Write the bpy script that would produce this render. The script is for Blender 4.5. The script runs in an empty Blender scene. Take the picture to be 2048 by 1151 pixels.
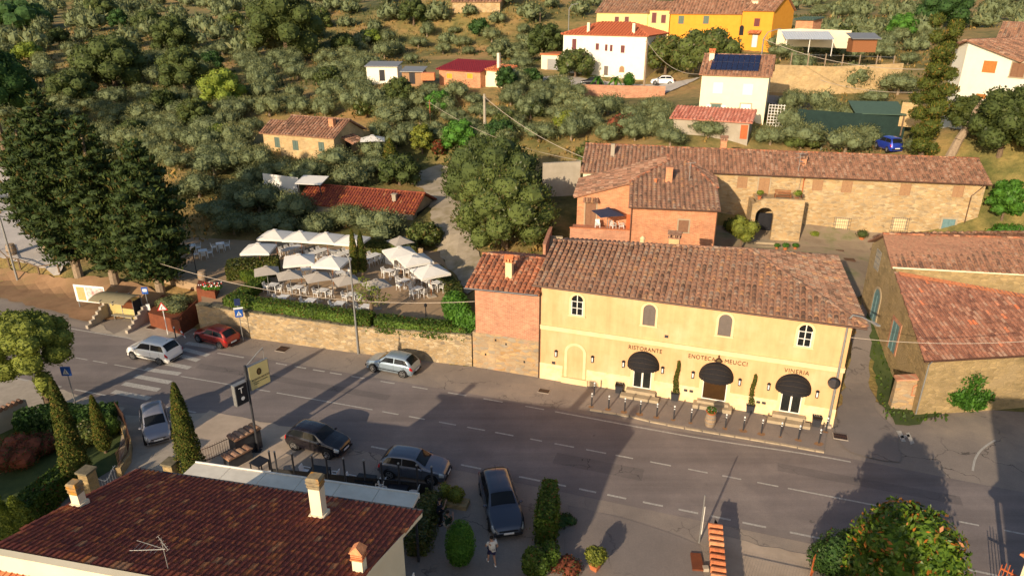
import bpy, math, random
import numpy as np
from mathutils import Vector, Matrix
R = math.radians
random.seed(7); rng = np.random.default_rng(7)
scene = bpy.context.scene
# ---------------------------------------------------------------- camera, sky, sun, exposure
PITCH = 22.35; FPX = 1404.0; CH = 25.4; CX, CY = 1024.0, 575.5
cam = bpy.data.objects.new('camera', bpy.data.cameras.new('camera'))
scene.collection.objects.link(cam); scene.camera = cam
cam.location = (0, 0, CH); cam.rotation_euler = (R(90 - PITCH), 0, 0)
cam.data.sensor_width = 36; cam.data.lens = FPX * 36 / 2048
cam.data.clip_start = 0.5; cam.data.clip_end = 2500
SUN_EL, SUN_AZ = 19.5, 29.5            # light travels towards (sin az, cos az)
w = bpy.data.worlds.new('World'); scene.world = w; w.use_nodes = True
nt = w.node_tree; bg = nt.nodes['Background']
sky = nt.nodes.new('ShaderNodeTexSky'); sky.sky_type = 'NISHITA'; sky.sun_disc = False
sky.sun_elevation = R(SUN_EL); sky.sun_rotation = R(SUN_AZ + 180); sky.air_density = 1.0; sky.dust_density = 1.6
nt.links.new(sky.outputs[0], bg.inputs[0]); bg.inputs[1].default_value = 0.11
sl = bpy.data.lights.new('sun', 'SUN'); sl.energy = 4.8; sl.angle = R(0.5); sl.color = (1.0, 0.8, 0.56)
so = bpy.data.objects.new('sun', sl); scene.collection.objects.link(so)
ldir = Vector((math.sin(R(SUN_AZ)) * math.cos(R(SUN_EL)), math.cos(R(SUN_AZ)) * math.cos(R(SUN_EL)), -math.sin(R(SUN_EL))))
so.rotation_euler = ldir.to_track_quat('-Z', 'Y').to_euler(); so.location = (-30, -40, 60)
scene.view_settings.view_transform = 'Standard'; scene.view_settings.look = 'None'
scene.view_settings.exposure = 0.3; scene.view_settings.gamma = 1.0
scene.render.engine = 'CYCLES'; scene.cycles.max_bounces = 6; scene.cycles.transparent_max_bounces = 4
scene.render.resolution_x = 1024; scene.render.resolution_y = 575
# ---------------------------------------------------------------- pixel helpers (photo pixel -> point of the place)
_F = np.array([0, math.cos(R(PITCH)), -math.sin(R(PITCH))]); _U = np.array([0, math.sin(R(PITCH)), math.cos(R(PITCH))])
CC = np.array([0, 0, CH])
def ray(x, y): return np.array([(x - CX) / FPX, 0, 0]) + _F - _U * ((y - CY) / FPX)
def at(x, y, z=0.0):
    d = ray(x, y); t = (z - CH) / d[2]; return Vector(CC + d * t)
def dep(x, y, D): return Vector(CC + ray(x, y) * D)
def hat(x, y, Y):
    d = ray(x, y); return CH + d[2] * Y / d[1]
def pxm(p):      # photo pixels per metre at a point
    v = np.array(p) - CC; return FPX / (v @ _F)
def topix(p):
    v = np.array(p) - CC; w_ = v @ _F
    return CX + FPX * v[0] / w_, CY - FPX * (v @ _U) / w_
class Fr:
    def __init__(s, o, deg):
        s.o = np.array(o, float); s.deg = deg; a = R(deg)
        s.u = np.array([math.cos(a), math.sin(a), 0]); s.v = np.array([-math.sin(a), math.cos(a), 0])
    def loc(s, X):
        d = np.array(X) - s.o; return (d @ s.u, d @ s.v, d[2])
    def wor(s, u, v, z=0): return Vector(s.o + s.u * u + s.v * v + np.array([0, 0, z]))
    def px(s, x, y, v=0):
        r = ray(x, y); t = (v - (CC - s.o) @ s.v) / (r @ s.v); q = s.loc(CC + r * t); return q[0], q[2]
    def pv(s, x, y, u=0):
        r = ray(x, y); t = (u - (CC - s.o) @ s.u) / (r @ s.u); q = s.loc(CC + r * t); return q[1], q[2]
    def pz(s, x, y, z):
        q = s.loc(at(x, y, z + s.o[2])); return q[0], q[1]
# ---------------------------------------------------------------- object helpers
COL = scene.collection
def tag(o, label=None, cat=None, group=None, kind=None):
    if label: o['label'] = label
    if cat: o['category'] = cat
    if group: o['group'] = group
    if kind: o['kind'] = kind
    return o
def empty(name, loc, deg=0, label=None, cat=None, group=None):
    o = bpy.data.objects.new(name, None); COL.objects.link(o); o.location = Vector(loc); o.rotation_euler = (0, 0, R(deg))
    o.empty_display_size = 0.3
    return tag(o, label, cat, group)
CORE = {}
class MB:
    def __init__(s): s.v = []; s.f = []; s.m = []; s.mi = 0
    def poly(s, pts):
        b = len(s.v); s.v += [tuple(p) for p in pts]; s.f.append(tuple(range(b, b + len(pts)))); s.m.append(s.mi); return s
    def faces(s, vs, fs):
        b = len(s.v); s.v += [tuple(p) for p in vs]
        for f in fs: s.f.append(tuple(b + i for i in f)); s.m.append(s.mi)
        return s
    def box(s, x0, x1, y0, y1, z0, z1):
        if x0 > x1: x0, x1 = x1, x0
        if y0 > y1: y0, y1 = y1, y0
        if z0 > z1: z0, z1 = z1, z0
        v = [(x0, y0, z0), (x1, y0, z0), (x1, y1, z0), (x0, y1, z0), (x0, y0, z1), (x1, y0, z1), (x1, y1, z1), (x0, y1, z1)]
        return s.faces(v, [(0, 3, 2, 1), (4, 5, 6, 7), (0, 1, 5, 4), (1, 2, 6, 5), (2, 3, 7, 6), (3, 0, 4, 7)])
    def prism(s, pts, z0, z1):      # polygon in xy extruded in z
        n = len(pts); a = sum(pts[i][0] * pts[(i + 1) % n][1] - pts[(i + 1) % n][0] * pts[i][1] for i in range(n))
        if a < 0: pts = pts[::-1]
        g = lambda z, p: z if not callable(z) else z(p)
        v = [(p[0], p[1], g(z0, p)) for p in pts] + [(p[0], p[1], g(z1, p)) for p in pts]
        return s.faces(v, [tuple(range(n))[::-1], tuple(range(n, 2 * n))] + [(i, (i + 1) % n, n + (i + 1) % n, n + i) for i in range(n)])
    def xprism(s, pts, y0, y1):     # polygon in xz extruded in y
        n = len(pts); v = [(p[0], y0, p[1]) for p in pts] + [(p[0], y1, p[1]) for p in pts]
        return s.faces(v, [tuple(range(n)), tuple(range(n, 2 * n))[::-1]] + [(i, n + i, n + (i + 1) % n, (i + 1) % n) for i in range(n)])
    def tube(s, p, q, r0, r1=None, n=8, cap=True):
        r1 = r0 if r1 is None else r1; p = Vector(p); q = Vector(q); d = (q - p)
        if d.length < 1e-6: return s
        d.normalize(); a = d.orthogonal().normalized(); b = d.cross(a); v = []
        for c, r in ((p, r0), (q, r1)):
            for i in range(n):
                t = 2 * math.pi * i / n; v.append(c + a * (r * math.cos(t)) + b * (r * math.sin(t)))
        f = [(i, (i + 1) % n, n + (i + 1) % n, n + i) for i in range(n)]
        if cap: f += [tuple(range(n))[::-1], tuple(range(n, 2 * n))]
        return s.faces(v, f)
    def path(s, pts, r, n=6):
        for i in range(len(pts) - 1):
            ra = r[i] if isinstance(r, (list, tuple)) else r; rb = r[i + 1] if isinstance(r, (list, tuple)) else r
            s.tube(pts[i], pts[i + 1], ra, rb, n)
        return s
    def bar(s, p, q, wd, h):        # square bar between two points
        p = Vector(p); q = Vector(q); d = (q - p).normalized(); up = Vector((0, 0, 1)) if abs(d.z) < .95 else Vector((0, 1, 0))
        a = d.cross(up).normalized() * wd / 2; b = a.cross(d).normalized() * h / 2
        v = [c + x for c in (p, q) for x in (-a - b, a - b, a + b, -a + b)]
        return s.faces(v, [(0, 3, 2, 1), (4, 5, 6, 7), (0, 1, 5, 4), (1, 2, 6, 5), (2, 3, 7, 6), (3, 0, 4, 7)])
    def lathe(s, c, prof, n=14, sx=1, sy=1):
        c = Vector(c); v = []
        for r, z in prof:
            for i in range(n):
                t = 2 * math.pi * i / n; v.append((c.x + sx * r * math.cos(t), c.y + sy * r * math.sin(t), c.z + z))
        m = len(prof); f = [(k * n + i, k * n + (i + 1) % n, (k + 1) * n + (i + 1) % n, (k + 1) * n + i) for k in range(m - 1) for i in range(n)]
        f += [tuple(range(n))[::-1], tuple(range((m - 1) * n, m * n))]
        return s.faces(v, f)
    def ball(s, c, r, n=10, m=7, sx=1, sy=1, sz=1):
        return s.lathe(c, [(max(.001, r * math.sin(math.pi * k / m)), -r * sz * math.cos(math.pi * k / m)) for k in range(m + 1)], n, sx, sy)
    def build(s, name, mat, parent=None, smooth=False, mats=None):
        me = bpy.data.meshes.new(name); me.from_pydata(s.v, [], s.f)
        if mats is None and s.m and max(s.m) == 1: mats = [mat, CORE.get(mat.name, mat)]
        for m_ in (mats or [mat]): me.materials.append(m_)
        if mats: me.polygons.foreach_set('material_index', s.m)
        if smooth: me.polygons.foreach_set('use_smooth', [True] * len(me.polygons))
        me.update()
        o = bpy.data.objects.new(name, me); COL.objects.link(o); o.parent = parent
        return o
def copy_tree(o, parent=None):
    c = o.copy(); COL.objects.link(c); c.parent = parent
    for ch in KIDS.get(o.name) or [x for x in o.children]: copy_tree(ch, c)
    return c
KIDS = {}
def origin_to(o, loc):              # put a mesh object's origin at its base
    loc = Vector(loc); o.data.transform(Matrix.Translation(-loc)); o.location = loc; return o
# ---------------------------------------------------------------- materials
def mat_new(name):
    m = bpy.data.materials.new(name); m.use_nodes = True; return m, m.node_tree, m.node_tree.nodes['Principled BSDF']
def N(nt, t, **kw):
    n = nt.nodes.new('ShaderNode' + t)
    for k, v in kw.items():
        if k in n.inputs.keys() if not isinstance(k, int) else False: n.inputs[k].default_value = v
        else: setattr(n, k, v)
    return n
def rampn(nt, stops, fac):
    r = nt.nodes.new('ShaderNodeValToRGB'); e = r.color_ramp.elements
    while len(e) < len(stops): e.new(0.5)
    for i, (p, c) in enumerate(stops): e[i].position = p; e[i].color = (*c, 1)
    nt.links.new(fac, r.inputs[0]); return r.outputs[0]
def mixc(nt, fac, a, b, mode='MIX'):
    m = nt.nodes.new('ShaderNodeMix'); m.data_type = 'RGBA'; m.blend_type = mode
    for i, x in ((0, fac), (6, a), (7, b)):
        if hasattr(x, 'links') or isinstance(x, bpy.types.NodeSocket): nt.links.new(x, m.inputs[i])
        else: m.inputs[i].default_value = x if i == 0 else (*x, 1)
    return m.outputs[2]
def noise(nt, vec, scale, detail=4, rough=.6):
    n = nt.nodes.new('ShaderNodeTexNoise'); n.inputs['Scale'].default_value = scale; n.inputs['Detail'].default_value = detail
    n.inputs['Roughness'].default_value = rough
    if vec is not None: nt.links.new(vec, n.inputs['Vector'])
    return n.outputs['Fac']
def crack(nt, v, col, dark, sc=.35, w=.012):
    nz = nt.nodes.new('ShaderNodeTexNoise'); nz.inputs['Scale'].default_value = 1.1; nz.inputs['Detail'].default_value = 6; nt.links.new(v, nz.inputs['Vector'])
    mx = nt.nodes.new('ShaderNodeVectorMath'); mx.operation = 'MULTIPLY_ADD'; mx.inputs[1].default_value = (1.6,) * 3; nt.links.new(nz.outputs['Color'], mx.inputs[0]); nt.links.new(v, mx.inputs[2])
    ve = nt.nodes.new('ShaderNodeTexVoronoi'); ve.feature = 'DISTANCE_TO_EDGE'; ve.inputs['Scale'].default_value = sc; nt.links.new(mx.outputs[0], ve.inputs['Vector'])
    m1 = rampn(nt, [(w * .4, (1, 1, 1)), (w, (0, 0, 0))], ve.outputs['Distance']); m2 = rampn(nt, [(.48, (0, 0, 0)), (.6, (1, 1, 1))], noise(nt, v, .16, 3))
    return mixc(nt, mixc(nt, 1.0, m1, m2, 'MULTIPLY'), col, dark)
def asph(name, c, c2, dust, streak=.0, cr=.35, spots=True):
    m, nt, b = mat_new(name); b.inputs['Roughness'].default_value = .88; v = coords(nt)
    col = rampn(nt, [(.3, c2), (.7, c)], noise(nt, v, .22, 6, .7)); col = mixc(nt, rampn(nt, [(.52, (0, 0, 0)), (.7, (.8, .8, .8))], noise(nt, v, .11, 5, .7)), col, dust)
    col = mixc(nt, 1.0, col, rampn(nt, [(.25, (.8, .8, .8)), (.75, (1.18, 1.17, 1.15))], noise(nt, v, 14, 5, .8)), 'MULTIPLY')
    if streak:
        t = nt.nodes.new('ShaderNodeTexCoord'); mp = nt.nodes.new('ShaderNodeMapping'); mp.vector_type = 'POINT'; mp.inputs['Rotation'].default_value = (0, 0, R(17)); mp.inputs['Scale'].default_value = (.04, .9, 1); nt.links.new(t.outputs['Object'], mp.inputs['Vector'])
        col = mixc(nt, 1.0, col, rampn(nt, [(.35, (1 - streak,) * 3), (.65, (1 + streak,) * 3)], noise(nt, mp.outputs[0], 1, 4)), 'MULTIPLY')
    if spots: col = mixc(nt, rampn(nt, [(.70, (0, 0, 0)), (.76, (.7, .7, .7))], noise(nt, v, 1.3, 3)), col, tuple(x * .55 for x in c2))
    if cr: col = crack(nt, v, col, tuple(x * .42 for x in c2), cr)
    nt.links.new(col, b.inputs['Base Color']); bumpn(nt, noise(nt, v, 25, 4), b, .35, .02); return m
def rough_edge(pts, amp, step=.7):
    out = []; rr = random.Random(len(pts))
    for i in range(len(pts)):
        a, b = Vector(pts[i][:2]), Vector(pts[(i + 1) % len(pts)][:2]); n = max(1, int((b - a).length / step)); d = (b - a).normalized() if n else a
        for k in range(n): t = (k + (rr.uniform(-.3, .3) if k else 0)) / n; o = rr.uniform(-amp, amp) if k else 0; out.append((a.x + (b.x - a.x) * t - d.y * o, a.y + (b.y - a.y) * t + d.x * o))
    return out
def bumpn(nt, h, bsdf, strength=.4, dist=.02):
    b = nt.nodes.new('ShaderNodeBump'); b.inputs['Strength'].default_value = strength; b.inputs['Distance'].default_value = dist
    nt.links.new(h, b.inputs['Height']); nt.links.new(b.outputs[0], bsdf.inputs['Normal'])
def coords(nt, sc=(1, 1, 1)):
    t = nt.nodes.new('ShaderNodeTexCoord'); mp = nt.nodes.new('ShaderNodeMapping'); mp.inputs['Scale'].default_value = sc
    nt.links.new(t.outputs['Object'], mp.inputs['Vector']); return mp.outputs[0]
def wallcoords(nt):                 # (x+y, z) so courses run level on every wall of a building
    t = nt.nodes.new('ShaderNodeTexCoord'); s = nt.nodes.new('ShaderNodeSeparateXYZ'); nt.links.new(t.outputs['Object'], s.inputs[0])
    a = nt.nodes.new('ShaderNodeMath'); nt.links.new(s.outputs[0], a.inputs[0]); nt.links.new(s.outputs[1], a.inputs[1])
    c = nt.nodes.new('ShaderNodeCombineXYZ'); nt.links.new(a.outputs[0], c.inputs[0]); nt.links.new(s.outputs[2], c.inputs[1]); return c.outputs[0]
def M(name, c, c2=None, sc=3, rough=.8, bump=0, metal=0, spec=.3, c3=None, sc3=.4, bs=None, coat=0, emit=0, streak=0):
    m, nt, b = mat_new(name); b.inputs['Roughness'].default_value = rough; b.inputs['Metallic'].default_value = metal
    b.inputs['Specular IOR Level'].default_value = spec; b.inputs['Coat Weight'].default_value = coat
    if c2 is None: c2 = tuple(x * .82 for x in c)
    v = coords(nt); f = noise(nt, v, sc, 5, .65); col = rampn(nt, [(.3, c2), (.68, c)], f)
    if c3: col = mixc(nt, rampn(nt, [(.5, (0, 0, 0)), (.68, (1, 1, 1))], noise(nt, v, sc3, 4, .6)), col, c3)
    nt.links.new(col, b.inputs['Base Color'])
    if streak:
        mp = nt.nodes.new('ShaderNodeMapping'); mp.inputs['Scale'].default_value = (1.6, .16, 1); nt.links.new(wallcoords(nt), mp.inputs['Vector'])
        col = mixc(nt, 1.0, col, rampn(nt, [(.3, (1 - streak, 1 - streak * 1.15, 1 - streak * 1.4)), (.6, (1.03, 1.03, 1.03))], noise(nt, mp.outputs[0], 1, 6, .65)), 'MULTIPLY'); nt.links.new(col, b.inputs['Base Color'])
    if bump: bumpn(nt, noise(nt, v, bs or sc * 4, 4), b, bump, .02)
    if emit: nt.links.new(col, b.inputs['Emission Color']); b.inputs['Emission Strength'].default_value = emit
    return m
def stone(name, cols, mortar, sc=(2.6, 2.6, 6.5), dist=.25, patch=None):
    m, nt, b = mat_new(name); b.inputs['Roughness'].default_value = .9; v = coords(nt)
    nz = nt.nodes.new('ShaderNodeTexNoise'); nz.inputs['Scale'].default_value = 2.2; nt.links.new(v, nz.inputs['Vector'])
    mx = nt.nodes.new('ShaderNodeVectorMath'); mx.operation = 'MULTIPLY_ADD'; mx.inputs[1].default_value = (dist,) * 3
    nt.links.new(nz.outputs['Color'], mx.inputs[0]); nt.links.new(v, mx.inputs[2])
    mp = nt.nodes.new('ShaderNodeMapping'); mp.inputs['Scale'].default_value = sc; nt.links.new(mx.outputs[0], mp.inputs['Vector'])
    vo = nt.nodes.new('ShaderNodeTexVoronoi'); vo.inputs['Scale'].default_value = 1; nt.links.new(mp.outputs[0], vo.inputs['Vector'])
    ve = nt.nodes.new('ShaderNodeTexVoronoi'); ve.feature = 'DISTANCE_TO_EDGE'; ve.inputs['Scale'].default_value = 1; nt.links.new(mp.outputs[0], ve.inputs['Vector'])
    s = nt.nodes.new('ShaderNodeSeparateColor'); nt.links.new(vo.outputs['Color'], s.inputs[0])
    n = len(cols); col = rampn(nt, [(i / max(1, n - 1), c) for i, c in enumerate(cols)], s.outputs[0])
    e = rampn(nt, [(.02, (0, 0, 0)), (.09, (1, 1, 1))], ve.outputs['Distance'])
    col = mixc(nt, e, mortar, col)
    f = noise(nt, v, .7, 5); col = mixc(nt, 1.0, col, rampn(nt, [(.3, (.72, .72, .72)), (.7, (1.1, 1.08, 1.05))], f), 'MULTIPLY')
    if patch: col = mixc(nt, rampn(nt, [(.55, (0, 0, 0)), (.62, (.85, .85, .85))], noise(nt, v, .35, 5)), col, patch)
    nt.links.new(col, b.inputs['Base Color']); bumpn(nt, e, b, .6, .03); return m
def brick(name, c1, c2, mortar, w_=.26, h=.07):
    m, nt, b = mat_new(name); b.inputs['Roughness'].default_value = .9
    br = nt.nodes.new('ShaderNodeTexBrick'); nt.links.new(wallcoords(nt), br.inputs['Vector'])
    br.inputs['Color1'].default_value = (*c1, 1); br.inputs['Color2'].default_value = (*c2, 1); br.inputs['Mortar'].default_value = (*mortar, 1)
    for k, x in (('Scale', 1), ('Mortar Size', .012), ('Brick Width', w_), ('Row Height', h), ('Mortar Smooth', .3)): br.inputs[k].default_value = x
    v = coords(nt); col = mixc(nt, 1.0, br.outputs['Color'], rampn(nt, [(.3, (.72, .7, .7)), (.7, (1.15, 1.12, 1.1))], noise(nt, v, 1.1, 6, .7)), 'MULTIPLY')
    col = mixc(nt, rampn(nt, [(.5, (0, 0, 0)), (.75, (.55, .55, .55))], noise(nt, v, 2.5, 6, .7)), col, mortar)
    nt.links.new(col, b.inputs['Base Color']); return m
def tilemat(name, stops, lichen_sunfleck=None, rough=.85):
    m, nt, b = mat_new(name); b.inputs['Roughness'].default_value = rough
    g = nt.nodes.new('ShaderNodeNewGeometry'); col = rampn(nt, stops, g.outputs['Random Per Island']); v = coords(nt)
    col = mixc(nt, 1.0, col, rampn(nt, [(.3, (.6, .6, .6)), (.7, (1.2, 1.15, 1.1))], noise(nt, v, 5, 5, .7)), 'MULTIPLY')
    if lichen_sunfleck: col = mixc(nt, rampn(nt, [(.52, (0, 0, 0)), (.66, (.8, .8, .8))], noise(nt, v, 3.2, 6, .75)), col, lichen_sunfleck)  # lichen on most roofs, painted sun flecks on the dark red one
    nt.links.new(col, b.inputs['Base Color']); bumpn(nt, noise(nt, v, 22, 3), b, .4, .02); return m
def leafmat(name, dark, light, rough=.55, spec=.3, trans=.36, alt=None, altamt=.1):
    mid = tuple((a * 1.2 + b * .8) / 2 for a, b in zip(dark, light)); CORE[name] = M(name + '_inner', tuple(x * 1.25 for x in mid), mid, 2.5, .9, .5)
    m, nt, b = mat_new(name); b.inputs['Roughness'].default_value = rough; b.inputs['Specular IOR Level'].default_value = spec
    g = nt.nodes.new('ShaderNodeNewGeometry'); oi = nt.nodes.new('ShaderNodeObjectInfo')
    st = [(0, dark), (.75, light), (1, tuple(min(1, x * 1.25) for x in light))]
    if alt: st = [(0, dark), (1 - altamt - .02, light), (1 - altamt, alt), (1, alt)]
    col = rampn(nt, st, g.outputs['Random Per Island'])
    col = mixc(nt, 1.0, col, rampn(nt, [(0, (.78, .82, .8)), (1, (1.2, 1.1, .95))], oi.outputs['Random']), 'MULTIPLY')
    v = coords(nt); col = mixc(nt, 1.0, col, rampn(nt, [(.35, (.75, .8, .8)), (.65, (1.2, 1.15, 1.0))], noise(nt, v, 1.2, 3)), 'MULTIPLY')
    nt.links.new(col, b.inputs['Base Color'])
    tr = nt.nodes.new('ShaderNodeBsdfTranslucent'); nt.links.new(col, tr.inputs[0]); mx = nt.nodes.new('ShaderNodeMixShader'); mx.inputs[0].default_value = trans
    nt.links.new(b.outputs[0], mx.inputs[1]); nt.links.new(tr.outputs[0], mx.inputs[2]); nt.links.new(mx.outputs[0], nt.nodes['Material Output'].inputs[0]); return m
# ---------------------------------------------------------------- materials of the place
MT = {}
MT['asphalt'] = asph('asphalt', (.225, .19, .178), (.155, .133, .128), (.25, .215, .195), .14, 0)
MT['asphalt_old'] = asph('asphalt_old', (.29, .245, .21), (.2, .17, .15), (.34, .28, .22), 0, .3)
MT['asphalt_new'] = asph('asphalt_new', (.24, .205, .185), (.18, .155, .142), (.29, .24, .2), 0, .2)
MT['paint'] = M('road_paint', (.52, .5, .45), (.3, .28, .26), 9, .7, .2)
MT['dirt'] = M('dirt', (.33, .2, .11), (.2, .115, .06), .6, .95, .5, c3=(.19, .13, .06), sc3=.3, bs=9)
MT['beige'] = M('beige_gravel', (.5, .4, .31), (.36, .29, .22), .6, .95, .4, bs=16)
MT['concrete'] = M('concrete', (.44, .38, .31), (.31, .27, .22), 1.2, .9, .3)
MT['court'] = M('courtyard_ground', (.36, .28, .19), (.24, .18, .12), .5, .95, .4, c3=(.2, .19, .09), sc3=.5)
MT['terrace'] = M('terrace_gravel', (.4, .28, .17), (.33, .23, .14), 1.5, .95, .5, bs=20)
MT['track'] = M('gravel_track', (.44, .37, .28), (.3, .25, .18), .8, .95, .5, c3=(.24, .2, .11), sc3=.5, bs=10)
MT['park'] = M('pale_paving', (.5, .46, .42), (.4, .36, .33), .5, .9, .2)
MT['lawn'] = M('lawn', (.075, .1, .03), (.04, .065, .02), 1.2, .95, .6, bs=20)
MT['kerb'] = M('kerb_stone', (.45, .36, .25), (.3, .25, .18), 2, .9, .3)
# hillside ground: dry grass, green grass and bare earth patches
m, nt_, b_ = mat_new('hill_ground'); b_.inputs['Roughness'].default_value = 1
v_ = coords(nt_)
c_ = rampn(nt_, [(.32, (.06, .075, .02)), (.41, (.12, .12, .035)), (.48, (.25, .2, .07)), (.57, (.38, .25, .1)), (.7, (.4, .22, .09))], noise(nt_, v_, .06, 7, .7))
c_ = mixc(nt_, 1.0, c_, rampn(nt_, [(.3, (.55, .6, .5)), (.7, (1.15, 1.1, 1.0))], noise(nt_, v_, .9, 6, .75)), 'MULTIPLY')
nt_.links.new(c_, b_.inputs['Base Color']); bumpn(nt_, noise(nt_, v_, 3, 6), b_, .9, .15); MT['hill'] = m
# ---------------------------------------------------------------- terrain
TP = [(610, 312, 90), (450, 330, 88), (520, 250, 105), (300, 250, 110), (100, 250, 115), (700, 230, 105), (850, 250, 98), (1000, 250, 95), (1200, 250, 92),
      (930, 172, 112), (1190, 145, 130), (1300, 165, 122), (1150, 200, 108), (600, 170, 125), (300, 170, 130), (50, 170, 135), (1450, 225, 88), (1775, 303, 83),
      (1300, 270, 88), (1950, 320, 80), (1900, 220, 86), (1700, 215, 95), (1650, 150, 115), (1700, 60, 160), (1900, 60, 150), (2040, 120, 110), (1240, 82, 150),
      (1500, 100, 135), (1100, 60, 170), (900, 60, 175), (500, 60, 180), (100, 60, 190), (-200, 0, 270), (500, 0, 270), (1024, 0, 270), (1500, 0, 262), (2250, 0, 250), (0, 390, 92), (820, 435, 76.5),
      (870, 350, 89), (880, 400, 81), (905, 460, 73), (920, 520, 67), (1110, 330, 84), (1250, 310, 83),
      (765, 166, 112), (825, 172, 109), (880, 168, 110), (1000, 172, 106), (1893, 238, 77), (2110, 268, 68), (905, 24, 178), (1000, 24, 176), (530, 410, 83), (1540, 190, 98), (1800, 186, 99), (1590, 278, 84), (1806, 290, 84), (1330, 194, 109), (1163, 192, 111), (1612, 118, 114), (563, 318, 89), (671, 330, 86), (1343, 272, 83)]
tp = [tuple(dep(*q)) for q in TP]
tp += [(-20, 58, 1.8), (-8, 54, 1.8), (-12, 64, 1.9), (-27, 62, 1.5), (-38, 60, 1.2), (-55, 66, 1.4), (-60, 80, 1.7), (-75, 75, 1.6), (-20, 76, 3.1), (-32, 76, 2.6),
       (12, 55, 2.9), (20, 60, 3), (30, 60, 3), (24, 67, 3), (36, 67, 3), (12, 66, 3.2), (27, 47, 1.4), (23, 42, .3), (33, 52, 2), (45, 50, 2), (60, 55, 3), (42, 66, 3.6), (50, 62, 4), (2, 58, 3), (4, 66, 4.4),
       (-300, 420, 62), (0, 430, 66), (300, 420, 66), (-250, 200, 14), (260, 200, 28), (-150, 90, 2), (150, 90, 16), (90, 60, 6), (-150, 60, 0), (22, 72, 5.6), (34, 73, 6.2)]
tp = np.array(tp)
def _tps(P):
    n = len(P); xy = P[:, :2] / 50; d = np.linalg.norm(xy[:, None] - xy[None], axis=2)
    K = np.where(d > 0, d * d * np.log(d + 1e-12), 0) + np.eye(n) * .004; Q = np.c_[np.ones(n), xy]
    A = np.block([[K, Q], [Q.T, np.zeros((3, 3))]]); return xy, np.linalg.solve(A, np.r_[P[:, 2], 0, 0, 0])
_xy, _w = _tps(tp)
def far_edge(x):
    return np.interp(x, [-200, -50, -35, -26, 2, 21, 30, 60, 200], [110, 62.5, 56.5, 52.6, 44.9, 39.2, 39.5, 36, 0])
def hT(x, y):
    x = np.atleast_1d(np.asarray(x, float)); y = np.atleast_1d(np.asarray(y, float)); q = np.stack([x, y], -1) / 50
    d = np.linalg.norm(q[:, None] - _xy[None], axis=2); z = np.where(d > 0, d * d * np.log(d + 1e-12), 0) @ _w[:-3] + _w[-3] + q @ _w[-2:]
    t = np.clip((y - far_edge(x) - .5) / np.interp(x, [-30, -22, 20, 24, 40], [3, 2, 4, 12, 5]), 0, 1); t = t * t * (3 - 2 * t)
    xb = -3.0 - (y - 50) * .3; f = np.clip((xb + 2.2 - x) / 2.0, 0, 1) * np.clip((69.5 - y) / 1.5, 0, 1) * np.clip((x + 35) / 1.5, 0, 1); z = z * (1 - f) + np.minimum(z, 1.8) * f
    return np.maximum(z, .3) * t * np.clip((400 - 0 * x), 0, 1)
def hz(x, y): return float(hT(x, y)[0])
def atT(px, py, zo=0.0):       # photo pixel -> the hillside
    d = ray(px, py); D = np.concatenate([np.arange(25, 150, .25), np.arange(150, 520, 1.5)])
    P = CC[None] + D[:, None] * d[None]; h = hT(P[:, 0], P[:, 1]) + zo; k = np.argmax(P[:, 2] < h)
    if P[k, 2] >= h[k]: k = len(D) - 1
    p = P[k]; return Vector((p[0], p[1], hz(p[0], p[1])))
xs = np.concatenate([np.arange(-340, -90, 10), np.arange(-90, 90, 1.25), np.arange(90, 341, 10)])
ys = np.concatenate([np.arange(-40, 20, 15), np.arange(20, 150, 1.25), np.arange(150, 451, 6)])
X, Y = np.meshgrid(xs, ys); Z = np.concatenate([hT(X[i], Y[i]) for i in range(len(ys))])
Z = Z + np.where(Y.ravel() > far_edge(X.ravel()) + 3, rng.normal(0, .03, Z.size), 0)
nx = len(xs); me = bpy.data.meshes.new('ground')
i = np.arange(len(ys) - 1)[:, None] * nx + np.arange(nx - 1)[None]; i = i.ravel()
me.from_pydata(np.c_[X.ravel(), Y.ravel(), Z - .02].tolist(), [], np.c_[i, i + 1, i + nx + 1, i + nx].tolist())
me.materials.append(MT['hill']); me.polygons.foreach_set('use_smooth', [True] * len(me.polygons))
tag(bpy.data.objects.new('ground', me), kind='structure'); COL.objects.link(bpy.data.objects['ground'])
def sheet(name, pts, z, m, kind='structure', drape=False, step=1.5):
    """flat or draped polygon sheet; pts are xy"""
    if name not in ('paved_ground',): pts = rough_edge(pts, .22 if drape else .12)
    if not drape:
        o = MB().poly([(p[0], p[1], z) for p in pts]).build(name, m); return tag(o, kind=kind)
    import bmesh
    bm = bmesh.new(); P = [Vector((p[0], p[1], 0)) for p in pts]; f = bm.faces.new([bm.verts.new(p) for p in P])
    x0, x1 = min(p.x for p in P), max(p.x for p in P); y0, y1 = min(p.y for p in P), max(p.y for p in P)
    for a, n, lo, hi in (((1, 0, 0), 0, x0, x1), ((0, 1, 0), 1, y0, y1)):
        c = lo + step
        while c < hi:
            co = Vector((c, 0, 0)) if n == 0 else Vector((0, c, 0))
            bmesh.ops.bisect_plane(bm, geom=bm.verts[:] + bm.edges[:] + bm.faces[:], plane_co=co, plane_no=a); c += step
    for v in bm.verts: v.co.z = hz(v.co.x, v.co.y) + z + .04
    me = bpy.data.meshes.new(name); bm.to_mesh(me); bm.free(); me.materials.append(m); o = bpy.data.objects.new(name, me); COL.objects.link(o); return tag(o, kind=kind)
def pts_px(L, z=0): return [tuple(at(x, y, z))[:2] for x, y in L]
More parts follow.
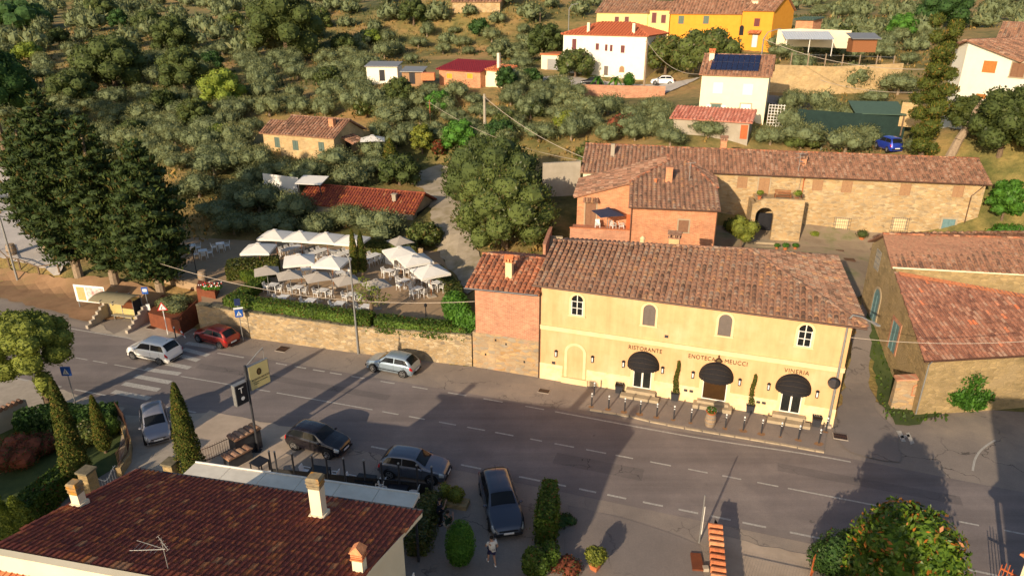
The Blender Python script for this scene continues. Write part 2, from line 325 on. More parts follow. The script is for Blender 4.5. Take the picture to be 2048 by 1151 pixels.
# road lines (centre curves of the painted lines)
UP = pts_px([(170, 662), (285, 681), (430, 705), (700, 752), (985, 800), (1110, 823), (1400, 877), (1640, 911), (1990, 981)])
CE = pts_px([(150, 715), (300, 742), (425, 763), (700, 811), (1000, 866), (1320, 927), (1600, 981), (1930, 1045)])
LO = pts_px([(155, 780), (330, 813), (480, 842), (755, 895), (1000, 945), (1375, 1022), (1600, 1068), (1990, 1150)])
def extend(L, a=45, b=40):
    L = [Vector(p) for p in L]; s = (L[0] - L[2]).normalized(); e = (L[-1] - L[-3]).normalized()
    return [L[0] + s * a] + L + [L[-1] + e * b]
def resample(L, step=1.0):
    out = []
    for a, b in zip(L[:-1], L[1:]):
        n = max(1, int((b - a).length / step)); out += [a.lerp(b, k / n) for k in range(n)]
    out.append(L[-1])
    for _ in range(6): out = [out[0]] + [(out[k - 1] + out[k] * 2 + out[k + 1]) / 4 for k in range(1, len(out) - 1)] + [out[-1]]
    return out
UPc, CEc, LOc = [resample(extend(L)) for L in (UP, CE, LO)]
def strip(name, L, wd, z, m, a=None, b=None, off=0):
    """ribbon of a curve between x=a and x=b"""
    P = []
    for k in range(len(L) - 1):
        d = (L[k + 1] - L[k]).normalized(); n = Vector((-d.y, d.x)); P.append((L[k], n))
    if a is not None:
        def cut(x):
            for (p, n), (q, _) in zip(P[:-1], P[1:]):
                if p.x <= x <= q.x: return p.lerp(q, (x - p.x) / (q.x - p.x)), n
            return P[-1]
        P = [cut(a)] + [pn for pn in P if a < pn[0].x < b] + [cut(b)]
    mb = MB(); v = [(p.x + n.x * (off - wd / 2), p.y + n.y * (off - wd / 2), z) for p, n in P] + [(p.x + n.x * (off + wd / 2), p.y + n.y * (off + wd / 2), z) for p, n in P]
    k = len(P); return mb.faces(v, [(i, i + 1, k + i + 1, k + i) for i in range(k - 1)])
# asphalt lies everywhere in front of the walls
fe = [(x, float(far_edge(x)) + (1.5 if x < -26.5 else .25)) for x in (-90, -50, -35, -26.5)] + [(-26.2, 52.7), (2, 45.1), (20.8, 39.0), (23.5, 41.5), (60, 36.5), (80, 30)]
sheet('paved_ground', fe + [(80, 5), (-90, 5)], .012, MT['asphalt_old'])
off = lambda L, d: [(p.x + d * .3, p.y + d * .95) for p in L]
tag(MB().poly([(x, y, .02) for x, y in off(LOc, -.55) + off(UPc, .35)[::-1]]).build('road', MT['asphalt']), kind='structure')
def paint(name, mb): return tag(mb.build(name, MT['paint']), kind='structure')
def join(a, b): o_ = len(a.v); a.v += b.v; a.f += [tuple(o_ + i for i in f) for f in b.f]; a.m += b.m; return a
gx = lambda px, py: at(px, py).x
ln = MB()
for a, b in ((-75, gx(263, 677)), (gx(435, 706), gx(488, 715)), (gx(1110, 823), gx(1700, 922))): join(ln, strip('', UPc, .13, .028, 0, a, b))
for a, b in ((551, 575), (592, 617), (632, 657), (668, 693), (713, 741), (773, 801), (836, 866), (905, 940), (972, 1007), (1048, 1081)):
    join(ln, strip('', UPc, .12, .028, 0, gx(a, 728), gx(b, 728)))
for a, b in ((-72, gx(140, 712)), (gx(152, 715), gx(176, 719)), (gx(187, 721), gx(214, 727)), (gx(228, 730), gx(288, 740)), (gx(362, 752), gx(470, 771)), (gx(500, 776), gx(540, 784)), (gx(553, 786), gx(745, 820))):
    join(ln, strip('', CEc, .1, .028, 0, a, b))
for a, b in ((765, 797), (818, 850), (878, 912), (934, 970), (990, 1027), (1060, 1084), (1109, 1148), (1172, 1212), (1231, 1266), (1300, 1342), (1376, 1415), (1444, 1482), (1514, 1556), (1575, 1650), (1650, 1755), (1835, 1875), (1915, 1955), (2005, 2045), (2075, 2110)):
    join(ln, strip('', CEc, .12, .028, 0, gx(a, 866 + (a - 1000) * .19), gx(b, 866 + (b - 1000) * .19)))
for a, b in ((-200, -120), (-60, 60), (100, 125), (152, 213), (317, 342), (377, 392), (411, 443), (456, 490), (507, 538), (562, 584), (742, 774), (922, 962), (1038, 1080), (1097, 1132), (1158, 1192), (1214, 1252), (1285, 1325), (1356, 1395), (1421, 1460), (1483, 1530), (1577, 1636), (1690, 1750), (1800, 1850), (1925, 2300)):
    join(ln, strip('', LOc, .14, .028, 0, gx(a, 945 + (a - 1000) * .198), gx(b, 945 + (b - 1000) * .198)))
paint('road_marking', ln)
pm = MB()      # darker patched strips in the asphalt
for a, b, o_, w_ in ((-24, -9, 1.7, .7), (3, 8, -1.4, 1.1), (15, 24, 1.9, .8)): join(pm, strip('', CEc, w_, .0235, 0, a, b, o_))
tag(pm.build('asphalt_patch', asph('patched_asphalt', (.17, .145, .138), (.13, .113, .11), (.19, .165, .155), .1, .4)), kind='structure')
zb = MB()          # zebra crossing
for a, b, c, d in (((232, 783), (249, 779), (300, 796), (287, 803)),):
    pass
S0 = [(373, 686), (367, 694 + 4), (356, 710), (334, 727), (291, 738), (270, 752), (247, 767), (226, 783)]
S1 = [(432, 695), (417, 705 + 6), (397, 721), (380, 736), (360, 748), (341, 765), (318, 780), (299, 797)]
for (ax, ay), (bx, by) in zip(S0, S1):
    a = at(ax, ay); b = at(bx, by); d = (b - a).normalized(); n = Vector((-d.y, d.x, 0)) * .24; zz = Vector((0, 0, .029))
    zb.poly([a - n + zz, b - n + zz, b + n + zz, a + n + zz])
paint('zebra_crossing', zb)
# lot markings on the right
mk = MB()
for L in ([(1792, 861), (1802, 861), (1812, 883), (1803, 883)], [(1812, 866), (1818, 864), (1829, 886), (1821, 889)], [(1800, 872), (1818, 868), (1820, 873), (1803, 876)]):
    mk.poly([tuple(at(x, y))[:2] + (.026,) for x, y in L])
arc = [Vector(at(x, y)[:2]) for x, y in ((1990, 880), (1968, 893), (1952, 910), (1946, 930), (1945, 947))]
join(mk, strip('', resample(arc, .3), .12, .027, None)); paint('lot_marking', mk)
# pavement in front of the restaurant with stone kerb
kl = [(1180, 819), (1260, 832), (1300, 842), (1370, 855), (1440, 867), (1500, 877), (1560, 887), (1630, 900), (1648, 903)]
pav = pts_px(kl) ; back = pts_px([(1655, 851), (1190, 772)])
tag(MB().prism(pav + back, .0, .1).build('pavement', MT['asphalt_new']), kind='structure')
kb = MB(); random.seed(3)
for a, b in zip(pav[:-1], pav[1:]):
    a = Vector(a); b = Vector(b); n = max(1, int((b - a).length / .8))
    for k in range(n):
        p = a.lerp(b, (k + .02) / n); q = a.lerp(b, (k + .96) / n); d = (q - p).normalized(); nn = Vector((d.y, -d.x)) * (.16 + random.uniform(-.02, .02))
        kb.prism([tuple(p), tuple(q), tuple(q + nn), tuple(p + nn)], 0, .104 + random.uniform(-.01, .006))
tag(kb.build('kerb', MT['kerb']), kind='structure')
# side areas
sheet('side_lane', pts_px([(1700, 905), (1668, 872), (1690, 760), (1712, 640)]) + [(24.6, 50), (25.8, 56), (31, 60), (33, 56), (29.3, 50)] + pts_px([(1745, 690), (1738, 760), (1750, 820), (1790, 860), (1800, 925)]), .03, MT['asphalt_new'], drape=True)
sheet('courtyard', [(8, 57), (9, 68.4), (37, 69), (38, 58), (30, 55), (25, 50), (22, 53)], .06, MT['court'], drape=True)
sheet('grass_verge', pts_px([(1716, 640), (1745, 655), (1770, 700), (1800, 775), (1900, 800), (1900, 815), (1840, 850), (1790, 850), (1760, 810), (1742, 750)]), .05, MT['lawn'], drape=True, step=1)
sheet('driveway_apron', pts_px([(420, 820), (640, 868), (590, 905), (540, 925), (470, 960), (380, 900), (380, 850)]), .03, MT['beige'])
sheet('house_driveway', pts_px([(250, 830), (330, 830), (420, 825), (440, 900), (420, 960), (250, 960), (240, 880)]), .026, MT['concrete'])
sheet('flagstone_yard', pts_px([(830, 985), (930, 962), (1060, 980), (1050, 1250), (830, 1250)]), .027, MT['asphalt_old'])
sheet('yard_asphalt', pts_px([(1135, 1010), (1225, 1030), (1300, 1052), (1400, 1090), (1420, 1300), (1100, 1300)]), .027, MT['asphalt_new'])
sheet('gravel_verge', pts_px([(1432, 1068), (1520, 1092), (1625, 1110), (1625, 1300), (1432, 1300)]), .03, MT['beige'])
sheet('left_forecourt', pts_px([(-80, 740), (60, 760), (155, 790), (250, 815), (235, 835), (130, 815), (60, 830), (-80, 870)]), .025, MT['concrete'])
sheet('garden_lawn', pts_px([(-80, 860), (60, 850), (240, 850), (240, 930), (100, 1010), (-80, 1060)]), .03, MT['lawn'])
sheet('bus_bay', pts_px([(228, 668), (290, 640), (338, 640), (395, 656), (330, 690), (300, 690), (262, 679), (180, 661), (200, 648)]), .026, MT['concrete'])
gt = [(-25.6, 53.0), (-23.4, 52.3), (-12.2, 49.2), (-3.2, 46.9), (-2.9, 50.5), (-4.5, 56), (-7.3, 66.5), (-10, 67), (-16, 67.6), (-25, 69.5), (-34, 71), (-36, 62), (-27.5, 57.5)]
tag(MB().prism(gt, .2, 2.0).build('garden_terrace', MT['terrace']), kind='structure')
tk = [atT(*q) for q in ((935, 590), (905, 545), (880, 515), (871, 470), (863, 432), (858, 402), (845, 378), (806, 364), (832, 344), (880, 332), (910, 340), (922, 375), (930, 400), (935, 440), (945, 480), (962, 520), (975, 560))]
sheet('gravel_track', [(p.x, p.y) for p in tk], .08, MT['track'], drape=True, step=1)
pk = [atT(*q) for q in ((-60, 330), (15, 335), (110, 380), (120, 420), (190, 480), (120, 555), (60, 530), (-60, 500))]
sheet('parking_area', [(p.x, p.y) for p in pk], .06, MT['park'], drape=True)
# ---------------------------------------------------------------- materials for buildings
MT['plaster'] = M('yellow_plaster', (.69, .435, .225), (.6, .365, .175), .8, .9, .1, c3=(.72, .47, .27), sc3=.35, streak=.14)
MT['plaster_trim'] = M('pale_yellow_trim', (.78, .59, .35), (.7, .51, .28), 1.5, .9)
MT['plaster_worn'] = M('worn_plinth_plaster', (.8, .64, .42), (.74, .52, .26), 1.6, .9, .2)
MT['roof_old'] = tilemat('old_mixed_tiles', [(0, (.13, .075, .05)), (.25, (.26, .14, .09)), (.5, (.32, .18, .12)), (.7, (.38, .19, .115)), (.85, (.34, .25, .19)), (1, (.47, .24, .11))], (.3, .235, .175))
MT['roof_red'] = tilemat('terracotta_tiles', [(0, (.14, .065, .045)), (.35, (.34, .13, .07)), (.75, (.52, .19, .095)), (1, (.55, .34, .22))], (.25, .16, .1))
MT['roof_farm'] = tilemat('farm_tiles', [(0, (.15, .085, .06)), (.4, (.29, .155, .1)), (.7, (.4, .2, .125)), (1, (.44, .29, .21))], (.3, .2, .12))
MT['roof_dark'] = tilemat('dark_red_tiles', [(0, (.18, .038, .026)), (.5, (.22, .046, .028)), (.9, (.28, .065, .032)), (.96, (.5, .16, .04)), (1, (.4, .2, .1))], (.48, .15, .035))  # orange flecks in the colour stand in for sun catching the tile ribs
MT['roof_orange'] = tilemat('fresh_orange_tiles', [(0, (.5, .14, .05)), (.6, (.68, .24, .1)), (1, (.75, .34, .16))])
MT['roof_barn'] = tilemat('barn_tiles', [(0, (.16, .07, .05)), (.4, (.3, .13, .085)), (.75, (.38, .18, .12)), (.95, (.42, .27, .2)), (1, (.7, .2, .08))], (.27, .15, .1))
MT['roof_flat'] = M('flat_red_roof', (.5, .15, .07), (.4, .11, .05), 6, .85)
MT['brick'] = brick('brick_wall', (.62, .27, .13), (.46, .17, .085), (.52, .33, .2), .32, .095)
MT['brick_old'] = brick('weathered_brick', (.54, .24, .14), (.4, .165, .1), (.5, .34, .22), .32, .095)
MT['stone_y'] = stone('golden_rubble_stone', [(.36, .24, .11), (.53, .37, .19), (.46, .3, .14), (.58, .44, .26), (.3, .22, .13)], (.46, .35, .21), sc=(2.2, 2.2, 5.5))
MT['stone_wall'] = stone('retaining_wall_stone', [(.3, .215, .11), (.46, .34, .19), (.38, .26, .13), (.52, .41, .26), (.22, .175, .12)], (.36, .28, .18), sc=(2.6, 2.6, 5.5))
MT['stone_mix'] = stone('mixed_stone', [(.4, .24, .1), (.34, .29, .22), (.5, .34, .17), (.3, .26, .2), (.48, .3, .14)], (.42, .29, .17), sc=(1.8, 1.8, 4.5), patch=(.5, .22, .13))
MT['stone_barn'] = stone('barn_stone', [(.36, .26, .12), (.46, .33, .16), (.3, .22, .1), (.42, .3, .15)], (.36, .27, .14), sc=(2.4, 2.4, 5), patch=(.34, .25, .13))
MT['stone_far'] = stone('cottage_stone', [(.52, .36, .17), (.6, .44, .24), (.46, .32, .15)], (.52, .38, .2), sc=(3, 3, 7))
MT['capstone'] = M('mossy_capstone', (.2, .17, .11), (.1, .09, .06), 4, .95, .5)
MT['glass'] = M('dark_glass', (.012, .014, .016), (.02, .022, .02), 1, .06, spec=.6)
MT['white'] = M('white_paint', (.78, .76, .7), (.7, .68, .62), 3, .6)
MT['black'] = M('black_metal', (.012, .013, .018), (.02, .02, .025), 3, .5)
MT['darkmetal'] = M('dark_grey_metal', (.07, .075, .085), (.05, .05, .06), 3, .45, metal=.4)
MT['galv'] = M('galvanised_steel', (.34, .34, .33), (.26, .26, .26), 5, .5, metal=.5)
MT['copper'] = M('brown_gutter', (.1, .05, .03), (.07, .035, .025), 4, .5)
MT['shut_grey'] = M('grey_shutter', (.16, .13, .115), (.13, .11, .1), 3, .7)
MT['shut_brown'] = M('brown_shutter', (.26, .14, .08), (.2, .1, .06), 5, .7)
MT['shut_wood'] = M('weathered_wood_shutter', (.38, .22, .11), (.28, .16, .09), 6, .8)
MT['shut_green'] = M('green_shutter', (.12, .17, .14), (.09, .13, .11), 4, .7)
MT['teal'] = M('pale_teal_door', (.16, .27, .28), (.11, .2, .21), 4, .75)
MT['step'] = M('stone_step', (.42, .34, .23), (.34, .27, .18), 2, .9)
MT['letter'] = M('brown_lettering', (.05, .02, .01), (.04, .018, .008), 5, .6)
MT['fabric_black'] = M('black_awning_cloth', (.014, .013, .016), (.02, .018, .02), 6, .9)
MT['gold'] = M('gold_piping', (.13, .09, .035), None, 3, .7)
MT['lampglass'] = M('milky_lamp_glass', (.8, .8, .78), None, 3, .3)
MT['cream'] = M('cream_plaster', (.82, .72, .52), (.76, .66, .46), 1, .9)
MT['cream_w'] = M('ivory_plaster', (.84, .8, .68), (.79, .74, .6), 1, .9)
MT['yellow_w'] = M('bright_yellow_plaster', (.82, .66, .27), (.76, .6, .22), 1, .9)
MT['orange_w'] = M('orange_plaster', (.76, .34, .04), (.7, .29, .03), 1, .9)
MT['grey_w'] = M('grey_render', (.4, .35, .28), (.3, .26, .2), .8, .95, .2)
MT['terra'] = M('terracotta_pot', (.5, .17, .07), (.4, .13, .05), 4, .85)
MT['corten'] = M('rusty_steel', (.2, .06, .025), (.13, .04, .02), 2.5, .8, .15)
MT['wood'] = M('barrel_wood', (.36, .26, .17), (.24, .17, .11), 8, .8)
MT['wood_br'] = M('brown_wood', (.3, .12, .05), (.2, .08, .03), 8, .7)
MT['bark'] = M('bark', (.2, .14, .09), (.11, .075, .05), 6, .95, .8)
MT['bark_pale'] = M('pale_bark', (.34, .26, .18), (.22, .16, .11), 6, .95, .6)
MT['canvas'] = M('white_canvas', (.72, .7, .65), (.66, .64, .6), 1.5, .85)
MT['canvas_g'] = M('grey_beige_canvas', (.4, .36, .31), (.36, .32, .28), 1.5, .85)
MT['cloth'] = M('white_plastic', (.8, .79, .77), (.75, .74, .72), 3, .5)
MT['rail_rust'] = M('rust_red_railing', (.5, .13, .04), (.38, .09, .03), 4, .7)
MT['cable'] = M('pale_cable', (.5, .42, .34), None, 3, .7)
# ---------------------------------------------------------------- roof tiles
def clipcol(P2, a):
    xs_ = []; n = len(P2)
    for i in range(n):
        (x0, y0), (x1, y1) = P2[i], P2[(i + 1) % n]
        if (x0 <= a < x1) or (x1 <= a < x0): xs_.append(y0 + (y1 - y0) * (a - x0) / (x1 - x0))
    xs_.sort(); return list(zip(xs_[::2], xs_[1::2]))
def tiles(parent, pts, m, sp=.36, tl=.42, r=None, name='roof_tiles', slab=.1, base=None, flat=False, jit=.02, gap=(0,)):
    """roof plane: pts[0]->pts[1] is the eave; one object: slab plus barrel tiles laid in columns"""
    P = [Vector(p) for p in pts]; e = (P[1] - P[0]).normalized(); n = None
    for i in range(2, len(P)):
        n = e.cross(P[i] - P[0])
        if n.length > .1: break
    n.normalize()
    if n.z < 0: n = -n
    s = n.cross(e).normalized(); P2 = [((p - P[0]).dot(e), (p - P[0]).dot(s)) for p in P]
    mb = MB(); k = len(P); top = [p for p in P]; bot = [p - Vector((0, 0, slab)) for p in P]
    mb.faces(top + bot, [tuple(range(k)), tuple(range(k, 2 * k))[::-1]] + [(i, k + i, k + (i + 1) % k, (i + 1) % k) for i in range(k)])
    r = r or sp * .36; x0 = min(p[0] for p in P2); x1 = max(p[0] for p in P2); nc = max(1, round((x1 - x0) / sp)); sp = (x1 - x0) / nc
    rnd = random.Random(len(mb.v) + int(abs(P[0].x) * 100))
    for i in range(nc):
        a = x0 + (i + .5) * sp
        for lo, hi in clipcol(P2, a):
            t = lo - .04
            while t < hi - .05:
                t2 = min(t + tl, hi); ja = rnd.uniform(-jit, jit); jb = rnd.uniform(-jit, jit); lift = rnd.uniform(0, jit * .8)
                if flat: prof = [(-.5 * sp, .014), (-.42 * sp, .055), (-.3 * sp, .06), (-.2 * sp, .018), (.48 * sp, .016)]
                else: prof = [(-r, -.01), (-r * .8, r * .55), (0, r * .92), (r * .8, r * .55), (r, -.01)]
                A = []; B = []
                for (x, z) in prof:
                    A.append(P[0] + e * (a + x + ja) + s * (t - .03) + n * (z + .035 + lift)); B.append(P[0] + e * (a + x * (1 if flat else .84) + jb) + s * t2 + n * (z * (1 if flat else .85) + .004))
                q = len(prof); mb.faces(A + B, [(j, j + 1, q + j + 1, q + j) for j in range(q - 1)] + [tuple(range(q))[::-1] if not flat else (0, 1, 2, 3, 4)])
                t += tl
    return mb.build(name, m, parent)
def ridge(parent, a, b, m, r=.14, tl=.42, name='ridge_tiles'):
    a = Vector(a); b = Vector(b); d = (b - a); L = d.length; d.normalize(); side = d.cross(Vector((0, 0, 1))).normalized(); up = side.cross(d).normalized(); mb = MB(); t = 0
    while t < L - .05:
        t2 = min(t + tl, L); A = []; B = []
        for k in range(7):
            th = math.pi * k / 6; A.append(a + d * (t - .02) + side * (r * math.cos(th)) + up * (r * .8 * math.sin(th) + .03)); B.append(a + d * t2 + side * (r * .85 * math.cos(th)) + up * (r * .7 * math.sin(th) + .01))
        mb.faces(A + B, [(j, 7 + j, 8 + j, j + 1) for j in range(6)] + [tuple(range(7))]); t += tl
    return mb.build(name, m, parent)
def wallpart(parent, pts, z0, tops, m, name='wall'):
    """closed wall body from a footprint; tops = height per corner or one number"""
    tops = tops if isinstance(tops, (list, tuple)) else [tops] * len(pts); n = len(pts); mb = MB()
    v = [(p[0], p[1], z0) for p in pts] + [(p[0], p[1], t) for p, t in zip(pts, tops)]
    mb.faces(v, [tuple(range(n))[::-1], tuple(range(n, 2 * n))] + [(i, (i + 1) % n, n + (i + 1) % n, n + i) for i in range(n)]); return mb.build(name, m, parent)
def side_window(parent, u, z, w_, h, fr='plaster_trim', fill='shut_brown', v=0.0, arch=False, axis='u', sill=True, frame_w=.12, slats=True, name='window', proud=.05, leaves=2, face=-1):
    """window on the wall v=const (axis 'u') or u=const (axis 'v'); face = direction the wall looks in"""
    def put(mb, a0, a1, d0, d1, z0, z1):
        d0, d1 = v + face * d0, v + face * d1
        if axis == 'u': mb.box(a0, a1, d0, d1, z0, z1)
        else: mb.box(d0, d1, a0, a1, z0, z1)
    def parch(mb, pts, d0, d1):
        d0, d1 = v + face * d0, v + face * d1; n = len(pts)
        f = (lambda p, d: (p[0], d, p[1])) if axis == 'u' else (lambda p, d: (d, p[0], p[1]))
        mb.faces([f(p, d0) for p in pts] + [f(p, d1) for p in pts], [tuple(range(n)), tuple(range(n, 2 * n))[::-1]] + [(i, (i + 1) % n, n + (i + 1) % n, n + i) for i in range(n)])
    a0, a1 = u - w_ / 2, u + w_ / 2
    def outline(g, bot=0):
        r = w_ / 2 + g; zt = z + h - w_ / 2
        if not arch: return [(a0 - g, z - bot), (a1 + g, z - bot), (a1 + g, z + h + g), (a0 - g, z + h + g)]
        return [(a0 - g, z - bot), (a1 + g, z - bot)] + [(u + r * math.cos(t), zt + r * math.sin(t)) for t in np.linspace(0, math.pi, 13)]
    if fr:
        mb = MB(); o_ = outline(frame_w); i_ = outline(0)
        if arch:
            n = len(o_)
            for k in range(1, n):
                p, q, p2, q2 = o_[k], o_[(k + 1) % n], i_[k], i_[(k + 1) % n]
                if k == n - 1: q, q2 = o_[0], i_[0]
                parch(mb, [p2, p, q, q2], -.01, proud)
        else:
            put(mb, a0 - frame_w, a0, -.01, proud, z, z + h + frame_w); put(mb, a1, a1 + frame_w, -.01, proud, z, z + h + frame_w); put(mb, a0, a1, -.01, proud, z + h, z + h + frame_w)
        if sill: put(mb, a0 - frame_w * 1.3, a1 + frame_w * 1.3, -.01, proud + .05, z - .09, z)
        F_ = mb.build(name, MT[fr] if isinstance(fr, str) else fr, parent)
    else: F_ = None
    mb = MB(); parch(mb, outline(-.003), -.01, .012)
    tgt = F_ or parent
    if fill == 'glass':
        mb.build('pane', MT['glass'], tgt); mb = MB(); zt = z + h - (w_ / 2 if arch else 0)
        for x in (a0 + .03, u, a1 - .03): put(mb, x - .028, x + .028, .014, .035, z, (z + h if abs(x - u) < .01 or not arch else zt))
        for zz in (z + .03, z + h * .36, z + h * .68): put(mb, a0, a1, .013, .033, zz - .022, zz + .022)
        mb.build('sash', MT['white'], tgt)
    else:
        parch(mb, outline(-.003), -.01, .02)
        for k in range(leaves):
            b0 = a0 + (a1 - a0) * k / leaves + .015; b1 = a0 + (a1 - a0) * (k + 1) / leaves - .015; zt = z + h - (w_ * .4 if arch else 0)
            put(mb, b0, b0 + .05, .02, .045, z, zt); put(mb, b1 - .05, b1, .02, .045, z, zt)
            if slats:
                n = int((zt - z) / .11)
                for q in range(n): zz = z + (q + .5) * (zt - z) / n; put(mb, b0 + .05, b1 - .05, .02, .036, zz - .03, zz + .018)
        o = mb.build('shutter', MT[fill] if isinstance(fill, str) else fill, tgt if F_ else parent)
    return F_
def text(parent, s, size, loc, rot, m, name='lettering', depth=.012, align='LEFT', sx=1.0):
    cu = bpy.data.curves.new('t', 'FONT'); cu.body = s; cu.size = size; cu.extrude = depth; cu.align_x = align; cu.space_character = 1.12
    t = bpy.data.objects.new('t', cu); COL.objects.link(t); bpy.context.view_layer.update()
    me = bpy.data.meshes.new_from_object(t.evaluated_get(bpy.context.evaluated_depsgraph_get())); bpy.data.objects.remove(t); me.materials.clear(); me.materials.append(m)
    o = bpy.data.objects.new(name, me); COL.objects.link(o); o.parent = parent; o.location = loc; o.rotation_euler = rot; o.scale = (sx, 1, 1); return o
def chimney(parent, u, v, z0, w_, d, h, body, cap='tile', hood=True):
    c = MB().box(u - w_ / 2, u + w_ / 2, v - d / 2, v + d / 2, z0, z0 + h).build('chimney', body, parent)
    mb = MB(); z = z0 + h; mb.box(u - w_ * .62, u + w_ * .62, v - d * .62, v + d * .62, z, z + .07)
    for x in (-.45, 0, .45):
        for y in (-.5, .5): mb.box(u + x * w_ - .05, u + x * w_ + .05, v + y * d - .05, v + y * d + .05, z + .07, z + .3)
    mb.box(u - w_ * .25, u + w_ * .25, v - d * .25, v + d * .25, z + .07, z + .28)
    if hood: mb.faces([(u - w_ * .68, v - d * .68, z + .3), (u + w_ * .68, v - d * .68, z + .3), (u + w_ * .68, v + d * .68, z + .3), (u - w_ * .68, v + d * .68, z + .3), (u - w_ * .68, v, z + .55), (u + w_ * .68, v, z + .55)], [(0, 1, 5, 4), (2, 3, 4, 5), (1, 2, 5), (3, 0, 4), (3, 2, 1, 0)])
    else: mb.box(u - w_ * .6, u + w_ * .6, v - d * .6, v + d * .6, z + .3, z + .38)
    mb.build('chimney_cap', MT['roof_old'] if cap == 'tile' else cap, c); return c
def gutter(parent, a, b, m=None): return MB().tube(a, b, .075, n=8).build('gutter', m or MT['copper'], parent)
def pipe(parent, pts, m=None, r=.045): return MB().path([Vector(p) for p in pts], r, 7).build('downpipe', m or MT['copper'], parent)
# ================================================================ the yellow restaurant
RF = Fr((2.03, 44.65, 0), -18.79)
B = empty('restaurant', RF.o, RF.deg, 'long yellow two storey building by the road with three black dome awnings and lettering', 'building')
FT = [(0, 0), (19.6, 0), (19.0, 11.6), (0, 8.8)]
wallpart(B, FT, 0, 7.42, MT['plaster'])
mb = MB().box(-.03, 19.63, -.06, 0, 7.12, 7.4); mb.box(-.04, 19.64, -.07, 0, 3.96, 4.26); mb.box(-.05, 19.66, -.12, 0, 4.26, 4.31); mb.faces(*[[(19.6, 0, 3.96), (19.67, 0, 3.96), (19.07, 11.6, 3.96), (19.0, 11.6, 3.96), (19.6, 0, 4.3), (19.67, 0, 4.3), (19.07, 11.6, 4.3), (19.0, 11.6, 4.3)], [(4, 5, 6, 7), (1, 2, 6, 5), (0, 1, 5, 4)]])
mb.build('string_course', MT['plaster_trim'], B)
for a, b in ((-.02, 1.68), (3.42, 6.5), (8.14, 11.12), (13.12, 16.08), (17.72, 19.62)): MB().box(a, b, -.045, 0, 0, 1.3).build('plinth', MT['plaster_worn'], B)
pA, pB, pC = (-.45, -.55, 7.47), (20.25, -.55, 7.42), (19.6, 12.3, 7.4)
rL, rR = (-.45, 4.6, 8.95), (13.2, 5.8, 9.4)
pD = (-.45, 9.6, 7.5)
tiles(B, [pA, pB, rR, rL], MT['roof_old'], .37, .4, name='roof')
tiles(B, [pB, pC, rR], MT['roof_old'], .37, .4, name='roof')
tiles(B, [pC, pD, rL, rR], MT['roof_old'], .37, .4, name='roof')
ridge(B, rL, rR, MT['roof_old'], .16); ridge(B, pB, rR, MT['roof_old'], .16); ridge(B, pC, rR, MT['roof_old'], .16)
wallpart(B, [(0, .1), (.3, .1), (.3, 8.7), (0, 8.7)], 7.4, [7.42, 7.42, 7.42, 7.42], MT['plaster'], 'gable')
MB().faces([(0, 0, 7.4), (0, 8.8, 7.4), (0, 4.5, 8.8)], [(0, 1, 2)]).build('gable', MT['plaster'], B)
gutter(B, (-.5, -.62, 7.4), (20.3, -.62, 7.34))
pipe(B, [(-.0, -.6, 7.35), (-.08, -.1, 7.1), (-.08, -.08, 0.05)])
for u, fl in ((2.56, 'glass'), (7.45, 'shut_grey'), (12.28, 'shut_grey'), (17.06, 'glass')): side_window(B, u, 5.36, .82, 1.5, fill=fl, arch=True, frame_w=.15)
side_window(B, 2.56, .48, 1.15, 2.55, fill=MT['plaster'], arch=True, frame_w=.2, slats=False, name='blind_niche', sill=False, leaves=0)
MB().box(1.6, 3.52, -.16, -.046, 0, .46).build('niche_step', MT['plaster_trim'], B)
def dome_awning(u, w_):
    mb = MB(); n, m_ = 18, 9; zt, zb, dp = 3.4, 2.36, .88; v = []
    # quarter dome: rows from the wall arc outwards
    for i in range(m_ + 1):
        ph = i / m_ * math.pi / 2
        for k in range(n + 1):
            th = math.pi * k / n; x = u - math.cos(th) * w_ / 2 ; a = math.sin(th)
            v.append((x, -.03 - dp * a * math.sin(ph), zb + (zt - zb) * a * math.cos(ph)))
    f = [(i * (n + 1) + k, i * (n + 1) + k + 1, (i + 1) * (n + 1) + k + 1, (i + 1) * (n + 1) + k) for i in range(m_) for k in range(n)]; mb.faces(v, f)
    lip = []
    for k in range(4 * n + 1):
        th = math.pi * k / (4 * n); lip.append((u - math.cos(th) * w_ / 2, -.03 - dp * math.sin(th)))
    mb.faces([(x, y, zb) for x, y in lip] + [(x, y - .01, zb - .1 - .05 * abs(math.sin(k * .55))) for k, (x, y) in enumerate(lip)], [(k, k + 1, len(lip) + k + 1, len(lip) + k) for k in range(len(lip) - 1)])
    A = mb.build('awning', MT['fabric_black'], B, smooth=True)
    mb = MB()
    for i in (2, 4, 6, 8):
        ph = i / m_ * math.pi / 2; mb.path([Vector((u - math.cos(math.pi * k / 24) * w_ / 2 * 1.004, -.03 - 1.006 * dp * math.sin(math.pi * k / 24) * math.sin(ph), zb + 1.006 * (zt - zb) * math.sin(math.pi * k / 24) * math.cos(ph))) for k in range(25)], .004, 4)
    mb.build('piping', MT['gold'], A)
for u, w_ in ((7.32, 2.15), (12.12, 2.2), (16.9, 2.15)): dome_awning(u, w_)
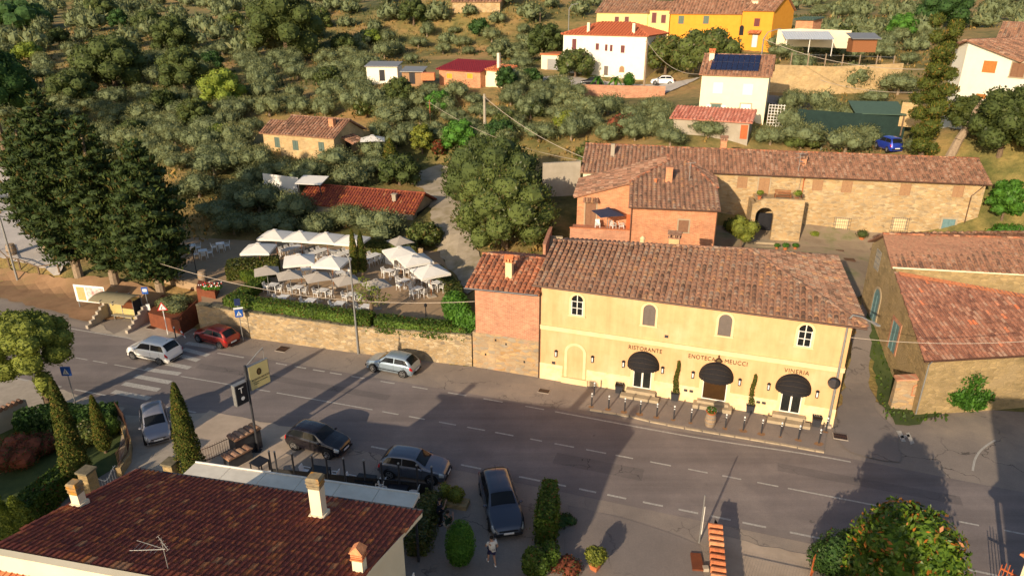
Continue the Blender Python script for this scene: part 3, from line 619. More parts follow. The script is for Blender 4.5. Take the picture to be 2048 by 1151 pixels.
for u, op in ((7.32, 0), (12.12, 1), (16.9, 0)):
    zb = .55; mb = MB().box(u - .82, u - .62, -.07, 0, 0, 2.75); mb.box(u + .62, u + .82, -.07, 0, 0, 2.75); mb.box(u - .62, u + .62, -.07, 0, 2.55, 2.75)
    if op: mb = MB().box(u - 1, u - .78, -.07, 0, 0, 2.75); mb.box(u + .78, u + 1, -.07, 0, 0, 2.75); mb.box(u - .78, u + .78, -.07, 0, 2.55, 2.75)
    D = mb.build('door', MT['plaster_trim'], B); wd = .78 if op else .62
    MB().box(u - wd, u + wd, -.02, .0, zb, 2.55).build('door_glass', MT['glass'] if not op else M('interior_floor_glow', (.07, .035, .012), (.03, .016, .008), 1.2, .3), D)
    mb = MB(); 
    for x in ((u - wd + .03, u - .03, u + .03, u + wd - .03) if not op else (u - wd + .03, u + wd - .03)): mb.box(x - .03, x + .03, -.05, -.021, zb, 2.55)
    mb.box(u - wd, u + wd, -.048, -.0215, zb, zb + .07); mb.build('door_frame', MT['white'], D)
    S_ = MB().box(u - 1.0, u + 1.0, -.5, -.071, .1, zb - .02)
    if not op: S_.box(u - 1.3, u + 1.3, -1.0, -.502, .1, zb - .25)
    else: S_.v = []; S_.f = []; S_.m = []; S_.box(u - 1.25, u + 1.25, -.75, -.071, .1, .36); S_.box(u - 1.02, u + 1.02, -.4, -.0715, .362, .55)
    S_.build('doorstep', MT['step'], B)
for u in (1.17, 3.8, 5.97, 8.63, 10.64, 13.63, 15.43, 18.35):
    L = MB().box(u - .09, u + .09, -.14, -.0, 2.36, 2.41); L.lathe((u, -.1, 2.41), [(.13, 0), (.1, .05), (.03, .1)], 8); L.box(u - .08, u + .08, -.17, -.03, 1.98, 2.02); L.box(u - .02, u + .02, -.03, 0, 2.0, 2.4)
    for sx in (-.07, .07):
        for sy in (-.16, -.03): L.box(u + sx - .012, u + sx + .012, sy - .012, sy + .012, 2.02, 2.38)
    L = L.build('wall_lamp', MT['black'], B); MB().box(u - .045, u + .045, -.13, -.055, 2.03, 2.34).build('lamp_glass', MT['lampglass'], L)
for u, z in ((9.3, 3.55), (8.15, 3.62 + .9), (7.8 + .55, 7.0 - .3),): pass
q = [RF.px(1333, 672), RF.px(1336, 603)]
for u, z in q + [(1.0, 1.42), (10.28, .95), (10.65, .95), (14.95, .95), (15.3, .95)]: MB().box(u - .12, u + .12, -.06, 0, z - .09, z + .09).build('wall_vent', MT['darkmetal'], B)
rx = (math.pi / 2, 0, 0)
text(B, 'RISTORANTE', .42, (6.22, -.03, 3.42), rx, MT['letter'], sx=.84)
text(B, 'ENOTECA', .42, (10.2, -.03, 3.42), rx, MT['letter'], sx=.84)
text(B, 'MEUCCI', .42, (12.52, -.03, 3.42), rx, MT['letter'], sx=.88)
text(B, 'VINERIA', .42, (16.2, -.03, 3.42), rx, MT['letter'], sx=.88)
mb = MB(); u0, z0 = 12.17, 3.5     # emblem between the two words: crowned lozenge shield with scroll foot
mb.xprism([(u0 - .27, z0), (u0 - .1, z0 + .2), (u0, z0 + .26), (u0 + .1, z0 + .2), (u0 + .27, z0), (u0 + .14, z0 - .16), (u0 + .05, z0 - .13), (u0, z0 - .19), (u0 - .05, z0 - .13), (u0 - .14, z0 - .16)], -.035, 0)
mb.xprism([(u0 - .07, z0 + .27), (u0 + .05, z0 + .27), (u0 + .02, z0 + .38), (u0 + .07, z0 + .45), (u0, z0 + .58), (u0 - .03, z0 + .42), (u0 - .08, z0 + .36)], -.03, 0)
E_ = mb.build('emblem', MT['letter'], B); MB().xprism([(u0 - .1, z0 - .05), (u0 + .1, z0 - .05), (u0 + .13, z0 + .03), (u0, z0 + .14), (u0 - .13, z0 + .03)], -.042, -.034).build('emblem_shield', MT['gold'], E_)
c1 = RF.px(1347, 490, v=7.5)
chimney(B, c1[0], 7.9, 7.9, .75, .6, 1.15, MT['plaster'])
c2 = RF.px(1284, 490, v=7.5)
MB().lathe((c2[0], 7.5, 7.9), [(.17, 0), (.17, .9), (.2, .92), (.2, 1.0), (.05, 1.15)], 10).build('flue_pipe', MT['plaster_trim'], B)
# ================================================================ brick annex
A = empty('brick_annex', RF.o, RF.deg, 'narrow brick and stone annex with red tiles, left of the long yellow building', 'building')
wallpart(A, [(-5.2, .0), (-.01, .0), (-.01, 7), (-5.2, 7)], 0, 2.9, MT['stone_mix'], 'stone_base')
wallpart(A, [(-4.95, .02), (-.012, .02), (-.012, 6.9), (-4.95, 6.9)], 2.902, 6.55, MT['brick_old'])
for u, z in (((-4.2), 1.2), (-2.6, 2.3), (-3.4, 2.5), (-1.2, 1.1)): MB().box(u - .06, u + .06, -.01, .01, z - .08, z + .08).build('wall_vent', MT['black'], A)
ea, eb = (-5.5, -.45, 6.55), (-.02, -.45, 6.75); ra, rb = (-5.6, 3.4, 7.75), (-.02, 3.4, 7.95)
tiles(A, [ea, eb, rb, ra], MT['roof_red'], .37, .4, name='roof'); tiles(A, [(-.02, 7.2, 6.7), (-5.5, 7.2, 6.6), ra, rb], MT['roof_red'], .37, .4, name='roof')
ridge(A, ra, rb, MT['roof_red']); gutter(A, (-5.55, -.52, 6.5), (-.1, -.52, 6.66), MT['darkmetal'])
cu, cz = RF.px(1018, 560, v=1.0); chimney(A, cu, 1.1, 6.9, .48, .42, 1.35, MT['plaster_trim'], MT['roof_orange'])
# ================================================================ retaining wall, hedge on it, vine
WP = [Vector((-25.75, 52.35, 0)), Vector((-12.55, 48.6, 0)), Vector((-2.98, 46.33, 0))]
mb = MB(); cp = MB(); random.seed(5); ZT = [2.35, 2.25, 2.6]
def along(P, t):
    L = [(b - a).length for a, b in zip(P[:-1], P[1:])]; s_ = t * sum(L)
    for i, l in enumerate(L):
        if s_ <= l or i == len(L) - 1: return P[i].lerp(P[i + 1], s_ / l), (P[i + 1] - P[i]).normalized(), i + s_ / l
        s_ -= l
nseg = 60
for k in range(nseg):
    p, d, i = along(WP, k / nseg); q, _, j = along(WP, (k + 1) / nseg); n = Vector((-d.y, d.x, 0)) * .5
    z1 = np.interp(i, [0, 1, 2], ZT); z2 = np.interp(j, [0, 1, 2], ZT)
    mb.faces([p, q, q + n, p + n, p + Vector((0, 0, z1)), q + Vector((0, 0, z2)), q + n + Vector((0, 0, z2)), p + n + Vector((0, 0, z1))], [(0, 1, 5, 4), (4, 5, 6, 7), (2, 3, 7, 6)] + ([(3, 0, 4, 7)] if k == 0 else []))
    h = random.uniform(.05, .13); o_ = n * random.uniform(-.16, -.06); cp.prism([tuple((p + d * .01 + o_)[:2]), tuple((q - d * .01 + o_)[:2]), tuple((q - d * .01 + n * 1.1)[:2]), tuple((p + d * .01 + n * 1.1)[:2])], z1 + .003, z1 + h)
W_ = empty('retaining_wall', (0, 0, 0)); tag(W_, 'long rubble stone retaining wall holding up the dining garden beside the road', 'wall')
mb.build('masonry', MT['stone_wall'], W_); cp.build('coping', MT['capstone'], W_)
u = at(876, 712); 
bx = Fr((u.x, 47.0, 0), -14)
MB().box(-.35, .35, -.06, .1, .7, 1.6).build('meter_box', MT['plaster_trim'], empty('utility_box', at(876, 720) + Vector((0, -.12, .0)), -14, 'beige meter cabinet set in the stone wall right of the light blue car', 'meter box'))
# ================================================================ cars
def cr(xs_, ys_, x):     # smooth interpolation of station values
    return float(np.interp(x, xs_, ys_))
def paintmat(name, c, metal=.5, rough=.32):
    m, nt, b = mat_new(name); b.inputs['Base Color'].default_value = (*c, 1); b.inputs['Metallic'].default_value = metal; b.inputs['Roughness'].default_value = rough
    b.inputs['Coat Weight'].default_value = .7; b.inputs['Coat Roughness'].default_value = .08
    f = noise(nt, coords(nt), 3, 4); rr = nt.nodes.new('ShaderNodeMapRange'); rr.inputs[3].default_value = rough - .05; rr.inputs[4].default_value = rough + .15
    nt.links.new(f, rr.inputs[0]); nt.links.new(rr.outputs[0], b.inputs['Roughness']); return m
MT['tyre'] = M('tyre', (.015, .015, .016), None, 5, .9); MT['rim'] = M('alloy_rim', (.42, .42, .43), None, 5, .35, metal=.8)
MT['trim'] = M('black_plastic', (.018, .018, .02), None, 5, .7); MT['carglass'] = M('car_glass', (.01, .012, .015), (.016, .018, .02), 1, .08, spec=.25)
MT['redlamp'] = M('red_lamp', (.55, .02, .02), None, 5, .15); MT['headlamp'] = M('headlamp', (.6, .62, .62), None, 5, .1, metal=.3); MT['plate'] = M('number_plate', (.75, .75, .74), (.6, .62, .68), 12, .5)
MT['blue'] = M('sign_blue', (.02, .1, .42), None, 4, .5); MT['signwhite'] = M('sign_white', (.8, .8, .78), None, 4, .5); MT['signred'] = M('sign_red', (.6, .03, .03), None, 4, .5)
def catmull(xs_, ys_):
    xs_ = np.array(xs_, float); ys_ = np.array(ys_, float); m = np.gradient(ys_, xs_); 
    def f(x):
        x = min(max(x, xs_[0]), xs_[-1]); i = min(int(np.searchsorted(xs_, x, 'right')) - 1, len(xs_) - 2); h = xs_[i + 1] - xs_[i]; t = (x - xs_[i]) / h
        return float((2 * t**3 - 3 * t**2 + 1) * ys_[i] + (t**3 - 2 * t**2 + t) * h * m[i] + (-2 * t**3 + 3 * t**2) * ys_[i + 1] + (t**3 - t**2) * h * m[i + 1])
    return f
# station tables: x from rear (-1) to front (+1) in half lengths: belt height, roof height, half width at belt, roof half width (fraction)
TYPES = {
 'hatch': dict(x=[-1, -.97, -.86, -.7, -.45, -.1, .12, .42, .62, .85, .96, 1], top=[.62, .8, 1.12, 1.38, 1.46, 1.47, 1.42, 1.04, .92, .82, .7, .52], belt=[.55, .74, .92, .93, .92, .9, .9, .88, .82, .72, .6, .46], hw=[.7, .86, .95, .98, 1, 1, 1, .98, .95, .88, .76, .62], rw=[.8, .8, .74, .72, .72, .72, .72, .8, .86, .84, .8, .8], cowl=.44, wf=.14, rr=-.68, rb=-.93, wb=.615),
 'mpv': dict(x=[-1, -.98, -.9, -.78, -.5, -.1, .2, .5, .68, .88, .97, 1], top=[.65, .85, 1.3, 1.58, 1.66, 1.67, 1.6, 1.14, 1.0, .88, .72, .55], belt=[.6, .8, 1.0, 1.02, 1.0, .98, .96, .94, .88, .76, .62, .5], hw=[.74, .88, .96, .99, 1, 1, 1, .98, .95, .88, .78, .66], rw=[.8, .82, .78, .76, .76, .76, .76, .82, .86, .84, .8, .8], cowl=.52, wf=.22, rr=-.76, rb=-.95, wb=.62),
 'wagon': dict(x=[-1, -.97, -.88, -.72, -.4, -.05, .12, .38, .6, .85, .96, 1], top=[.62, .8, 1.12, 1.36, 1.45, 1.46, 1.42, 1.04, .93, .8, .68, .5], belt=[.55, .74, .9, .93, .92, .9, .9, .88, .84, .72, .6, .46], hw=[.74, .88, .95, .98, 1, 1, 1, .99, .97, .9, .8, .66], rw=[.8, .8, .72, .7, .7, .7, .7, .8, .87, .86, .82, .8], cowl=.4, wf=.13, rr=-.72, rb=-.93, wb=.59),
}
def car(name, label, loc, deg, L, W, H, typ, paint, group=None, stripe=None, plate_front=True, small=False, roofmat=None, pitch=0, blackb=False, wheelr=.31):
    T = TYPES[typ]; hl = L / 2; ks = H / max(T['top']); root = empty(name, loc, deg, label, 'car', group)
    ft, fb, fw, fr_ = [catmull(T['x'], T[k]) for k in ('top', 'belt', 'hw', 'rw')]
    def sec(x):       # points of half cross-section at station x (fraction)
        t, b, w_, r = ft(x) * ks, fb(x) * ks, fw(x) * W / 2, fr_(x); b = min(b, t - .03); z0 = .2 + .1 * max(0, abs(x) - .8) / .2
        return [(w_ * .86, z0), (w_ * .97, z0 + .13), (w_ * 1.0, z0 + (b - z0) * .55), (w_ * .965, b), (w_ * (r * .25 + .72), b + (t - b) * .12 + .0), (w_ * r, t - (t - b) * .17), (w_ * r * .8, t - .012), (w_ * r * .42, t + .012), (0, t + .02)]
    V = [0, .1, .3, .48, .53, .82, .89, .95, 1]
    def Pt(x, v):
        s_ = sec(x); y = np.interp(v, V, [p[0] for p in s_]); z = np.interp(v, V, [p[1] for p in s_]); return y, z
    def patch(xa, xb, va, vb, nx_, nv, side=0, offn=0.0, name_='p', m=None, par=None, xf=None):
        mb = MB(); sides = (1, -1) if side == 0 else (side,)
        for sd in sides:
            v = []
            for i in range(nx_ + 1):
                for j in range(nv + 1):
                    vv = va + (vb - va) * j / nv; x0, x1 = (xa, xb) if xf is None else xf(vv); x = x0 + (x1 - x0) * i / nx_; y, z = Pt(x, vv)
                    if offn:
                        y2, z2 = Pt(x, min(1, vv + .02)); y1, z1 = Pt(x, vv - .02); ty, tz = y2 - y1, z2 - z1; q = math.hypot(ty, tz) or 1; ny, nz = tz / q, -ty / q
                        zx = (Pt(min(1, x + .02), vv)[1] - Pt(max(-1, x - .02), vv)[1]) / (.04 * hl); nn = Vector((-zx * nz, ny, nz)).normalized() * offn
                        v.append((x * hl + nn.x, sd * (y + nn.y), z + nn.z))
                    else: v.append((x * hl, sd * y, z))
            w_ = nv + 1; f = [(i * w_ + j, (i + 1) * w_ + j, (i + 1) * w_ + j + 1, i * w_ + j + 1) if sd > 0 else (i * w_ + j, i * w_ + j + 1, (i + 1) * w_ + j + 1, (i + 1) * w_ + j) for i in range(nx_) for j in range(nv)]
            mb.faces(v, f)
        return mb.build(name_, m, par, smooth=True)
    body = patch(-1, 1, 0, 1, 44 if not small else 22, 30 if not small else 14, 0, 0, 'body', paint, root)
    mb = MB()          # nose and tail caps, floor
    for x, f_ in ((1, 0), (-1, 1)):
        s_ = [Pt(x, v) for v in np.linspace(0, 1, 15)]; p = [(x * hl, y, z) for y, z in s_] + [(x * hl, -y, z) for y, z in s_[::-1][1:]]; mb.poly(p if x > 0 else p[::-1])
    mb.box(-hl * .95, hl * .95, -W * .4, W * .4, .19, .3); mb.build('underbody', paint if not blackb else MT['trim'], body)
    c, wf, rr, rb = T['cowl'], T['wf'], T['rr'], T['rb']
    patch(wf + .01, c - .02, .86, 1, 8, 6, 0, .008, 'windscreen', MT['carglass'], root)
    patch(rb + .01, rr - .02, .86, 1, 6, 5, 0, .008, 'rear_window', MT['carglass'], root)
    # side glass in two panes per side
    lo, hi = .545, .8
    def lim(a0, a1):
        def f(v):
            k = (v - lo) / (hi - lo); fr = c - .06 - (c - wf) * .85 * k; rrx = rb + .1 + (rr - rb) * .5 * k
            return (max(a0, rrx), min(a1, fr))
        return f
    for sd in (1, -1):
        mid = (wf + rr) / 2 + .02
        patch(0, 0, lo, hi, 5, 4, sd, .008, 'side_window', MT['carglass'], root, lim(mid + .015, 9)); patch(0, 0, lo, hi, 5, 4, sd, .008, 'side_window', MT['carglass'], root, lim(-9, mid - .015))
    wr = wheelr; wx = T['wb'] * hl
    for x in (wx, -wx):
        for sd in (1, -1):
            yo = sd * W / 2 * (1.0 if not small else .98)
            a = MB().tube((x, yo - sd * .3, wr + .03), (x, yo + sd * .004 - sd * .02, wr + .03), wr + .07, n=20).build('wheel_arch', MT['trim'], body)
            whl = MB().tube((x, yo - sd * .2, wr), (x, yo + sd * .0, wr), wr, n=22); whl.tube((x, yo, wr), (x, yo + sd * .015, wr), wr, wr * .93, n=22)
            whl = whl.build('wheel', MT['tyre'], root)
            mb = MB().tube((x, yo + sd * .012, wr), (x, yo + sd * .02, wr), wr * .2, n=10)
            for k in range(7):
                t = 2 * math.pi * k / 7; mb.bar((x, yo + sd * .02, wr), (x + math.cos(t) * wr * .64, yo + sd * .02, wr + math.sin(t) * wr * .64), .015, .05)
            n = 20; v = [(x + math.cos(2 * math.pi * k / n) * wr * q, yo + sd * .019, wr + math.sin(2 * math.pi * k / n) * wr * q) for q in (.6, .7) for k in range(n)]
            mb.faces(v, [(k, (k + 1) % n, n + (k + 1) % n, n + k) for k in range(n)]); mb.build('rim', MT['rim'], whl)
    def lamp(x, va, vb, dx, nm, m):
        for sd in (1, -1): patch(x - dx, x, va, vb, 4, 4, sd, .01, nm, m, root)
    lamp(.965, .34, .62, .13, 'headlight', MT['headlamp'])
    lamp(-.9, .36, .56 if typ != 'mpv' else .5, .085, 'tail_light', MT['redlamp'])
    for sx in (1, -1):
        x = sx * hl; MB().box(x, x + sx * .035, -W * .36, W * .36, .3, .42).build('bumper', MT['trim'], root)
        if sx < 0 or plate_front: MB().box(x + sx * .036, x + sx * .05, -.26, .26, .43, .54).build('number_plate', MT['plate'], root)
    if plate_front: MB().box(hl * .992, hl + .02, -W * .26, W * .26, .5 * ks + .06, .62 * ks).build('grille', MT['trim'], root)
    if not small:
        for sd in (1, -1):
            y, z = Pt(c - .08, .5); MB().ball(((c - .1) * hl, sd * (y + .1), z + .06), .1, 8, 6, .9, 1.1, .75).build('mirror', paint, root)
            for xx in (mid + .08, mid - .32):
                y, z = Pt(xx, .42); MB().box(xx * hl - .08, xx * hl + .08, sd * (y - .02), sd * (y + .03), z - .01, z + .015).build('door_handle', paint if not blackb else MT['trim'], body)
            for xx in (c - .1, mid, mid - .42):
                mbs = MB(); pts = [(xx * hl, sd * (Pt(xx, v)[0] + .003), Pt(xx, v)[1]) for v in np.linspace(.08, .52, 7)]; mbs.path(pts, .006, 4); mbs.build('door_gap', MT['trim'], body)
            if stripe:
                y, z = Pt(0, .2); MB().box(-.5 * hl, .45 * hl, sd * (W / 2 - .02), sd * (W / 2 + .02), .42, .48).build('side_strip', MT['trim'], body)
        MB().tube((rr * hl * .9, 0, H - .03), (rr * hl * .9 - .15, 0, H + .16), .01, n=5).build('aerial', MT['trim'], root)
    return root
def carpx(front, rear, wbm=None):   # wheel contact pixels on the visible side -> midpoint and heading
    a = at(*front); b = at(*rear); d = a - b; return (a + b) / 2, math.degrees(math.atan2(d.y, d.x)), d
def place(front, rear, W, side):
    """front / rear wheel contacts of the visible side; side=+1 when the visible side is the car's left"""
    mid, deg, d = carpx(front, rear); n = Vector((-d.y, d.x, 0)).normalized(); return mid - n * side * (W / 2 - .05), deg
P_white = paintmat('white_car_paint', (.88, .87, .84), 0, .3); P_red = paintmat('red_car_paint', (.3, .03, .02), .3, .35); P_blue = paintmat('pale_blue_paint', (.3, .38, .46), .5)
P_silver = paintmat('grey_lilac_paint', (.3, .3, .34), .5); P_black = paintmat('black_car_paint', (.01, .008, .012), .2, .2); P_slate = paintmat('slate_blue_paint', (.12, .14, .18), .5); P_navy = paintmat('dark_slate_paint', (.06, .07, .1), .5); P_deep = paintmat('deep_blue_paint', (.02, .05, .4), .3)
l, d = place((267, 718), (321, 729), 1.75, 1); car('parked_car', 'white tall hatchback driving over the zebra crossing', l, d, 4.15, 1.76, 1.62, 'mpv', P_white, stripe=1)
l, d = place((397, 684), (441, 697), 1.65, 1); car('parked_car', 'dark red hatchback with faded roof parked at the end of the stone wall', l, d, 3.85, 1.65, 1.42, 'hatch', P_red, stripe=1)
l, d = place((746, 743), (807, 755), 1.68, 1); car('parked_car', 'pale metallic blue hatchback parked along the stone wall', l, d, 3.95, 1.68, 1.45, 'hatch', P_blue, stripe=1)
l = at(310, 868); t = at(311, 905) - at(290, 830)
car('parked_car', 'silver grey compact car turning into the driveway beside the iron fence', l + Vector((.0, .3, 0)), -60, 3.6, 1.62, 1.55, 'mpv', P_silver)
l, d = place((660, 918), (586, 898), 1.7, -1); car('parked_car', 'glossy black hatchback parked nearest the twin sign pole', l, d, 3.95, 1.72, 1.48, 'hatch', P_black)
l, d = place((862, 969), (781, 957), 1.69, -1); car('parked_car', 'slate blue grey hatchback parked behind the glass cafe fence', l, d, 4.05, 1.7, 1.49, 'hatch', P_slate)
car('parked_car', 'dark grey estate car facing the camera on the cracked yard', at(1001, 1022) + Vector((0, .2, 0)), -79, 4.85, 1.86, 1.46, 'wagon', P_navy, wheelr=.34)
# ================================================================ street furniture
def sign_pole(px, py, h, name='post', r=.035, par=None, m=None): return MB().tube((0, 0, 0), (0, 0, h), r, n=8).build(name, m or MT['galv'], par)
def bollard_root(loc, label, deg=0, tilt=0, stripes=0, col=None):
    b = empty('bollard', loc, deg, label, 'bollard'); b.rotation_euler = (0, R(tilt), R(deg)); 
    return b
BP = [((1188, 792), None), ((1183, 814), 1), ((1217, 819), 1), ((1249, 824), 1), ((1280, 829), 1), ((1313, 835), 1), ((1347, 840), 1), ((1381, 846), 1), ((1450, 857), 1), ((1486, 862), 1), ((1522, 868), 1), ((1560, 874), 1), ((1596, 880), 1), ((1637, 888), 1), ((1651, 864), 1)]
bl = ['slim grey bollard nearest the wall of the yellow building, left end', 'first bollard of the kerb row counted from the left', 'second bollard of the kerb row counted from the left', 'third bollard of the kerb row, right behind the first grate of stains', 'fourth bollard of the kerb row counted from the left', 'fifth bollard of the kerb row counted from the left', 'sixth bollard of the kerb row counted from the left', 'bollard just left of the flower barrel', 'bollard just right of the flower barrel', 'second bollard right of the flower barrel', 'third bollard right of the flower barrel', 'fourth bollard right of the flower barrel', 'fifth bollard right of the flower barrel', 'last bollard at the right kerb end above the drain grate', 'dark bollard by the foot of the mirror pole']
bl[3] = 'third bollard of the kerb row counted from the left'
proto = None
for (p, _), lb in zip(BP, bl):
    g = at(*p); g.z = .1
    if proto is None:
        proto = empty('bollard', g, 0, lb, 'bollard', 'bollards along the restaurant pavement')
        MB().lathe((0, 0, 0), [(.046, 0), (.046, .86), (.03, .9)], 8).build('post', MT['darkmetal'], proto); MB().lathe((0, 0, 0), [(.05, .9), (.05, .99), (.03, 1.01)], 8).build('reflector', MT['signwhite'], proto); MB().lathe((0, 0, 0), [(.049, .74), (.049, .8)], 8).build('band', MT['signwhite'], proto)
        KIDS[proto.name] = list(proto.children)
    else:
        c = proto.copy(); COL.objects.link(c); c.location = g; c['label'] = lb
        for ch in KIDS[proto.name]: k = ch.copy(); COL.objects.link(k); k.parent = c
rs = MB(); rnd = random.Random(9)
for (p, _) in BP[1:]:
    g = at(*p); c0 = Vector((g.x - .05, g.y - .1, 0)); r0 = rnd.uniform(.12, .3); rs.poly([(c0.x + r0 * rnd.uniform(.7, 1.2) * math.cos(t), c0.y + r0 * rnd.uniform(.6, 1) * math.sin(t), .104) for t in np.linspace(0, 2 * math.pi, 11)[:-1]])
tag(rs.build('rust_stain', M('rust_stained_asphalt', (.32, .17, .07), (.22, .14, .09), 9, .9)), kind='structure')
# two odd posts by the zebra
b = empty('bollard', at(352, 676), 0, 'dark bollard with a white tip between the white and the red car', 'bollard'); MB().lathe((0, 0, 0), [(.05, 0), (.05, .9)], 8).build('post', MT['darkmetal'], b); MB().lathe((0, 0, 0), [(.052, .9), (.052, 1.02), (.03, 1.05)], 8).build('reflector', MT['signwhite'], b)
b = empty('marker_post', at(371, 675), 0, 'leaning red and white marker post beside the zebra crossing', 'marker post'); b.rotation_euler = (R(-12), R(-32), 0)
for k in range(4): MB().tube((0, 0, k * .22), (0, 0, k * .22 + .219), .05, n=8).build('stripe', MT['signred'] if k % 2 else MT['signwhite'], b)
# planters with clipped cypress
def cleaf(mb, c, rx_, ry, rz_, n, sz, rnd):
    for _ in range(n):
        t = rnd.uniform(0, 2 * math.pi); z = rnd.uniform(-1, 1); q = math.sqrt(1 - z * z) * rnd.uniform(.75, 1.05); p = Vector((c[0] + rx_ * q * math.cos(t), c[1] + ry * q * math.sin(t), c[2] + rz_ * z))
        a = Vector((rnd.gauss(0, 1), rnd.gauss(0, 1), rnd.gauss(0, 1))).normalized() * sz * rnd.uniform(.6, 1.2); b_ = a.orthogonal().normalized() * sz * .5; mb.faces([p - a * .5, p + b_ * .5, p + a * .5, p - b_ * .5], [(0, 1, 2, 3)])
MT['lf_dark'] = leafmat('dark_green_leaf', (.02, .05, .015), (.05, .11, .025)); MT['lf_hedge'] = leafmat('hedge_leaf', (.05, .1, .015), (.13, .2, .03), alt=(.2, .08, .03), altamt=.04)
MT['lf_olive'] = leafmat('olive_leaf', (.075, .1, .045), (.195, .225, .115), .6, alt=(.29, .3, .15), altamt=.1); MT['lf_cyp'] = leafmat('cypress_leaf', (.045, .065, .015), (.1, .12, .025), .8, .1, .15, alt=(.2, .14, .04), altamt=.12)
MT['lf_cedar'] = leafmat('conifer_leaf', (.02, .042, .014), (.065, .09, .026), .8, .1, .15, alt=(.11, .085, .03), altamt=.08); MT['lf_oak'] = leafmat('oak_leaf', (.035, .055, .015), (.085, .11, .03)); MT['lf_bright'] = leafmat('bright_leaf', (.1, .15, .02), (.22, .27, .04)); MT['lf_laurel'] = leafmat('laurel_leaf', (.045, .07, .016), (.13, .155, .04), .45, .4, alt=(.16, .13, .05), altamt=.1)
MT['lf_yellow'] = leafmat('yellow_green_leaf', (.09, .12, .02), (.24, .26, .045), .6); MT['lf_mag'] = leafmat('glossy_leaf', (.035, .085, .01), (.12, .2, .02), .42, .4, .2, alt=(.38, .14, .03), altamt=.1); MT['lf_red'] = leafmat('red_bush_leaf', (.12, .03, .02), (.22, .07, .03), alt=(.05, .08, .02), altamt=.4)
MT['lf_fern'] = leafmat('fern_leaf', (.04, .12, .015), (.09, .22, .03)); MT['flower_red'] = M('red_petals', (.65, .03, .03), None, 5, .6); MT['flower_white'] = M('white_petals', (.8, .78, .75), None, 5, .6); MT['soil'] = M('soil', (.08, .05, .03), None, 5, .95)
def planter(px, py, label, tall=None, deg=-18.8):
    g = at(px, py); g.z = .1; p = empty('planter', g, deg, label, 'planter'); s_ = .26
    mb = MB(); mb.faces([(-s_ * .85, -s_ * .85, .03), (s_ * .85, -s_ * .85, .03), (s_ * .85, s_ * .85, .03), (-s_ * .85, s_ * .85, .03), (-s_, -s_, .55), (s_, -s_, .55), (s_, s_, .55), (-s_, s_, .55)], [(3, 2, 1, 0), (0, 1, 5, 4), (1, 2, 6, 5), (2, 3, 7, 6), (3, 0, 4, 7)])
    mb.build('pot', MT['darkmetal'], p)
    cr_ = MB()
    for k in range(5):
        t = -s_ + (k + .5) * 2 * s_ / 5
        for y in (-s_, s_): cr_.box(t - .04, t + .04, y - .015, y + .015, .55, .66)
        for x in (-s_, s_): cr_.box(x - .015, x + .015, t - .04, t + .04, .55, .66)
    cr_.build('crenellated_rim', MT['black'], p); MB().box(-s_ * .95, s_ * .95, -s_ * .95, s_ * .95, .45, .5).build('soil', MT['soil'], p)
    if tall:
        mb = MB(); rnd = random.Random(int(px)); mb.path([(0, 0, .5), (.02, 0, 1.2), (.04, 0, tall - .1)], [.03, .02, .01], 5)
        for k in range(26):
            z = .65 + (tall - .6) * k / 26; r = .17 * (1 - .6 * k / 26) + .02; cleaf(mb, (.05 * math.sin(z * 3), .03 * math.cos(z * 4), z), r * 1.15, r * 1.15, .1, 120, .09, rnd)
        mb.build('shrub', MT['lf_cyp'], p)
    return p
planter(1238, 786, 'empty grey planter box left of the first black awning', None); planter(1349, 801, 'grey planter with a tall thin cypress between first and second awning', 2.95)
planter(1499, 825, 'grey planter with a tall thin cypress between second and third awning', 2.8); planter(1631, 853, 'empty grey planter box at the right corner of the yellow building', None)
def barrel(loc, label, s=1, flowers=False):
    b = empty('barrel', loc, 0, label, 'barrel'); MB().lathe((0, 0, 0), [(.27 * s, 0), (.33 * s, .22 * s), (.36 * s, .45 * s), (.33 * s, .7 * s), (.28 * s, .92 * s)], 16).build('staves', MT['wood'], b, smooth=False)
    for z, r in ((.1, .3), (.3, .348), (.62, .348), (.82, .305)): MB().lathe((0, 0, z * s), [(r * s + .004, 0), (r * s + .006, .05)], 16).build('hoop', MT['galv'], b)
    if flowers:
        MB().lathe((0, 0, .921 * s), [(.26, 0), (.33, .12)], 14).build('bowl', MT['terra'], b); rnd = random.Random(4); mb = MB(); cleaf(mb, (0, 0, 1.17), .33, .33, .17, 500, .11, rnd); mb.build('foliage', MT['lf_fern'], b)
        for m_, k in ((MT['flower_red'], 26), (MT['flower_white'], 16)):
            mb = MB()
            for _ in range(k): t = rnd.uniform(0, 6.28); q = rnd.uniform(.1, .34); mb.ball((q * math.cos(t), q * math.sin(t), 1.34 - q * .6), .035, 6, 4)
            mb.build('flowers', m_, b)
    return b
g = at(1419, 853); g.z = .1; barrel(g, 'weathered wine barrel carrying a bowl of red and white flowers', 1, True)
# drain grates and manholes
def grate(px, py, w_, d_, deg, label, m='rust'):
    g = at(px, py); o = empty('drain_grate', g, deg, label, 'drain grate'); MB().box(-w_ / 2 - .06, w_ / 2 + .06, -d_ / 2 - .06, d_ / 2 + .06, .0, .034).build('frame', MT['concrete'], o)
    MB().box(-w_ / 2, w_ / 2, -d_ / 2, d_ / 2, .034, .04).build('pit', MT['black'], o); mb = MB()
    n = int(w_ / .09)
    for k in range(n + 1): x = -w_ / 2 + w_ * k / n; mb.box(x - .018, x + .018, -d_ / 2, d_ / 2, .04, .052)
    mb.box(-w_ / 2, w_ / 2, -.02, .02, .04, .053); mb.build('bars', MT['copper'], o)
grate(1088, 782, .7, .45, -18, 'rusty drain grate left of the restaurant pavement'); grate(1680, 875, .75, .6, -18, 'square drain grate at the mouth of the side lane'); bpy.data.objects['drain_grate.001'].location.z = .085
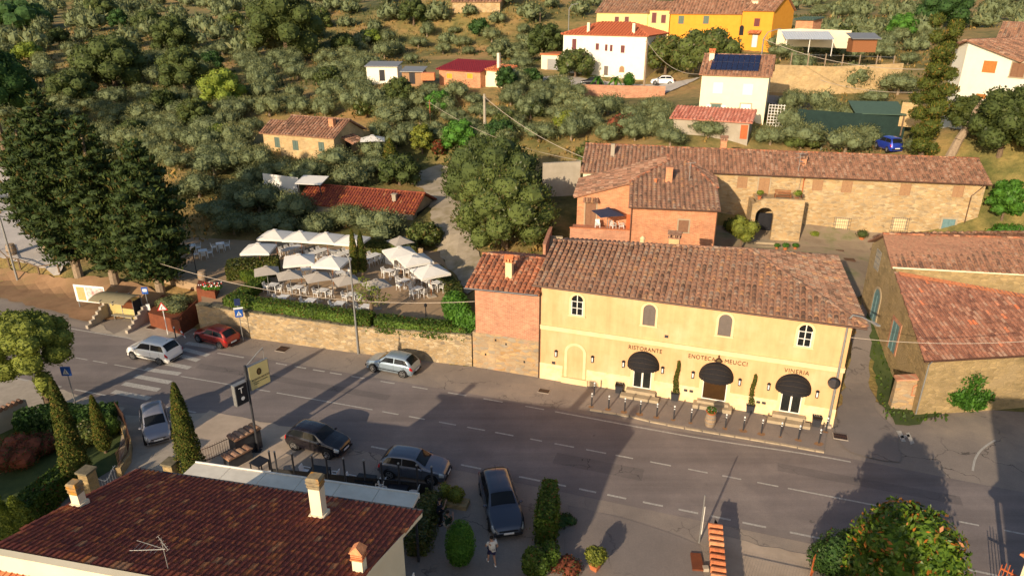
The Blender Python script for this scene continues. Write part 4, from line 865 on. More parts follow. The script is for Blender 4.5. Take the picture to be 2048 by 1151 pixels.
grate(304, 655, .8, .5, -18, 'drain cover in the concrete beside the bus shelter'); grate(566, 698, .8, .8, -18, 'rusty manhole cover below the stone wall right of the red car')
# traffic mirror and lamp pole at the right corner
S = empty('street_lamp', at(1655, 853), -18.8, 'tall galvanised lamp pole with round traffic mirror at the right corner of the yellow building', 'street lamp')
MB().box(-.2, .2, -.2, .2, 0, .2).build('base', MT['concrete'], S); MB().path([(0, 0, .1), (0, 0, 4), (0, 0, 7.6), (.15, -.1, 7.95), (.6, -.5, 8.05), (1.0, -.9, 8.0)], [.09, .075, .06, .05, .045, .04], 9).build('pole', MT['galv'], S)
MB().faces([(.95, -.8, 7.93), (1.15, -1.0, 7.93), (1.5, -1.25, 7.9), (1.3, -1.3, 7.9), (.95, -.8, 8.05), (1.15, -1.0, 8.07), (1.5, -1.25, 8.0), (1.3, -1.3, 8.0)], [(3, 2, 1, 0), (4, 5, 6, 7), (0, 1, 5, 4), (1, 2, 6, 5), (2, 3, 7, 6), (3, 0, 4, 7)]).build('lamp_head', MT['galv'], S)
mb = MB().tube((-.12, -.12, 3.3), (-.2, -.3, 3.3), .36, .36, 18); Rm = mb.build('mirror_rim', MT['trim'], S); MB().tube((-.2, -.301, 3.3), (-.205, -.32, 3.3), .31, .29, 18).build('mirror_glass', M('mirror_glass', (.5, .5, .5), None, 3, .05, metal=1), Rm)
# street lamp in the retaining wall
S = empty('street_lamp', at(717, 707), -15, 'tall grey street lamp standing against the retaining wall, arm over the garden', 'street lamp')
MB().path([(0, 0, 0), (0, 0, 3), (0, 0, 7.6), (-.12, .03, 7.95), (-.4, .1, 8.15), (-1.2, .25, 8.2)], [.09, .075, .06, .05, .045, .04], 9).build('pole', MT['galv'], S)
MB().faces([(-1.15, .15, 8.13), (-1.15, .37, 8.13), (-1.75, .45, 8.15), (-1.75, .25, 8.15), (-1.15, .15, 8.24), (-1.15, .37, 8.24), (-1.75, .45, 8.22), (-1.75, .25, 8.22)], [(3, 2, 1, 0), (4, 5, 6, 7), (0, 1, 5, 4), (1, 2, 6, 5), (2, 3, 7, 6), (3, 0, 4, 7)]).build('lamp_head', MT['galv'], S)
g = atT(37, 566); S = empty('street_lamp', g, 0, 'grey lamp post on the brown bank at the left edge', 'street lamp'); MB().path([(0, 0, -.1), (0, 0, 6.3), (-.1, 0, 6.6)], [.1, .08, .06], 9).build('pole', MT['galv'], S); MB().ball((-.3, 0, 6.75), .38, 10, 6, 1.1, .8, .45).build('lamp_head', MT['galv'], S)
# small traffic signs
def zebra_icon(par, s, y):
    mb = MB().xprism([(-s * .36, -s * .34), (s * .36, -s * .34), (0, s * .36)], y - .012, y - .006); T_ = mb.build('triangle', MT['signwhite'], par)
    mb = MB()
    for k in range(5): mb.box(-s * .28 + k * s * .12, -s * .22 + k * s * .12, y - .018, y - .013, -s * .32, -s * .22)
    mb.bar((0, y - .016, s * .1), (-.02 * s, y - .016, -.06 * s), .01, s * .07); mb.bar((0, y - .016, -.04 * s), (-s * .12, y - .016, -s * .2), .01, s * .05); mb.bar((0, y - .016, -.04 * s), (s * .09, y - .016, -s * .2), .01, s * .05); mb.bar((-s * .1, y - .016, s * .02), (s * .1, y - .016, s * .05), .01, s * .035); mb.tube((0, y - .02, s * .15), (0, y - .012, s * .15), s * .04, n=8)
    mb.build('walking_figure', MT['black'], T_)
S = empty('crossing_sign', at(487, 683), 20, 'blue pedestrian crossing sign with solar panel in front of the stone wall', 'traffic sign')
sign_pole(0, 0, 3.2, par=S); K = MB().box(-.3, .3, -.08, -.04, 2.2, 2.85).build('sign_board', MT['blue'], S)
e = empty('panel', (0, 0, 2.52)); bpy.data.objects.remove(e)
def icon_at(S, z, s, y=-.08):
    holder = MB().box(-s / 2, s / 2, y - .004, y, z - s / 2, z + s / 2).build('icon_panel', MT['blue'], S); mb0 = holder
    for o_ in [o_ for o_ in bpy.data.objects if o_.name.startswith('__')]: pass
    T_ = MB().xprism([(-s * .36, z - s * .34), (s * .36, z - s * .34), (0, z + s * .38)], y - .012, y - .0045).build('triangle', MT['signwhite'], holder)
    mb = MB(); yy = y - .016
    for k in range(5): mb.box(-s * .26 + k * s * .115, -s * .21 + k * s * .115, yy - .002, yy + .002, z - s * .32, z - s * .23)
    mb.bar((0, yy, z + s * .12), (-.02 * s, yy, z - .06 * s), .006, s * .08); mb.bar((0, yy, z - .04 * s), (-s * .12, yy, z - s * .2), .006, s * .05); mb.bar((0, yy, z - .04 * s), (s * .09, yy, z - s * .2), .006, s * .05); mb.bar((-s * .1, yy, z + s * .02), (s * .1, yy, z + s * .05), .006, s * .035); mb.tube((0, yy - .004, z + s * .17), (0, yy + .002, z + s * .17), s * .045, n=8)
    mb.build('walking_figure', MT['black'], holder)
icon_at(S, 2.52, .56); MB().box(-.35, .35, -.1, .0, 2.9, 3.02).build('light_bar', MT['signwhite'], S)
MB().faces([(-.22, -.25, 3.25), (.22, -.25, 3.25), (.22, .2, 3.65), (-.22, .2, 3.65), (-.22, -.28, 3.28), (.22, -.28, 3.28), (.22, .17, 3.68), (-.22, .17, 3.68)], [(3, 2, 1, 0), (4, 5, 6, 7), (0, 1, 5, 4), (1, 2, 6, 5), (2, 3, 7, 6), (3, 0, 4, 7)]).build('solar_panel', MT['navy'] if 'navy' in MT else M('solar_cells', (.02, .03, .08), (.03, .04, .1), 8, .2), S)
S = empty('crossing_sign', at(151, 806), 0, 'blue pedestrian crossing sign on a post beside the clumpy tree at left', 'traffic sign'); sign_pole(0, 0, 2.75, par=S); MB().box(-.32, .32, -.12, -.04, 2.2, 2.85).build('sign_board', MT['blue'], S); icon_at(S, 2.52, .58, -.121)
S = empty('bend_sign', at(336, 669), 8, 'red bordered triangular bend warning sign on a white post by the rusty planter', 'traffic sign'); sign_pole(0, 0, 2.9, par=S, m=MT['signwhite'])
mb = MB().xprism([(-.42, 2.2), (.42, 2.2), (0, 2.95)], -.06, -.04); t_ = mb.build('sign_board', MT['signred'], S); MB().xprism([(-.3, 2.27), (.3, 2.27), (0, 2.81)], -.068, -.061).build('white_field', MT['signwhite'], t_)
MB().path([(-.05, -.072, 2.32), (-.05, -.072, 2.45), (.0, -.072, 2.54), (.09, -.072, 2.58)], .022, 5).build('curved_arrow', MT['black'], t_)
S = empty('bus_stop_sign', at(303, 642), 5, 'blue bus stop sign with timetable board right of the shelter', 'bus stop sign'); sign_pole(0, 0, 3.1, par=S, r=.045); MB().box(-.25, .25, -.06, -.04, 2.55, 3.15).build('sign_board', MT['blue'], S); MB().box(-.17, .17, -.068, -.061, 2.75, 3.0).build('bus_symbol', MT['signwhite'], S); MB().box(-.15, .15, -.08, -.04, 1.05, 1.65).build('timetable', MT['signwhite'], S)
# bus shelter
g = at(243, 646); S = empty('bus_shelter', g, -14, 'beige bus shelter with curved roof and stepped side walls', 'bus shelter')
mb = MB(); n = 10; top = [(-1.7, .0)]
for x0 in (-1.75,):
    v = []
    for k in range(n + 1):
        t = k / n; y = -1.1 + 2.1 * t; z = 2.1 + .45 * math.sin(math.pi * (.15 + t * .7)); v += [(-1.75, y, z), (1.75, y, z), (1.75, y, z + .06), (-1.75, y, z + .06)]
    f = [(4 * k + a, 4 * k + (a + 1) % 4, 4 * k + 4 + (a + 1) % 4, 4 * k + 4 + a) for k in range(n) for a in range(4)] + [(3, 2, 1, 0), (4 * n, 4 * n + 1, 4 * n + 2, 4 * n + 3)]; mb.faces(v, f)
rf = mb.build('roof', M('dull_beige_sheet', (.3, .26, .16), (.24, .2, .12), 2, .6), S)
for x in (-.6, .6): MB().bar((x, -1.1, 2.32), (x, .95, 2.36), .04, .3).build('roof_rib', MT['galv'], rf)
ym = M('yellow_panel', (.5, .4, .16), (.42, .33, .13), 1.5, .6)
for a, b, z0, z1 in ((-1.65, -.45, .1, 2.2), (-.4, .75, .1, 1.0), (.8, 1.65, .1, 2.2), (-.4, .75, 1.9, 2.3)): MB().box(a, b, .82, .87, z0, z1).build('back_panel', ym, S)
MB().box(-.4, .75, .835, .85, 1.05, 1.9).build('brown_window', M('brown_pane', (.15, .05, .02), None, 3, .4), S)
for x in (-1.68, -.43, .78, 1.68): MB().box(x - .03, x + .03, .8, .9, 0, 2.35).build('post', MT['galv'], S)
for x in (1.68,): MB().box(x - .02, x + .02, -.1, .8, .2, 2.2).build('side_panel', MT['trim'], S)
bn = MB().box(-1.2, .9, .3, .7, .45, .5); [bn.box(x - .03, x + .03, .4, .6, 0, .45) for x in (-1.0, .7)]; bn.build('bench', MT['galv'], S)
for sx in (-1, 1):
    mb = MB()
    for k in range(6): mb.box(sx * 1.95 - .12, sx * 1.95 + .12, .9 - (k + 1) * .42, .9 - k * .42 - .002, 0, 1.5 - k * .24)
    mb.build('stepped_wall', MT['concrete'], S)
# billboard
S = empty('billboard', atT(188, 622) + Vector((0, .2, 0)), -12, 'tilted billboard with torn posters behind the bus shelter', 'billboard'); 
for x in (-1.5, 1.35): MB().path([(x, 0, -.3), (x, 0, 2.1)], .05, 6).build('leg', MT['galv'], S)
K = MB().box(-1.6, 1.5, -.08, -.04, .7, 2.3).build('board', MT['signwhite'], S)
def poster(nm, a, b, c, d, m): MB().box(a, b, -.095, -.081, c, d).build(nm, m, K)
poster('poster', -1.35, -.55, .85, 2.1, M('orange_poster', (.65, .3, .05), (.5, .4, .25), 14, .7)); poster('poster', -.4, 1.4, .8, 2.15, M('torn_poster', (.8, .75, .72), (.25, .06, .04), 2.6, .7))
# rusty steel planters
def cplanter(name, label, base, pts, h, taper=.0, z0=0):
    p = empty(name, base, 0, label, 'planter'); n = len(pts); c = Vector((sum(q[0] for q in pts) / n, sum(q[1] for q in pts) / n)); L = [(q[0] - base[0], q[1] - base[1]) for q in pts]
    mb = MB(); mb.prism(L, z0 - base[2], h - base[2]); mb.build('steel_box', MT['corten'], p); return p
pl = pts_px([(302, 652), (364, 669), (399, 648), (385, 625), (330, 615)]); cp_ = cplanter('steel_planter', 'large rusty steel planter full of rosemary right of the bus stop', Vector((*pl[0], 0)), pl, 1.25)
pl2 = [at(395, 592, 1.9), at(432, 600, 1.9), at(440, 585, 1.9), at(400, 575, 1.9)]; cplanter('steel_planter', 'rusty steel planter with red and white flowers at the garden corner', Vector((pl2[0].x, pl2[0].y, 1.9)), [tuple(p)[:2] for p in pl2], 2.65, z0=1.0)
lw = [at(364, 669), at(399, 648), at(420, 650)]
mb = MB(); a, b = at(399, 650), at(398, 628)
S = empty('steel_wall', at(364, 668), 0, 'tall dark rusty steel wall lining the garden steps', 'wall'); a = Vector((0, 0, 0)); b = at(400, 648) - at(364, 668)
MB().faces([(0, 0, 0), tuple(b), tuple(b + Vector((.1, .1, 2.2))), (.2, .15, 1.7), (-.15, .1, 1.25), (.0, .08, 0), tuple(b + Vector((-.03, .08, 0))), tuple(b + Vector((.07, .18, 2.2))), (.17, .23, 1.7), (-.18, .18, 1.25)], [(0, 1, 2, 3, 4), (9, 8, 7, 6, 5), (4, 3, 8, 9), (3, 2, 7, 8), (1, 6, 7, 2)]).build('steel_sheet', MT['corten'], S)
# ================================================================ twin sign pole
g = at(517, 902); S = empty('sign_pole', g, 0, 'dark pole with a black tobacco shop box and a yellow hotel sign', 'sign pole')
MB().box(-.18, .18, -.18, .18, 0, .06).build('base_plate', MT['darkmetal'], S); MB().tube((0, 0, .06), (0, 0, 5.9), .075, .07, 10).build('pole', MT['darkmetal'], S)
# the boards stand across the road: their broad faces look down the road
a_ = R(55); dx, dy = math.cos(a_), math.sin(a_)
def board(c0, c1, z0, z1, th, m, name, par): 
    n = Vector((dy, -dx, 0)) * th / 2; p = Vector((dx * c0, dy * c0, 0)); q = Vector((dx * c1, dy * c1, 0)); mb = MB(); mb.prism([tuple((p + n)[:2]), tuple((q + n)[:2]), tuple((q - n)[:2]), tuple((p - n)[:2])], z0, z1); return mb.build(name, m, par)
bd = board(.12, 1.5, 4.15, 5.75, .16, MT['galv'], 'hotel_sign', S); board(.16, 1.46, 4.2, 5.7, .19, M('pale_yellow_sign', (.6, .52, .24), (.56, .48, .22), 2, .5), 'sign_face', bd)
def onboard(c, z, th, s, size, m, name, par):
    n = Vector((dy, -dx, 0)) * (th / 2 + .004); o = text(par, s, size, Vector((dx * c, dy * c, z)) + n, (math.pi / 2, 0, a_), m, name, .004); return o
onboard(.26, 4.74, .19, 'BORGO RICCIO', .155, MT['letter'], 'lettering', bd)
onboard(.36, 4.58, .19, 'ENOTECA RISTORANTE', .08, MT['letter'], 'lettering', bd); onboard(.36, 4.46, .19, 'VINERIA', .08, MT['letter'], 'lettering', bd)
def disc(c, z, th, r, m, name, par, n_=14, sz=1.4):
    n = Vector((dy, -dx, 0)) * (th / 2 + .006); v = [Vector((dx * (c + r * math.cos(t)), dy * (c + r * math.cos(t)), z + sz * r * math.sin(t))) + n for t in np.linspace(0, 2 * math.pi, n_, endpoint=False)]; mb = MB(); mb.faces(v + [p - n * .03 for p in v], [tuple(range(n_)), tuple(range(n_, 2 * n_))[::-1]]); return mb.build(name, m, par)
disc(.8, 5.2, .19, .16, MT['letter'], 'emblem', bd); disc(.8, 5.2, .2, .1, MT['gold'], 'emblem_shield', bd)
MB().path([(dx * .05, dy * .05, 5.8), (dx * .5, dy * .5, 6.05), (dx * 1.0, dy * 1.0, 6.35), (dx * 1.35, dy * 1.35, 6.5)], .035, 7).build('curved_bracket', MT['galv'], S); MB().tube((dx * 1.33, dy * 1.33, 5.75), (dx * 1.33, dy * 1.33, 6.48), .02).build('hanger', MT['galv'], S)
tb = board(-.95, -.12, 3.65, 5.0, .3, MT['galv'], 'tobacco_sign', S); board(-.9, -.17, 3.7, 4.95, .33, MT['black'], 'sign_face', tb); onboard(-.72, 4.4, .33, 'T', .55, MT['signwhite'], 'lettering', tb); disc(-.52, 4.05, .33, .12, MT['signwhite'], 'emblem', tb, sz=1.0)
# ================================================================ foliage tools
def leaves(mb, P, Nn, size, rnd, jit=.7, asp=.6):
    """add one leaf quad per point (numpy)"""
    n = len(P); base = len(mb.v); a = rng.normal(0, 1, (n, 3))
    if jit < 0: a = a * .5 + Nn * .7 + np.array([[0, 0, .7]])
    else: a -= (a * Nn).sum(1)[:, None] * Nn * jit
    a /= np.linalg.norm(a, axis=1)[:, None] + 1e-9
    nn = Nn + rng.normal(0, .55, (n, 3)); b = np.cross(a, nn); b /= np.linalg.norm(b, axis=1)[:, None] + 1e-9
    s = size * rng.uniform(.6, 1.35, (n, 1)); v = np.stack([P - a * s * .5, P + b * s * asp * .5, P + a * s * .5, P - b * s * asp * .5], 1).reshape(-1, 3)
    mb.v += [tuple(x) for x in v]; mb.f += [(base + 4 * k, base + 4 * k + 1, base + 4 * k + 2, base + 4 * k + 3) for k in range(n)]; mb.m += [0] * n
def blob_crown(blobs, n, size, core=.78, asp=.6, jit=.6, low=.0, shell=(.78, 1.06)):
    """blobs: (x,y,z,rx,ry,rz). returns MB with an uneven inner mass and leaf faces through the outer volume"""
    mb = MB(); vol = np.array([(b[3] * b[4] + b[4] * b[5] + b[3] * b[5]) for b in blobs]); vol /= vol.sum(); idx = rng.choice(len(blobs), n, p=vol); Bb = np.array(blobs)[idx]
    d = rng.normal(0, 1, (n, 3)); d /= np.linalg.norm(d, axis=1)[:, None]; r = rng.uniform(*shell, (n, 1)); P = Bb[:, :3] + d * Bb[:, 3:6] * r
    keep = np.ones(n, bool)
    for b in blobs:          # drop leaves buried inside another blob
        q = ((P - np.array(b[:3])) / np.array(b[3:6])); keep &= (q * q).sum(1) > .5
    P = P[keep]; d = d[keep]; leaves(mb, P, d, size, rng, jit, asp)
    if core:
        for b in blobs:
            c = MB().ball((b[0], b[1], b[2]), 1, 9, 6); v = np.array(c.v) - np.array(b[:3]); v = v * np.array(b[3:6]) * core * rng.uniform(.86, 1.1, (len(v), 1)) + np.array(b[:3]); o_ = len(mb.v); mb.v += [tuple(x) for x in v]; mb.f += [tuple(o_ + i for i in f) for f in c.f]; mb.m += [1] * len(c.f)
    return mb
def rblobs(n, R_, H, z0, spread=.62, rr=(.3, .5), flat=.85):
    out = []
    for k in range(n):
        t = 2.4 * k + rng.uniform(-.4, .4); q = math.sqrt((k + .5) / n) * spread * R_; z = z0 + H * (.5 + rng.uniform(-.3, .38) * (1 - (q / R_) ** 2)); r = R_ * rng.uniform(*rr); out.append((q * math.cos(t), q * math.sin(t), z, r, r, r * flat * H / (2 * R_) * 1.5))
    return out
def trunk(h, r, top=None, limbs=4, spread=1.0, lean=(0, 0)):
    mb = MB(); p = [Vector((0, 0, -.3)), Vector((lean[0] * .3, lean[1] * .3, h * .4)), Vector((lean[0], lean[1], h))]; mb.path(p, [r * 1.2, r * .9, r * .7], 8)
    for k in range(limbs):
        t = 2 * math.pi * (k + .3) / limbs + rng.uniform(-.3, .3); q = spread * rng.uniform(.5, .9); e = p[2] + Vector((q * math.cos(t), q * math.sin(t), spread * rng.uniform(.6, 1.1))); m_ = p[2].lerp(e, .5) + Vector((0, 0, -.1)); mb.path([p[2] - Vector((0, 0, .1)), m_, e], [r * .55, r * .38, r * .15], 6)
    return mb
def tree(name, label, cat, loc, crown_mb, cm, trunk_mb, tm='bark', group=None, deg=0, s=1):
    t = empty(name, loc, deg, label, cat, group); t.scale = (s, s, s)
    if trunk_mb: trunk_mb.build('trunk', MT[tm], t)
    crown_mb.build('crown', MT[cm], t); KIDS[t.name] = list(t.children); return t
def hedge(label, pts, wd, z0, h, m='lf_hedge', n=2200, size=.13, name='hedge', base=None, rnd_=.08, zf=None):
    """clipped hedge along a polyline"""
    P = [Vector((p[0], p[1], 0)) for p in pts]; o = Vector((P[0].x, P[0].y, z0)); mb = MB(); L = [(b - a).length for a, b in zip(P[:-1], P[1:])]; tot = sum(L)
    for (a, b), l in zip(zip(P[:-1], P[1:]), L):
        d = (b - a).normalized(); nn = Vector((-d.y, d.x, 0)); za = zb_ = z0
        if zf: za, zb_ = zf(a), zf(b)
        w_ = wd / 2 - .06; k = max(1, int(l / .5)); q = []
        for i in range(k + 1):
            c = a.lerp(b, i / k); zz = za + (zb_ - za) * i / k
            for s_, z in ((-1, 0), (-1, h - .08), (1, h - .08), (1, 0)): q.append(c + nn * s_ * (w_ + rng.uniform(-.05, .03)) + Vector((0, 0, zz + z * rng.uniform(.96, 1.0))) - o)
        mb.faces(q, [(4 * i + j, 4 * i + j + 1, 4 * i + 5 + j, 4 * i + 4 + j) for i in range(k) for j in range(3)] + [(0, 3, 2, 1), (4 * k, 4 * k + 1, 4 * k + 2, 4 * k + 3)])
        mb.m = [1] * len(mb.m) if len(mb.m) == 3 * k + 2 else mb.m
        m_ = int(n * l / tot); t = rng.uniform(0, 1, m_); face = rng.choice(3, m_, p=[h / (2 * h + wd), wd / (2 * h + wd), h / (2 * h + wd)]); u = rng.uniform(0, 1, m_)
        bul = .06 * np.sin(t * l * 1.7) + rng.normal(0, rnd_ * .6, m_)
        off_ = np.where(face == 0, -wd / 2 - bul, np.where(face == 2, wd / 2 + bul, (u - .5) * wd)); z = np.where(face == 1, h + bul, u * h)
        A = np.array(a)[None] + np.array(b - a)[None] * t[:, None] + np.array(nn)[None] * off_[:, None]; A[:, 2] = za + (zb_ - za) * t + z; A -= np.array(o)[None]
        Nn = np.where((face == 1)[:, None], np.array([[0, 0, 1.]]), np.array(nn)[None] * np.where(face == 0, -1, 1)[:, None]); leaves(mb, A, Nn, size, rng, .5, .65)
    for e_, f_ in ((P[0], P[0] - P[1]), (P[-1], P[-1] - P[-2])):
        f_ = f_.normalized(); nn = Vector((-f_.y, f_.x, 0)); q = int(n * wd / (tot * 2.2)) + 60; za = (zf(e_) if zf else z0) - z0; A = np.array(e_ - o)[None] + np.array(f_)[None] * (.02 + rng.uniform(0, .06, (q, 1))) + np.array(nn)[None] * rng.uniform(-wd / 2, wd / 2, (q, 1)); A[:, 2] = za + rng.uniform(0, h, q); leaves(mb, A, np.tile(np.array(f_)[None], (q, 1)), size, rng, .5, .65)
    ob = mb.build(name, MT[m]); ob.location = o; return tag(ob, label, 'hedge')
# ================================================================ dining garden
TZ = 2.0
def tpos(px, py, z=TZ): return at(px, py, z)
WZ = [(p.x + .05, p.y + .75) for p in WP]
hedge('long clipped hedge on the stone wall, left half by the solar crossing sign', [(-23.2, 52.55), (WZ[1][0], WZ[1][1]), (-10.7, 48.75)], 1.05, TZ, 1.15, n=9500, size=.14)
hedge('long clipped hedge on top of the stone wall, right half up to the brick annex', [(-10.3, 48.6), (-3.3, 46.95)], 1.05, TZ, 1.1, n=5500, size=.14)
hedge('low clipped hedge running back from the wall hedge beside the garden steps', [(-22.6, 53.2), (-21.9, 57.6), (-24.9, 59.6)], 1.1, TZ, .95, n=4200, size=.15)
hedge('broad dark leafy hedge block behind the wine barrel', [(-25.8, 59.6), (-21.6, 60.8)], 2.3, TZ, 1.25, n=4500, size=.2, m='lf_laurel')
hedge('low green hedge along the back of the dining garden by the cypress pair', [(-14.5, 66.4), (-9.4, 65.6)], .8, TZ, 1.1, n=2500, size=.18, m='lf_laurel')
mb = MB(); 
for a, b in (((-17, 66.6), (-8.8, 65.4)),): mb.prism([a, b, (b[0] + .05, b[1] + .3), (a[0] + .05, a[1] + .3)], TZ, TZ + .7)
tag(mb.build('low_wall', MT['stone_wall']), 'low stone wall closing the back of the dining garden', 'wall')
# parasols
def parasol(loc, label, W, H, rise, m, val=.18, deg=0, pole='galv', group=None, base=True, tilt=0):
    p = empty('parasol', loc, deg, label, 'parasol', group); w_ = W / 2; mb = MB(); v = []; n = 6
    ring = lambda s, z, sag: [(s * w_ * x, s * w_ * y, z - (sag if abs(x * y) < .99 else 0)) for x, y in ((-1, -1), (0, -1), (1, -1), (1, 0), (1, 1), (0, 1), (-1, 1), (-1, 0))]
    R1 = ring(1, H, -.03); R0 = ring(.12, H + rise, 0); R2 = ring(1, H - val, -.03)
    mb.faces(R1 + R0, [(i, (i + 1) % 8, 8 + (i + 1) % 8, 8 + i) for i in range(8)]); mb.faces(R1 + R2, [(i, 8 + i, 8 + (i + 1) % 8, (i + 1) % 8) for i in range(8)]) if val else None
    mb.faces(ring(.17, H + rise + .05, 0) + [(0, 0, H + rise + .13)], [(i, (i + 1) % 8, 8) for i in range(8)]); c = mb.build('canopy', m, p)
    mb = MB()
    for x, y in ((-1, -1), (1, -1), (1, 1), (-1, 1), (0, -1), (1, 0), (0, 1), (-1, 0)): mb.bar((x * w_ * .98, y * w_ * .98, H - .03), (0, 0, H + rise - .03), .025, .025)
    mb.build('ribs', MT['wood_br'] if pole != 'galv' else MT['galv'], c); MB().tube((0, 0, 0), (0, 0, H + rise + .1), .032, n=8).build('pole', MT[pole], p)
    MB().box(-.35, .35, -.35, .35, 0, .09).build('base', MT['concrete'], p) if pole != 'galv' else MB().lathe((0, 0, 0), [(.3, 0), (.3, .05), (.06, .09)], 14).build('base', MT['concrete'], p)
    p.rotation_euler = (R(tilt), 0, R(deg)); return p
WU = [(549, 461, 'white parasol at the far left corner of the back row'), (600, 464, 'second white parasol of the back row from the left'), (652, 467, 'third white parasol of the back row from the left'), (704, 471, 'white parasol at the right end of the back row, behind the cypress pair'),
      (516, 488, 'white parasol partly hidden behind the leafy hedge block'), (597, 510, 'white parasol of the middle row, left one'), (662, 514, 'white parasol of the middle row, behind the street lamp head'), (799, 495, 'white parasol at the top of the right cluster'), (829, 509, 'middle white parasol of the right cluster'), (860, 532, 'white parasol at the bottom of the right cluster near the hedge corner')]
for k, (x, y, lb) in enumerate(WU):
    g = at(x, y, TZ + 2.75); parasol(Vector((g.x, g.y, TZ)), lb, 2.6, 2.3, .5, MT['canvas'], .2, deg=(-6, -8, -10, -12, 2, 14, -10, 25, 27, 30)[k], pole='wood_br', group='white parasols of the dining garden')
GU = [(532, 533, 'first small grey parasol of the front row from the left'), (578, 541, 'second small grey parasol of the front row from the left'), (634, 545, 'third small grey parasol of the front row from the left'), (692, 551, 'small grey parasol behind the street lamp post'), (752, 559, 'small grey parasol behind the twisted little tree'), (800, 474, 'small grey parasol alone at the back by the gravel track')]
for k, (x, y, lb) in enumerate(GU):
    g = at(x, y, TZ + 2.55); parasol(Vector((g.x, g.y, TZ)), lb, 2.0, 2.1, .45, MT['canvas_g'], 0, deg=20 + 3 * k, group='grey parasols of the dining garden')
# chairs and tables
def chair_proto():
    c = empty('chair', (0, 0, 0), 0, 'x', 'chair'); MB().box(-.22, .22, -.22, .22, .42, .46).build('seat', MT['cloth'], c)
    mb = MB().faces([(-.22, .2, .46), (.22, .2, .46), (.2, .28, .88), (-.2, .28, .88), (-.22, .23, .46), (.22, .23, .46), (.2, .31, .88), (-.2, .31, .88)], [(0, 1, 2, 3), (7, 6, 5, 4), (3, 2, 6, 7), (0, 3, 7, 4), (1, 5, 6, 2)]); mb.build('backrest', MT['cloth'], c)
    for x in (-.2, .2):
        MB().path([(x, -.2, .63), (x, .24, .66)], .022, 4).path([(x, -.2, .42), (x, -.2, .63)], .022, 4).build('armrest', MT['cloth'], c)
        for y in (-.2, .2): MB().tube((x, y, .42), (x * 1.12, y * 1.12, 0), .022, .018, 5).build('leg', MT['cloth'], c)
    KIDS[c.name] = list(c.children); return c
def table_proto(w_, d_, m='cloth'):
    t = empty('table', (0, 0, 0), 0, 'x', 'table'); MB().box(-w_ / 2, w_ / 2, -d_ / 2, d_ / 2, .71, .75).build('table_top', MT[m], t)
    for x in (-1, 1):
        for y in (-1, 1): MB().box(x * (w_ / 2 - .03) - .03, x * (w_ / 2 - .03) + .03, y * (d_ / 2 - .03) - .03, y * (d_ / 2 - .03) + .03, 0, .71).build('leg', MT[m], t)
    KIDS[t.name] = list(t.children); return t
def dup(proto, loc, deg, label, group, first):
    if proto.name not in first: first[proto.name] = 1; c = proto
    else:
        c = proto.copy(); COL.objects.link(c)
        for ch in KIDS[proto.name]: k = ch.copy(); COL.objects.link(k); k.parent = c
    c.location = loc; c.rotation_euler = (0, 0, R(deg)); c['label'] = label; c['group'] = group; return c
CP = chair_proto(); TS = table_proto(.8, .8); TL = table_proto(2.2, .85); used = {}
def setat(px, py, deg, n, long_, what, dark=True):
    g = at(px, py, TZ + .75); g.z = TZ; fr_ = Fr(g, deg); dup(TL if long_ else TS, g, deg, 'white %s table %s' % ('long' if long_ else 'square', what), 'white tables of the dining garden', used)
    L = [(-.62, 0, 90), (.62, 0, -90), (0, -.62, 180), (0, .62, 0)][:n] if not long_ else [(-.7, .62, 0), (0, .62, 0), (.7, .62, 0), (-.7, -.62, 180), (0, -.62, 180), (.7, -.62, 180)][:n]
    for k, (a, b, r) in enumerate(L): dup(CP, fr_.wor(a, b), deg + r, 'white armchair, %s, at the %s table %s' % ((('left seat', 'right seat', 'near seat', 'far seat') if not long_ else ('far side left', 'far side middle', 'far side right', 'near side left', 'near side middle', 'near side right'))[k], 'long' if long_ else 'square', what), 'white chairs of the dining garden', used)
    MB().lathe((0, 0, 0), [(.04, 0), (.05, .08), (.02, .1)], 8)
SETS = [(546, 568, 'under the first grey parasol'), (595, 573, 'under the second grey parasol'), (646, 579, 'under the third grey parasol'), (704, 587, 'under the grey parasol by the lamp post')]
for x, y, s_ in SETS: setat(x, y, -12, 2, 0, s_)
for x, y, s_ in ((567, 592, 'left end against the wall hedge'), (621, 599, 'second along the wall hedge'), (679, 605, 'third along the wall hedge'), (733, 611, 'fourth along the wall hedge')): setat(x, y, -12, 1, 0, s_)
for x, y, s_ in ((612, 537, 'in front of the left middle parasol'), (679, 543, 'in front of the right middle parasol')): setat(x, y, 35, 4, 0, s_)
for x, y, s_ in ((583, 495, 'under the second back parasol'), (636, 502, 'under the third back parasol'), (689, 505, 'left of the cypress pair'), (740, 512, 'right of the cypress pair')): setat(x, y, 55, 6, 1, s_)
for x, y, s_ in ((779, 540, 'left of the right parasol cluster'), (809, 559, 'below the right parasol cluster'), (836, 575, 'nearest the twisted tree on open gravel'), (874, 564, 'right of the lowest white parasol')): setat(x, y, -35, 2 if x < 800 else 3, 0, s_)
for x, y, s_ in ((815, 530, 'under the middle right parasol'), (850, 548, 'under the lowest right parasol')): setat(x, y, 60, 4, 1, s_)
for x, y, s_ in ((440, 486, 'in the shaded corner under the dark trees'), (382, 490, 'at the far left of the shaded corner'), (405, 500, 'middle of the shaded corner')): setat(x, y, 25, 3, 0, s_)
b_ = table_proto(1.5, 1.0, 'cloth'); MB().box(-.8, .8, -.55, .55, .02, .77).build('draped_cloth', MT['canvas'], b_); g = at(790, 524, TZ); dup(b_, g, 60, 'buffet table draped to the ground in white cloth below the right parasols', 'white tables of the dining garden', {b_.name: 0} if 0 else {})
